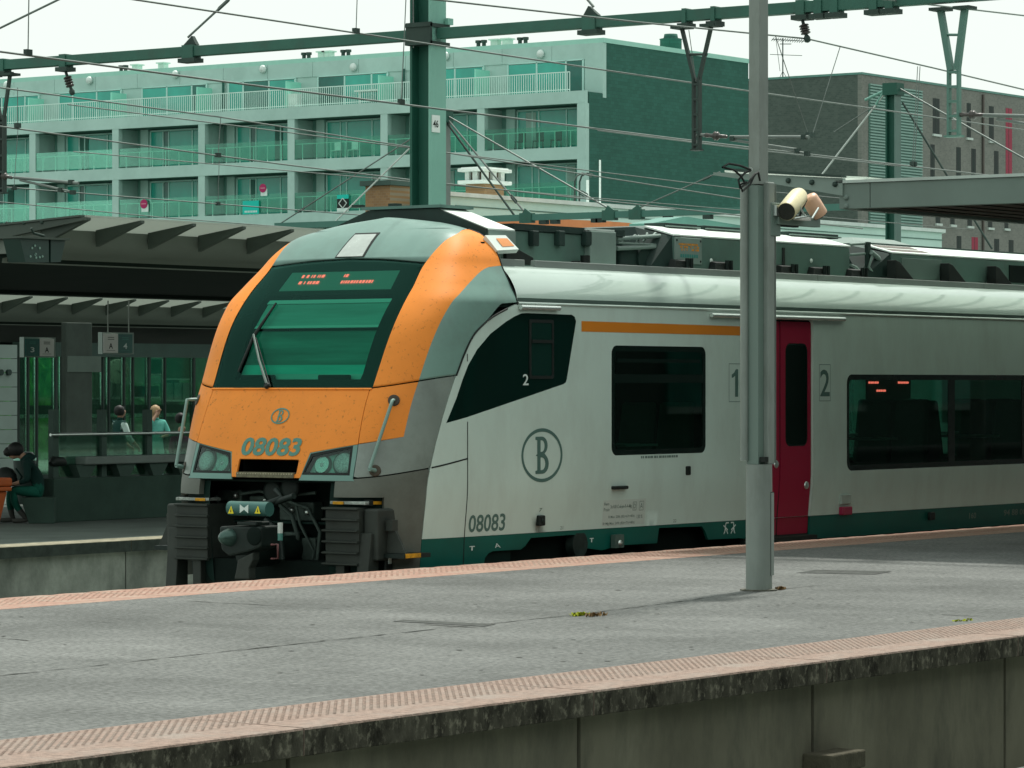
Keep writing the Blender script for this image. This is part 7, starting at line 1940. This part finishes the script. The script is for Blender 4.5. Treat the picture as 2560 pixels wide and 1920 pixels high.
# notice boards and pale partitions inside the shelter
for lab_, x0, y0, x1, y1, n, col in (('pale olive notice board behind the shelter glass near the train nose', 412, 895, 478, 946, 52.0, (.17, .24, .16)), ('pale gridded partition under the olive notice board', 412, 957, 478, 1000, 52.0, (.30, .42, .36)), ('grey green timetable board in the middle of the shelter', 372, 898, 408, 934, 52.0, (.07, .2, .14)), ('pale brick panel behind the shelter glass at left', 44, 895, 68, 1010, 54.0, (.24, .36, .24)), ('narrow white panel beside the pillar behind the shelter glass', 233, 897, 254, 995, 54.0, (.26, .40, .27)), ('low grey box on a shelf under the station clock', 340, 965, 398, 992, 53.0, (.06, .11, .09))):
    p_, q_ = on_n(x0, y1, n), on_n(x1, y0, n)
    bb = thing('notice_board', lab_, 'board', (p_.x, n, p_.z))
    MB().box(p_.x, q_.x, n, n + .06, p_.z, q_.z).build('board', mat('board_%d' % x0 + str(y0), col, .7, var=.3, scale=5), bb)
    MB().box(p_.x - .03, q_.x + .03, n - .02, n - .001, p_.z - .035, p_.z).build('edge', mat('kiosk_white', (.62, .78, .70), .5), bb)
    if y0 > 950:
        for f_ in (.33, .66): MB().box(p_.x + (q_.x - p_.x) * f_ - .012, p_.x + (q_.x - p_.x) * f_ + .012, n - .02, n - .001, p_.z, q_.z).build('bar', M_MUL, bb)
# bin beside the shelter
bn = on_z(45, 1192, ZP) if False else on_n(62, 1160, 40)
lb = thing('litter_bin', 'dark litter bin with pale band behind the seated person', 'bin', (bn.x, 40, ZP))
z_ = on_n(62, 1130, 40).z
MB().cyl((bn.x, 40, ZP), (bn.x, 40, z_ - .14), .16, .19, seg=20).build('drum', M_MUL, lb); MB().cyl((bn.x, 40, z_ - .139), (bn.x, 40, z_ - .08), .19, seg=20).build('band', mat('bin_mint', (.3, .6, .48), .5), lb); MB().cyl((bn.x, 40, z_ - .079), (bn.x, 40, z_), .18, .13, seg=20).build('hood', M_MUL, lb)
# ------------------------------------------------------------------ people
def skin_person(name, label, J, E_, mats, origin, fdir, root):
    """J: {joint: ((forward, side, up), radius, material index)}; one continuous skinned body"""
    f = Vector((fdir[0], fdir[1], 0)).normalized(); s = Vector((f.y, -f.x, 0))
    names = list(J); idx = {k: i for i, k in enumerate(names)}
    def w(p): return f * p[0] + s * p[1] + Vector((0, 0, p[2]))
    me = bpy.data.meshes.new(name); me.from_pydata([w(J[k][0]) for k in names], [(idx[a], idx[b]) for a, b in E_], [])
    o = bpy.data.objects.new('tmp', me); COL.objects.link(o)
    md = o.modifiers.new('skin', 'SKIN'); md.use_smooth_shade = True
    for i, k in enumerate(names):
        v = me.skin_vertices[0].data[i]; r = J[k][1]
        v.radius = (r, r) if not isinstance(r, tuple) else r; v.use_root = (k == root)
    sb_ = o.modifiers.new('sub', 'SUBSURF'); sb_.levels = 2; sb_.render_levels = 2
    dg = bpy.context.evaluated_depsgraph_get(); dg.update()
    me2 = bpy.data.meshes.new_from_object(o.evaluated_get(dg))
    bpy.data.objects.remove(o)
    me2.materials.clear()
    for m in mats: me2.materials.append(m)
    segs = [(w(J[a][0]), w(J[b][0]), J[a][2], J[b][2], J[a][1], J[b][1]) for a, b in E_]
    for p in me2.polygons:
        c = p.center; best = 1e9; bi = 0
        for A_, B_, ia, ib, ra, rb in segs:
            d = B_ - A_; L = d.length_squared; u = max(0, min(1, (c - A_).dot(d) / L)) if L else 0
            rr_ = (ra if not isinstance(ra, tuple) else ra[0]) * (1 - u) + (rb if not isinstance(rb, tuple) else rb[0]) * u
            q = (A_ + d * u - c).length - rr_
            if q < best: best = q; bi = ia if u < .5 else ib
        p.material_index = bi; p.use_smooth = True
    r = thing('person', label, 'person', origin)
    link_mesh('body', me2, None, r)
    return r, w
def fingers(J, E_, hand, wrist, d, side, mi, k):
    """palm and five bent fingers growing from the wrist along d (forward, side, up)"""
    d = Vector(d).normalized(); sv = Vector(side).normalized(); dn = d.cross(sv)
    wv = Vector(J[wrist][0]); pc = wv + d * .06
    J[hand] = (tuple(pc), .028, mi); E_.append((wrist, hand))
    for i, (off, L) in enumerate(((-.028, .062), (-.01, .075), (.01, .07), (.027, .055))):
        a = wv + d * .095 + sv * off; b = a + d * L * .55 - dn * .012; c = b + d * L * .4 - dn * .03
        for nm, p, r in (('a', a, .010), ('b', b, .009), ('c', c, .008)): J[f'{hand}{k}{i}{nm}'] = (tuple(p), r, mi)
        E_.extend([(hand, f'{hand}{k}{i}a'), (f'{hand}{k}{i}a', f'{hand}{k}{i}b'), (f'{hand}{k}{i}b', f'{hand}{k}{i}c')])
    a = wv + d * .035 - sv * .035; b = a + d * .035 - sv * .02 - dn * .012
    J[hand + k + 'ta'] = (tuple(a), .012, mi); J[hand + k + 'tb'] = (tuple(b), .009, mi); E_.extend([(hand, hand + k + 'ta'), (hand + k + 'ta', hand + k + 'tb')])
M_SKIN = mat('skin', (.30, .18, .12), .6, var=.08); M_HAIRD = mat('hair_black', (.008, .009, .008), .6, var=.3, scale=40); M_HAIRB = mat('hair_fair', (.35, .24, .13), .6, var=.3, scale=40)
M_JACK = mat('jacket_dark_teal', (.007, .026, .022), .85, var=.2, scale=6); M_JEAN = mat('jeans_teal', (.008, .075, .052), .85, var=.2, scale=8); M_SHOE = mat('shoe_grey', (.06, .062, .055), .7, var=.2)
# seated person bent over, side view: faces left in the picture (toward -x with the platform)
feet = on_z(25, 1306, ZP); seat_p = on_n(120, 1240, 34.6)
fd = Vector((-.62, .78, 0)).normalized()
org = on_z(104, 1307, ZP); org.z = ZP
KS = .93
J = {'pelvis': ((0, 0, .50), .13, 1), 'waist': ((.05, 0, .64), .125, 0), 'chest': ((.16, 0, .84), .145, 0), 'neck0': ((.25, 0, .99), .075, 0), 'neck': ((.31, 0, 1.05), .055, 2), 'head': ((.37, 0, 1.10), .088, 2), 'crown': ((.45, 0, 1.13), .085, 2), 'chin': ((.44, 0, 1.02), .045, 2), 'nose': ((.505, 0, 1.04), .02, 2)}
E_ = [('pelvis', 'waist'), ('waist', 'chest'), ('chest', 'neck0'), ('neck0', 'neck'), ('neck', 'head'), ('head', 'crown'), ('head', 'chin'), ('chin', 'nose')]
for sd_, k in ((1, 'r'), (-1, 'l')):
    J.update({'hip' + k: ((.04, .1 * sd_, .48), .105, 1), 'knee' + k: ((.46 + .03 * sd_, .13 * sd_, .50), .072, 1), 'calf' + k: ((.50 - .10 * (sd_ < 0), .13 * sd_, .30), .062, 1), 'ank' + k: ((.46 - .22 * (sd_ < 0), .13 * sd_, .085), .042, 3), 'heel' + k: ((.42 - .22 * (sd_ < 0), .13 * sd_, .045), .042, 3), 'toe' + k: ((.66 - .22 * (sd_ < 0), .14 * sd_, .035), .036, 3),
              'sh' + k: ((.21, .18 * sd_, .92), .075, 0), 'el' + k: ((.20, .23 * sd_, .66), .052, 0), 'wr' + k: ((.42, .12 * sd_, .60), .03, 2)})
    E_ += [('pelvis', 'hip' + k), ('hip' + k, 'knee' + k), ('knee' + k, 'calf' + k), ('calf' + k, 'ank' + k), ('ank' + k, 'heel' + k), ('heel' + k, 'toe' + k), ('chest', 'sh' + k), ('sh' + k, 'el' + k), ('el' + k, 'wr' + k)]
    fingers(J, E_, 'hand' + k, 'wr' + k, (.9, -.25 * sd_, -.05), (.1, 1, 0), 2, 'x')
J = {k: (tuple(Vector(v[0]) * KS), v[1] * KS, v[2]) for k, v in J.items()}
ps, w_ = skin_person('person', 'person in dark jacket and teal trousers sitting bent over at the parapet end', J, E_, [M_JACK, M_JEAN, M_SKIN, M_SHOE], org, fd, 'pelvis')
hb = MB(); c = org + w_((.37, 0, 1.055))
hb.lathe(c - Vector((0, 0, .09)), (0, 0, 1), [(0, .085), (.04, .112), (.10, .12), (.15, .10), (.185, .05), (.195, .01)], 18); hb.lathe(org + w_((.455, 0, .96)), w_((.3, 0, 1)), [(0, .04), (.04, .075), (.09, .07), (.13, .02)], 12)
hb.build('hair', M_HAIRD, ps)
MB().lathe(org + w_((.167, 0, .865)), w_((.25, 0, .3)), [(0, .14), (.05, .12), (.09, .10), (.12, .085), (.125, .06)], 18).build('hood', M_JACK, ps)
st2_ = thing('concrete_seat', 'low dark concrete seat block at the parapet end', 'seat', org)
f_ = fd; a = org + f_ * .16; b = org - f_ * .20
q_ = Vector((f_.y, -f_.x, 0)) * .28
MB().hexa([a - q_, a + q_, b + q_, b - q_], [v + Vector((0, 0, .37)) for v in (a - q_ + f_ * .12, a + q_ + f_ * .12, b + q_, b - q_)]).build('block', M_PAR, st2_, bevel=.01)
# backpack on the lap
bp_ = org + w_((.50, .02, .58))
bkp = thing('backpack', 'black backpack resting on the knees of the seated person', 'backpack', bp_)
MB().lathe(bp_ - Vector((0, 0, .07)), Vector((.12 * fd.x, .12 * fd.y, 1)), [(0, .13), (.03, .17), (.16, .165), (.25, .12), (.29, .04)], 16).build('bag_body', M_BLACK, bkp)
MB().tube([bp_ + w_((-.16, .1, -.02)), bp_ + w_((-.21, .1, .08)), bp_ + w_((-.12, .1, .2))], .014, 6).build('strap', M_JACK, bkp)
# orange seat unit at the edge of the frame
oz = on_n(16, 1240, 34.4)
osu = thing('orange_seat', 'orange platform seat cut off by the left edge of the picture', 'seat', (oz.x, 34.4, ZP))
M_OSE = mat('seat_orange', (.40, .085, .018), .6, var=.12, scale=4)
a, b = on_n(-60, 1226, 34.3), on_n(32, 1194, 34.3)
MB().box(a.x, b.x, 34.3, 34.75, a.z + .04, b.z).build('seat_shell', M_OSE, osu, bevel=.03)
MB().box(a.x, b.x, 34.31, 34.74, a.z - .03, a.z + .035).build('seat_rim', M_OSE, osu, bevel=.02)
a2, b2 = on_n(-60, 1275, 34.4), on_n(14, 1228, 34.4); MB().hexa([(a2.x, 34.4, ZP), (b2.x - .12, 34.4, ZP), (b2.x - .12, 34.65, ZP), (a2.x, 34.65, ZP)], [(a2.x, 34.36, a.z - .031), (b2.x, 34.36, a.z - .031), (b2.x, 34.7, a.z - .031), (a2.x, 34.7, a.z - .031)]).build('pedestal', M_OSE, osu, bevel=.02)
# standing people behind the parapet
def standing(px, py_head, n, h, fd, label, top, legs, hair, arms, longhair=False):
    p = on_n(px, py_head, n); org = Vector((p.x, n, p.z - h)); k_ = h / 1.7
    J = {'pelvis': ((0, 0, .92), .135, 1), 'waist': ((.0, 0, 1.08), .115, 0), 'chest': ((.01, 0, 1.30), .14, 0), 'neck0': ((.0, 0, 1.43), .07, 0), 'neck': ((.01, 0, 1.48), .05, 2), 'head': ((.02, 0, 1.56), .078, 2), 'crown': ((.015, 0, 1.625), .075, 2), 'chin': ((.07, 0, 1.515), .04, 2), 'nose': ((.105, 0, 1.56), .016, 2)}
    E_ = [('pelvis', 'waist'), ('waist', 'chest'), ('chest', 'neck0'), ('neck0', 'neck'), ('neck', 'head'), ('head', 'crown'), ('head', 'chin'), ('head', 'nose')]
    for sd_, k in ((1, 'r'), (-1, 'l')):
        J.update({'hip' + k: ((0, .09 * sd_, .88), .10, 1), 'knee' + k: ((.02, .1 * sd_, .48), .065, 1), 'calf' + k: ((-.01, .1 * sd_, .30), .058, 1), 'ank' + k: ((-.02, .1 * sd_, .08), .04, 3), 'heel' + k: ((-.05, .1 * sd_, .04), .038, 3), 'toe' + k: ((.16, .12 * sd_, .03), .034, 3), 'sh' + k: ((0, .18 * sd_, 1.37), .068, 0)})
        el, wr = arms[k]
        J.update({'el' + k: (el, .05, 0), 'wr' + k: (wr, .03, 2)})
        E_ += [('pelvis', 'hip' + k), ('hip' + k, 'knee' + k), ('knee' + k, 'calf' + k), ('calf' + k, 'ank' + k), ('ank' + k, 'heel' + k), ('heel' + k, 'toe' + k), ('chest', 'sh' + k), ('sh' + k, 'el' + k), ('el' + k, 'wr' + k)]
        d = (Vector(wr) - Vector(el)); fingers(J, E_, 'hand' + k, 'wr' + k, d, (d.y + .2, 1, .1), 2, 'x')
    J = {k: (tuple(Vector(v[0]) * k_), v[1] * k_, v[2]) for k, v in J.items()}
    ps, w_ = skin_person('person', label, J, E_, [top, legs, M_SKIN, M_SHOE], org, fd, 'pelvis')
    hb = MB(); c = org + w_((-.012, 0, 1.53)); 
    hb.lathe(c, (0.0, 0, 1), [(0, .07), (.04, .094), (.10, .098), (.15, .08), (.18, .03), (.185, .01)], 16)
    if longhair: hb.lathe(org + w_((-.05, 0, 1.30)), (0, 0, 1), [(0, .05), (.1, .08), (.22, .085), (.3, .06)], 12)
    hb.build('hair', hair, ps)
    return ps
M_VEST = mat('vest_dark', (.01, .045, .037), .85, var=.2); M_SLEEVE = mat('sleeve_pale', (.42, .55, .5), .8, var=.1)
M_TEALC = mat('coat_light_teal', (.10, .36, .30), .8, var=.15, scale=10); M_TEALP = mat('trousers_pale_teal', (.24, .55, .47), .8, var=.1)
v1 = standing(300, 1012, 42.0, 1.72, (.85, -.4), 'standing person in dark vest with pale sleeves behind the parapet', M_VEST, M_JACK, M_HAIRD, {'r': ((.06, .26, 1.12), (.24, .16, .98)), 'l': ((.04, -.26, 1.12), (.22, -.16, .98))})
v2 = standing(389, 1014, 44.5, 1.70, (-.35, -.9), 'standing person in light teal coat and trousers raising a hand to the head', M_TEALC, M_TEALP, M_HAIRB, {'r': ((.16, .22, 1.30), (.13, .07, 1.50)), 'l': ((.10, -.24, 1.14), (.24, -.08, 1.12))}, True)
M_MAG = mat('coat_magenta', (.14, .012, .06), .85, var=.15)
v3 = standing(452, 1055, 40.0, 1.55, (-.3, -.9), 'person in magenta coat partly hidden behind the train nose', M_MAG, M_JACK, M_HAIRD, {'r': ((.06, .26, 1.12), (.24, .16, .98)), 'l': ((.04, -.26, 1.12), (.22, -.16, .98))})
# pale sleeves of the vest wearer are separate cloth
for o in list(v1.children):
    if o.name.startswith('body'):
        o.data.materials.append(M_SLEEVE)
        for p in o.data.polygons:
            c = p.center
            if p.material_index == 0 and c.z > 1.0 and c.z < 1.4 and abs(c.dot(Vector((-.4, -.85, 0)).normalized())) > .175: p.material_index = 4
# ------------------------------------------------------------------ the camera's own platform and the station hall behind it (mirrored in the train windows)
M_HALL = mat('hall_wall_dark_green', (.035, .06, .05), .8, var=.2, scale=.4)
cp_ = MB().box(-30, 130, -7.0, 6.85, -1.0, 0.0).build('platform', M_ASPH); tag(cp_, kind='structure')
oc = thing('platform_canopy', 'long flat canopy over the platform the picture is taken from', 'canopy', (0, -2, 0))
MB().box(14, 130, -6.5, 5.2, 4.2, 4.5).build('roof_body', sof, oc)
for t in (20, 32, 44, 56, 68, 80, 92, 104): MB().cyl((t, -1, 0), (t, -1, 4.2), .14, seg=14).build('column', M_POLE, oc)
hl_ = thing('station_hall', 'long dark station hall standing behind the camera', 'building', (-40, -16, -1))
MB().box(-40, 230, -30, -16, -1, 11).build('wall', M_HALL, hl_)
MB().box(-40.3, 230.3, -30.3, -15.7, 11.003, 11.5).build('cornice', M_CAN, hl_)
for k in range(34):
    t = -36 + 8 * k
    w = MB().box(t, t + 3.2, -15.99, -15.9, 1.0, 4.4).build('window', M_PANED, hl_)
    MB().box(t - .1, t + 3.3, -15.89, -15.8, .8, .99).build('sill', M_CAN, w)
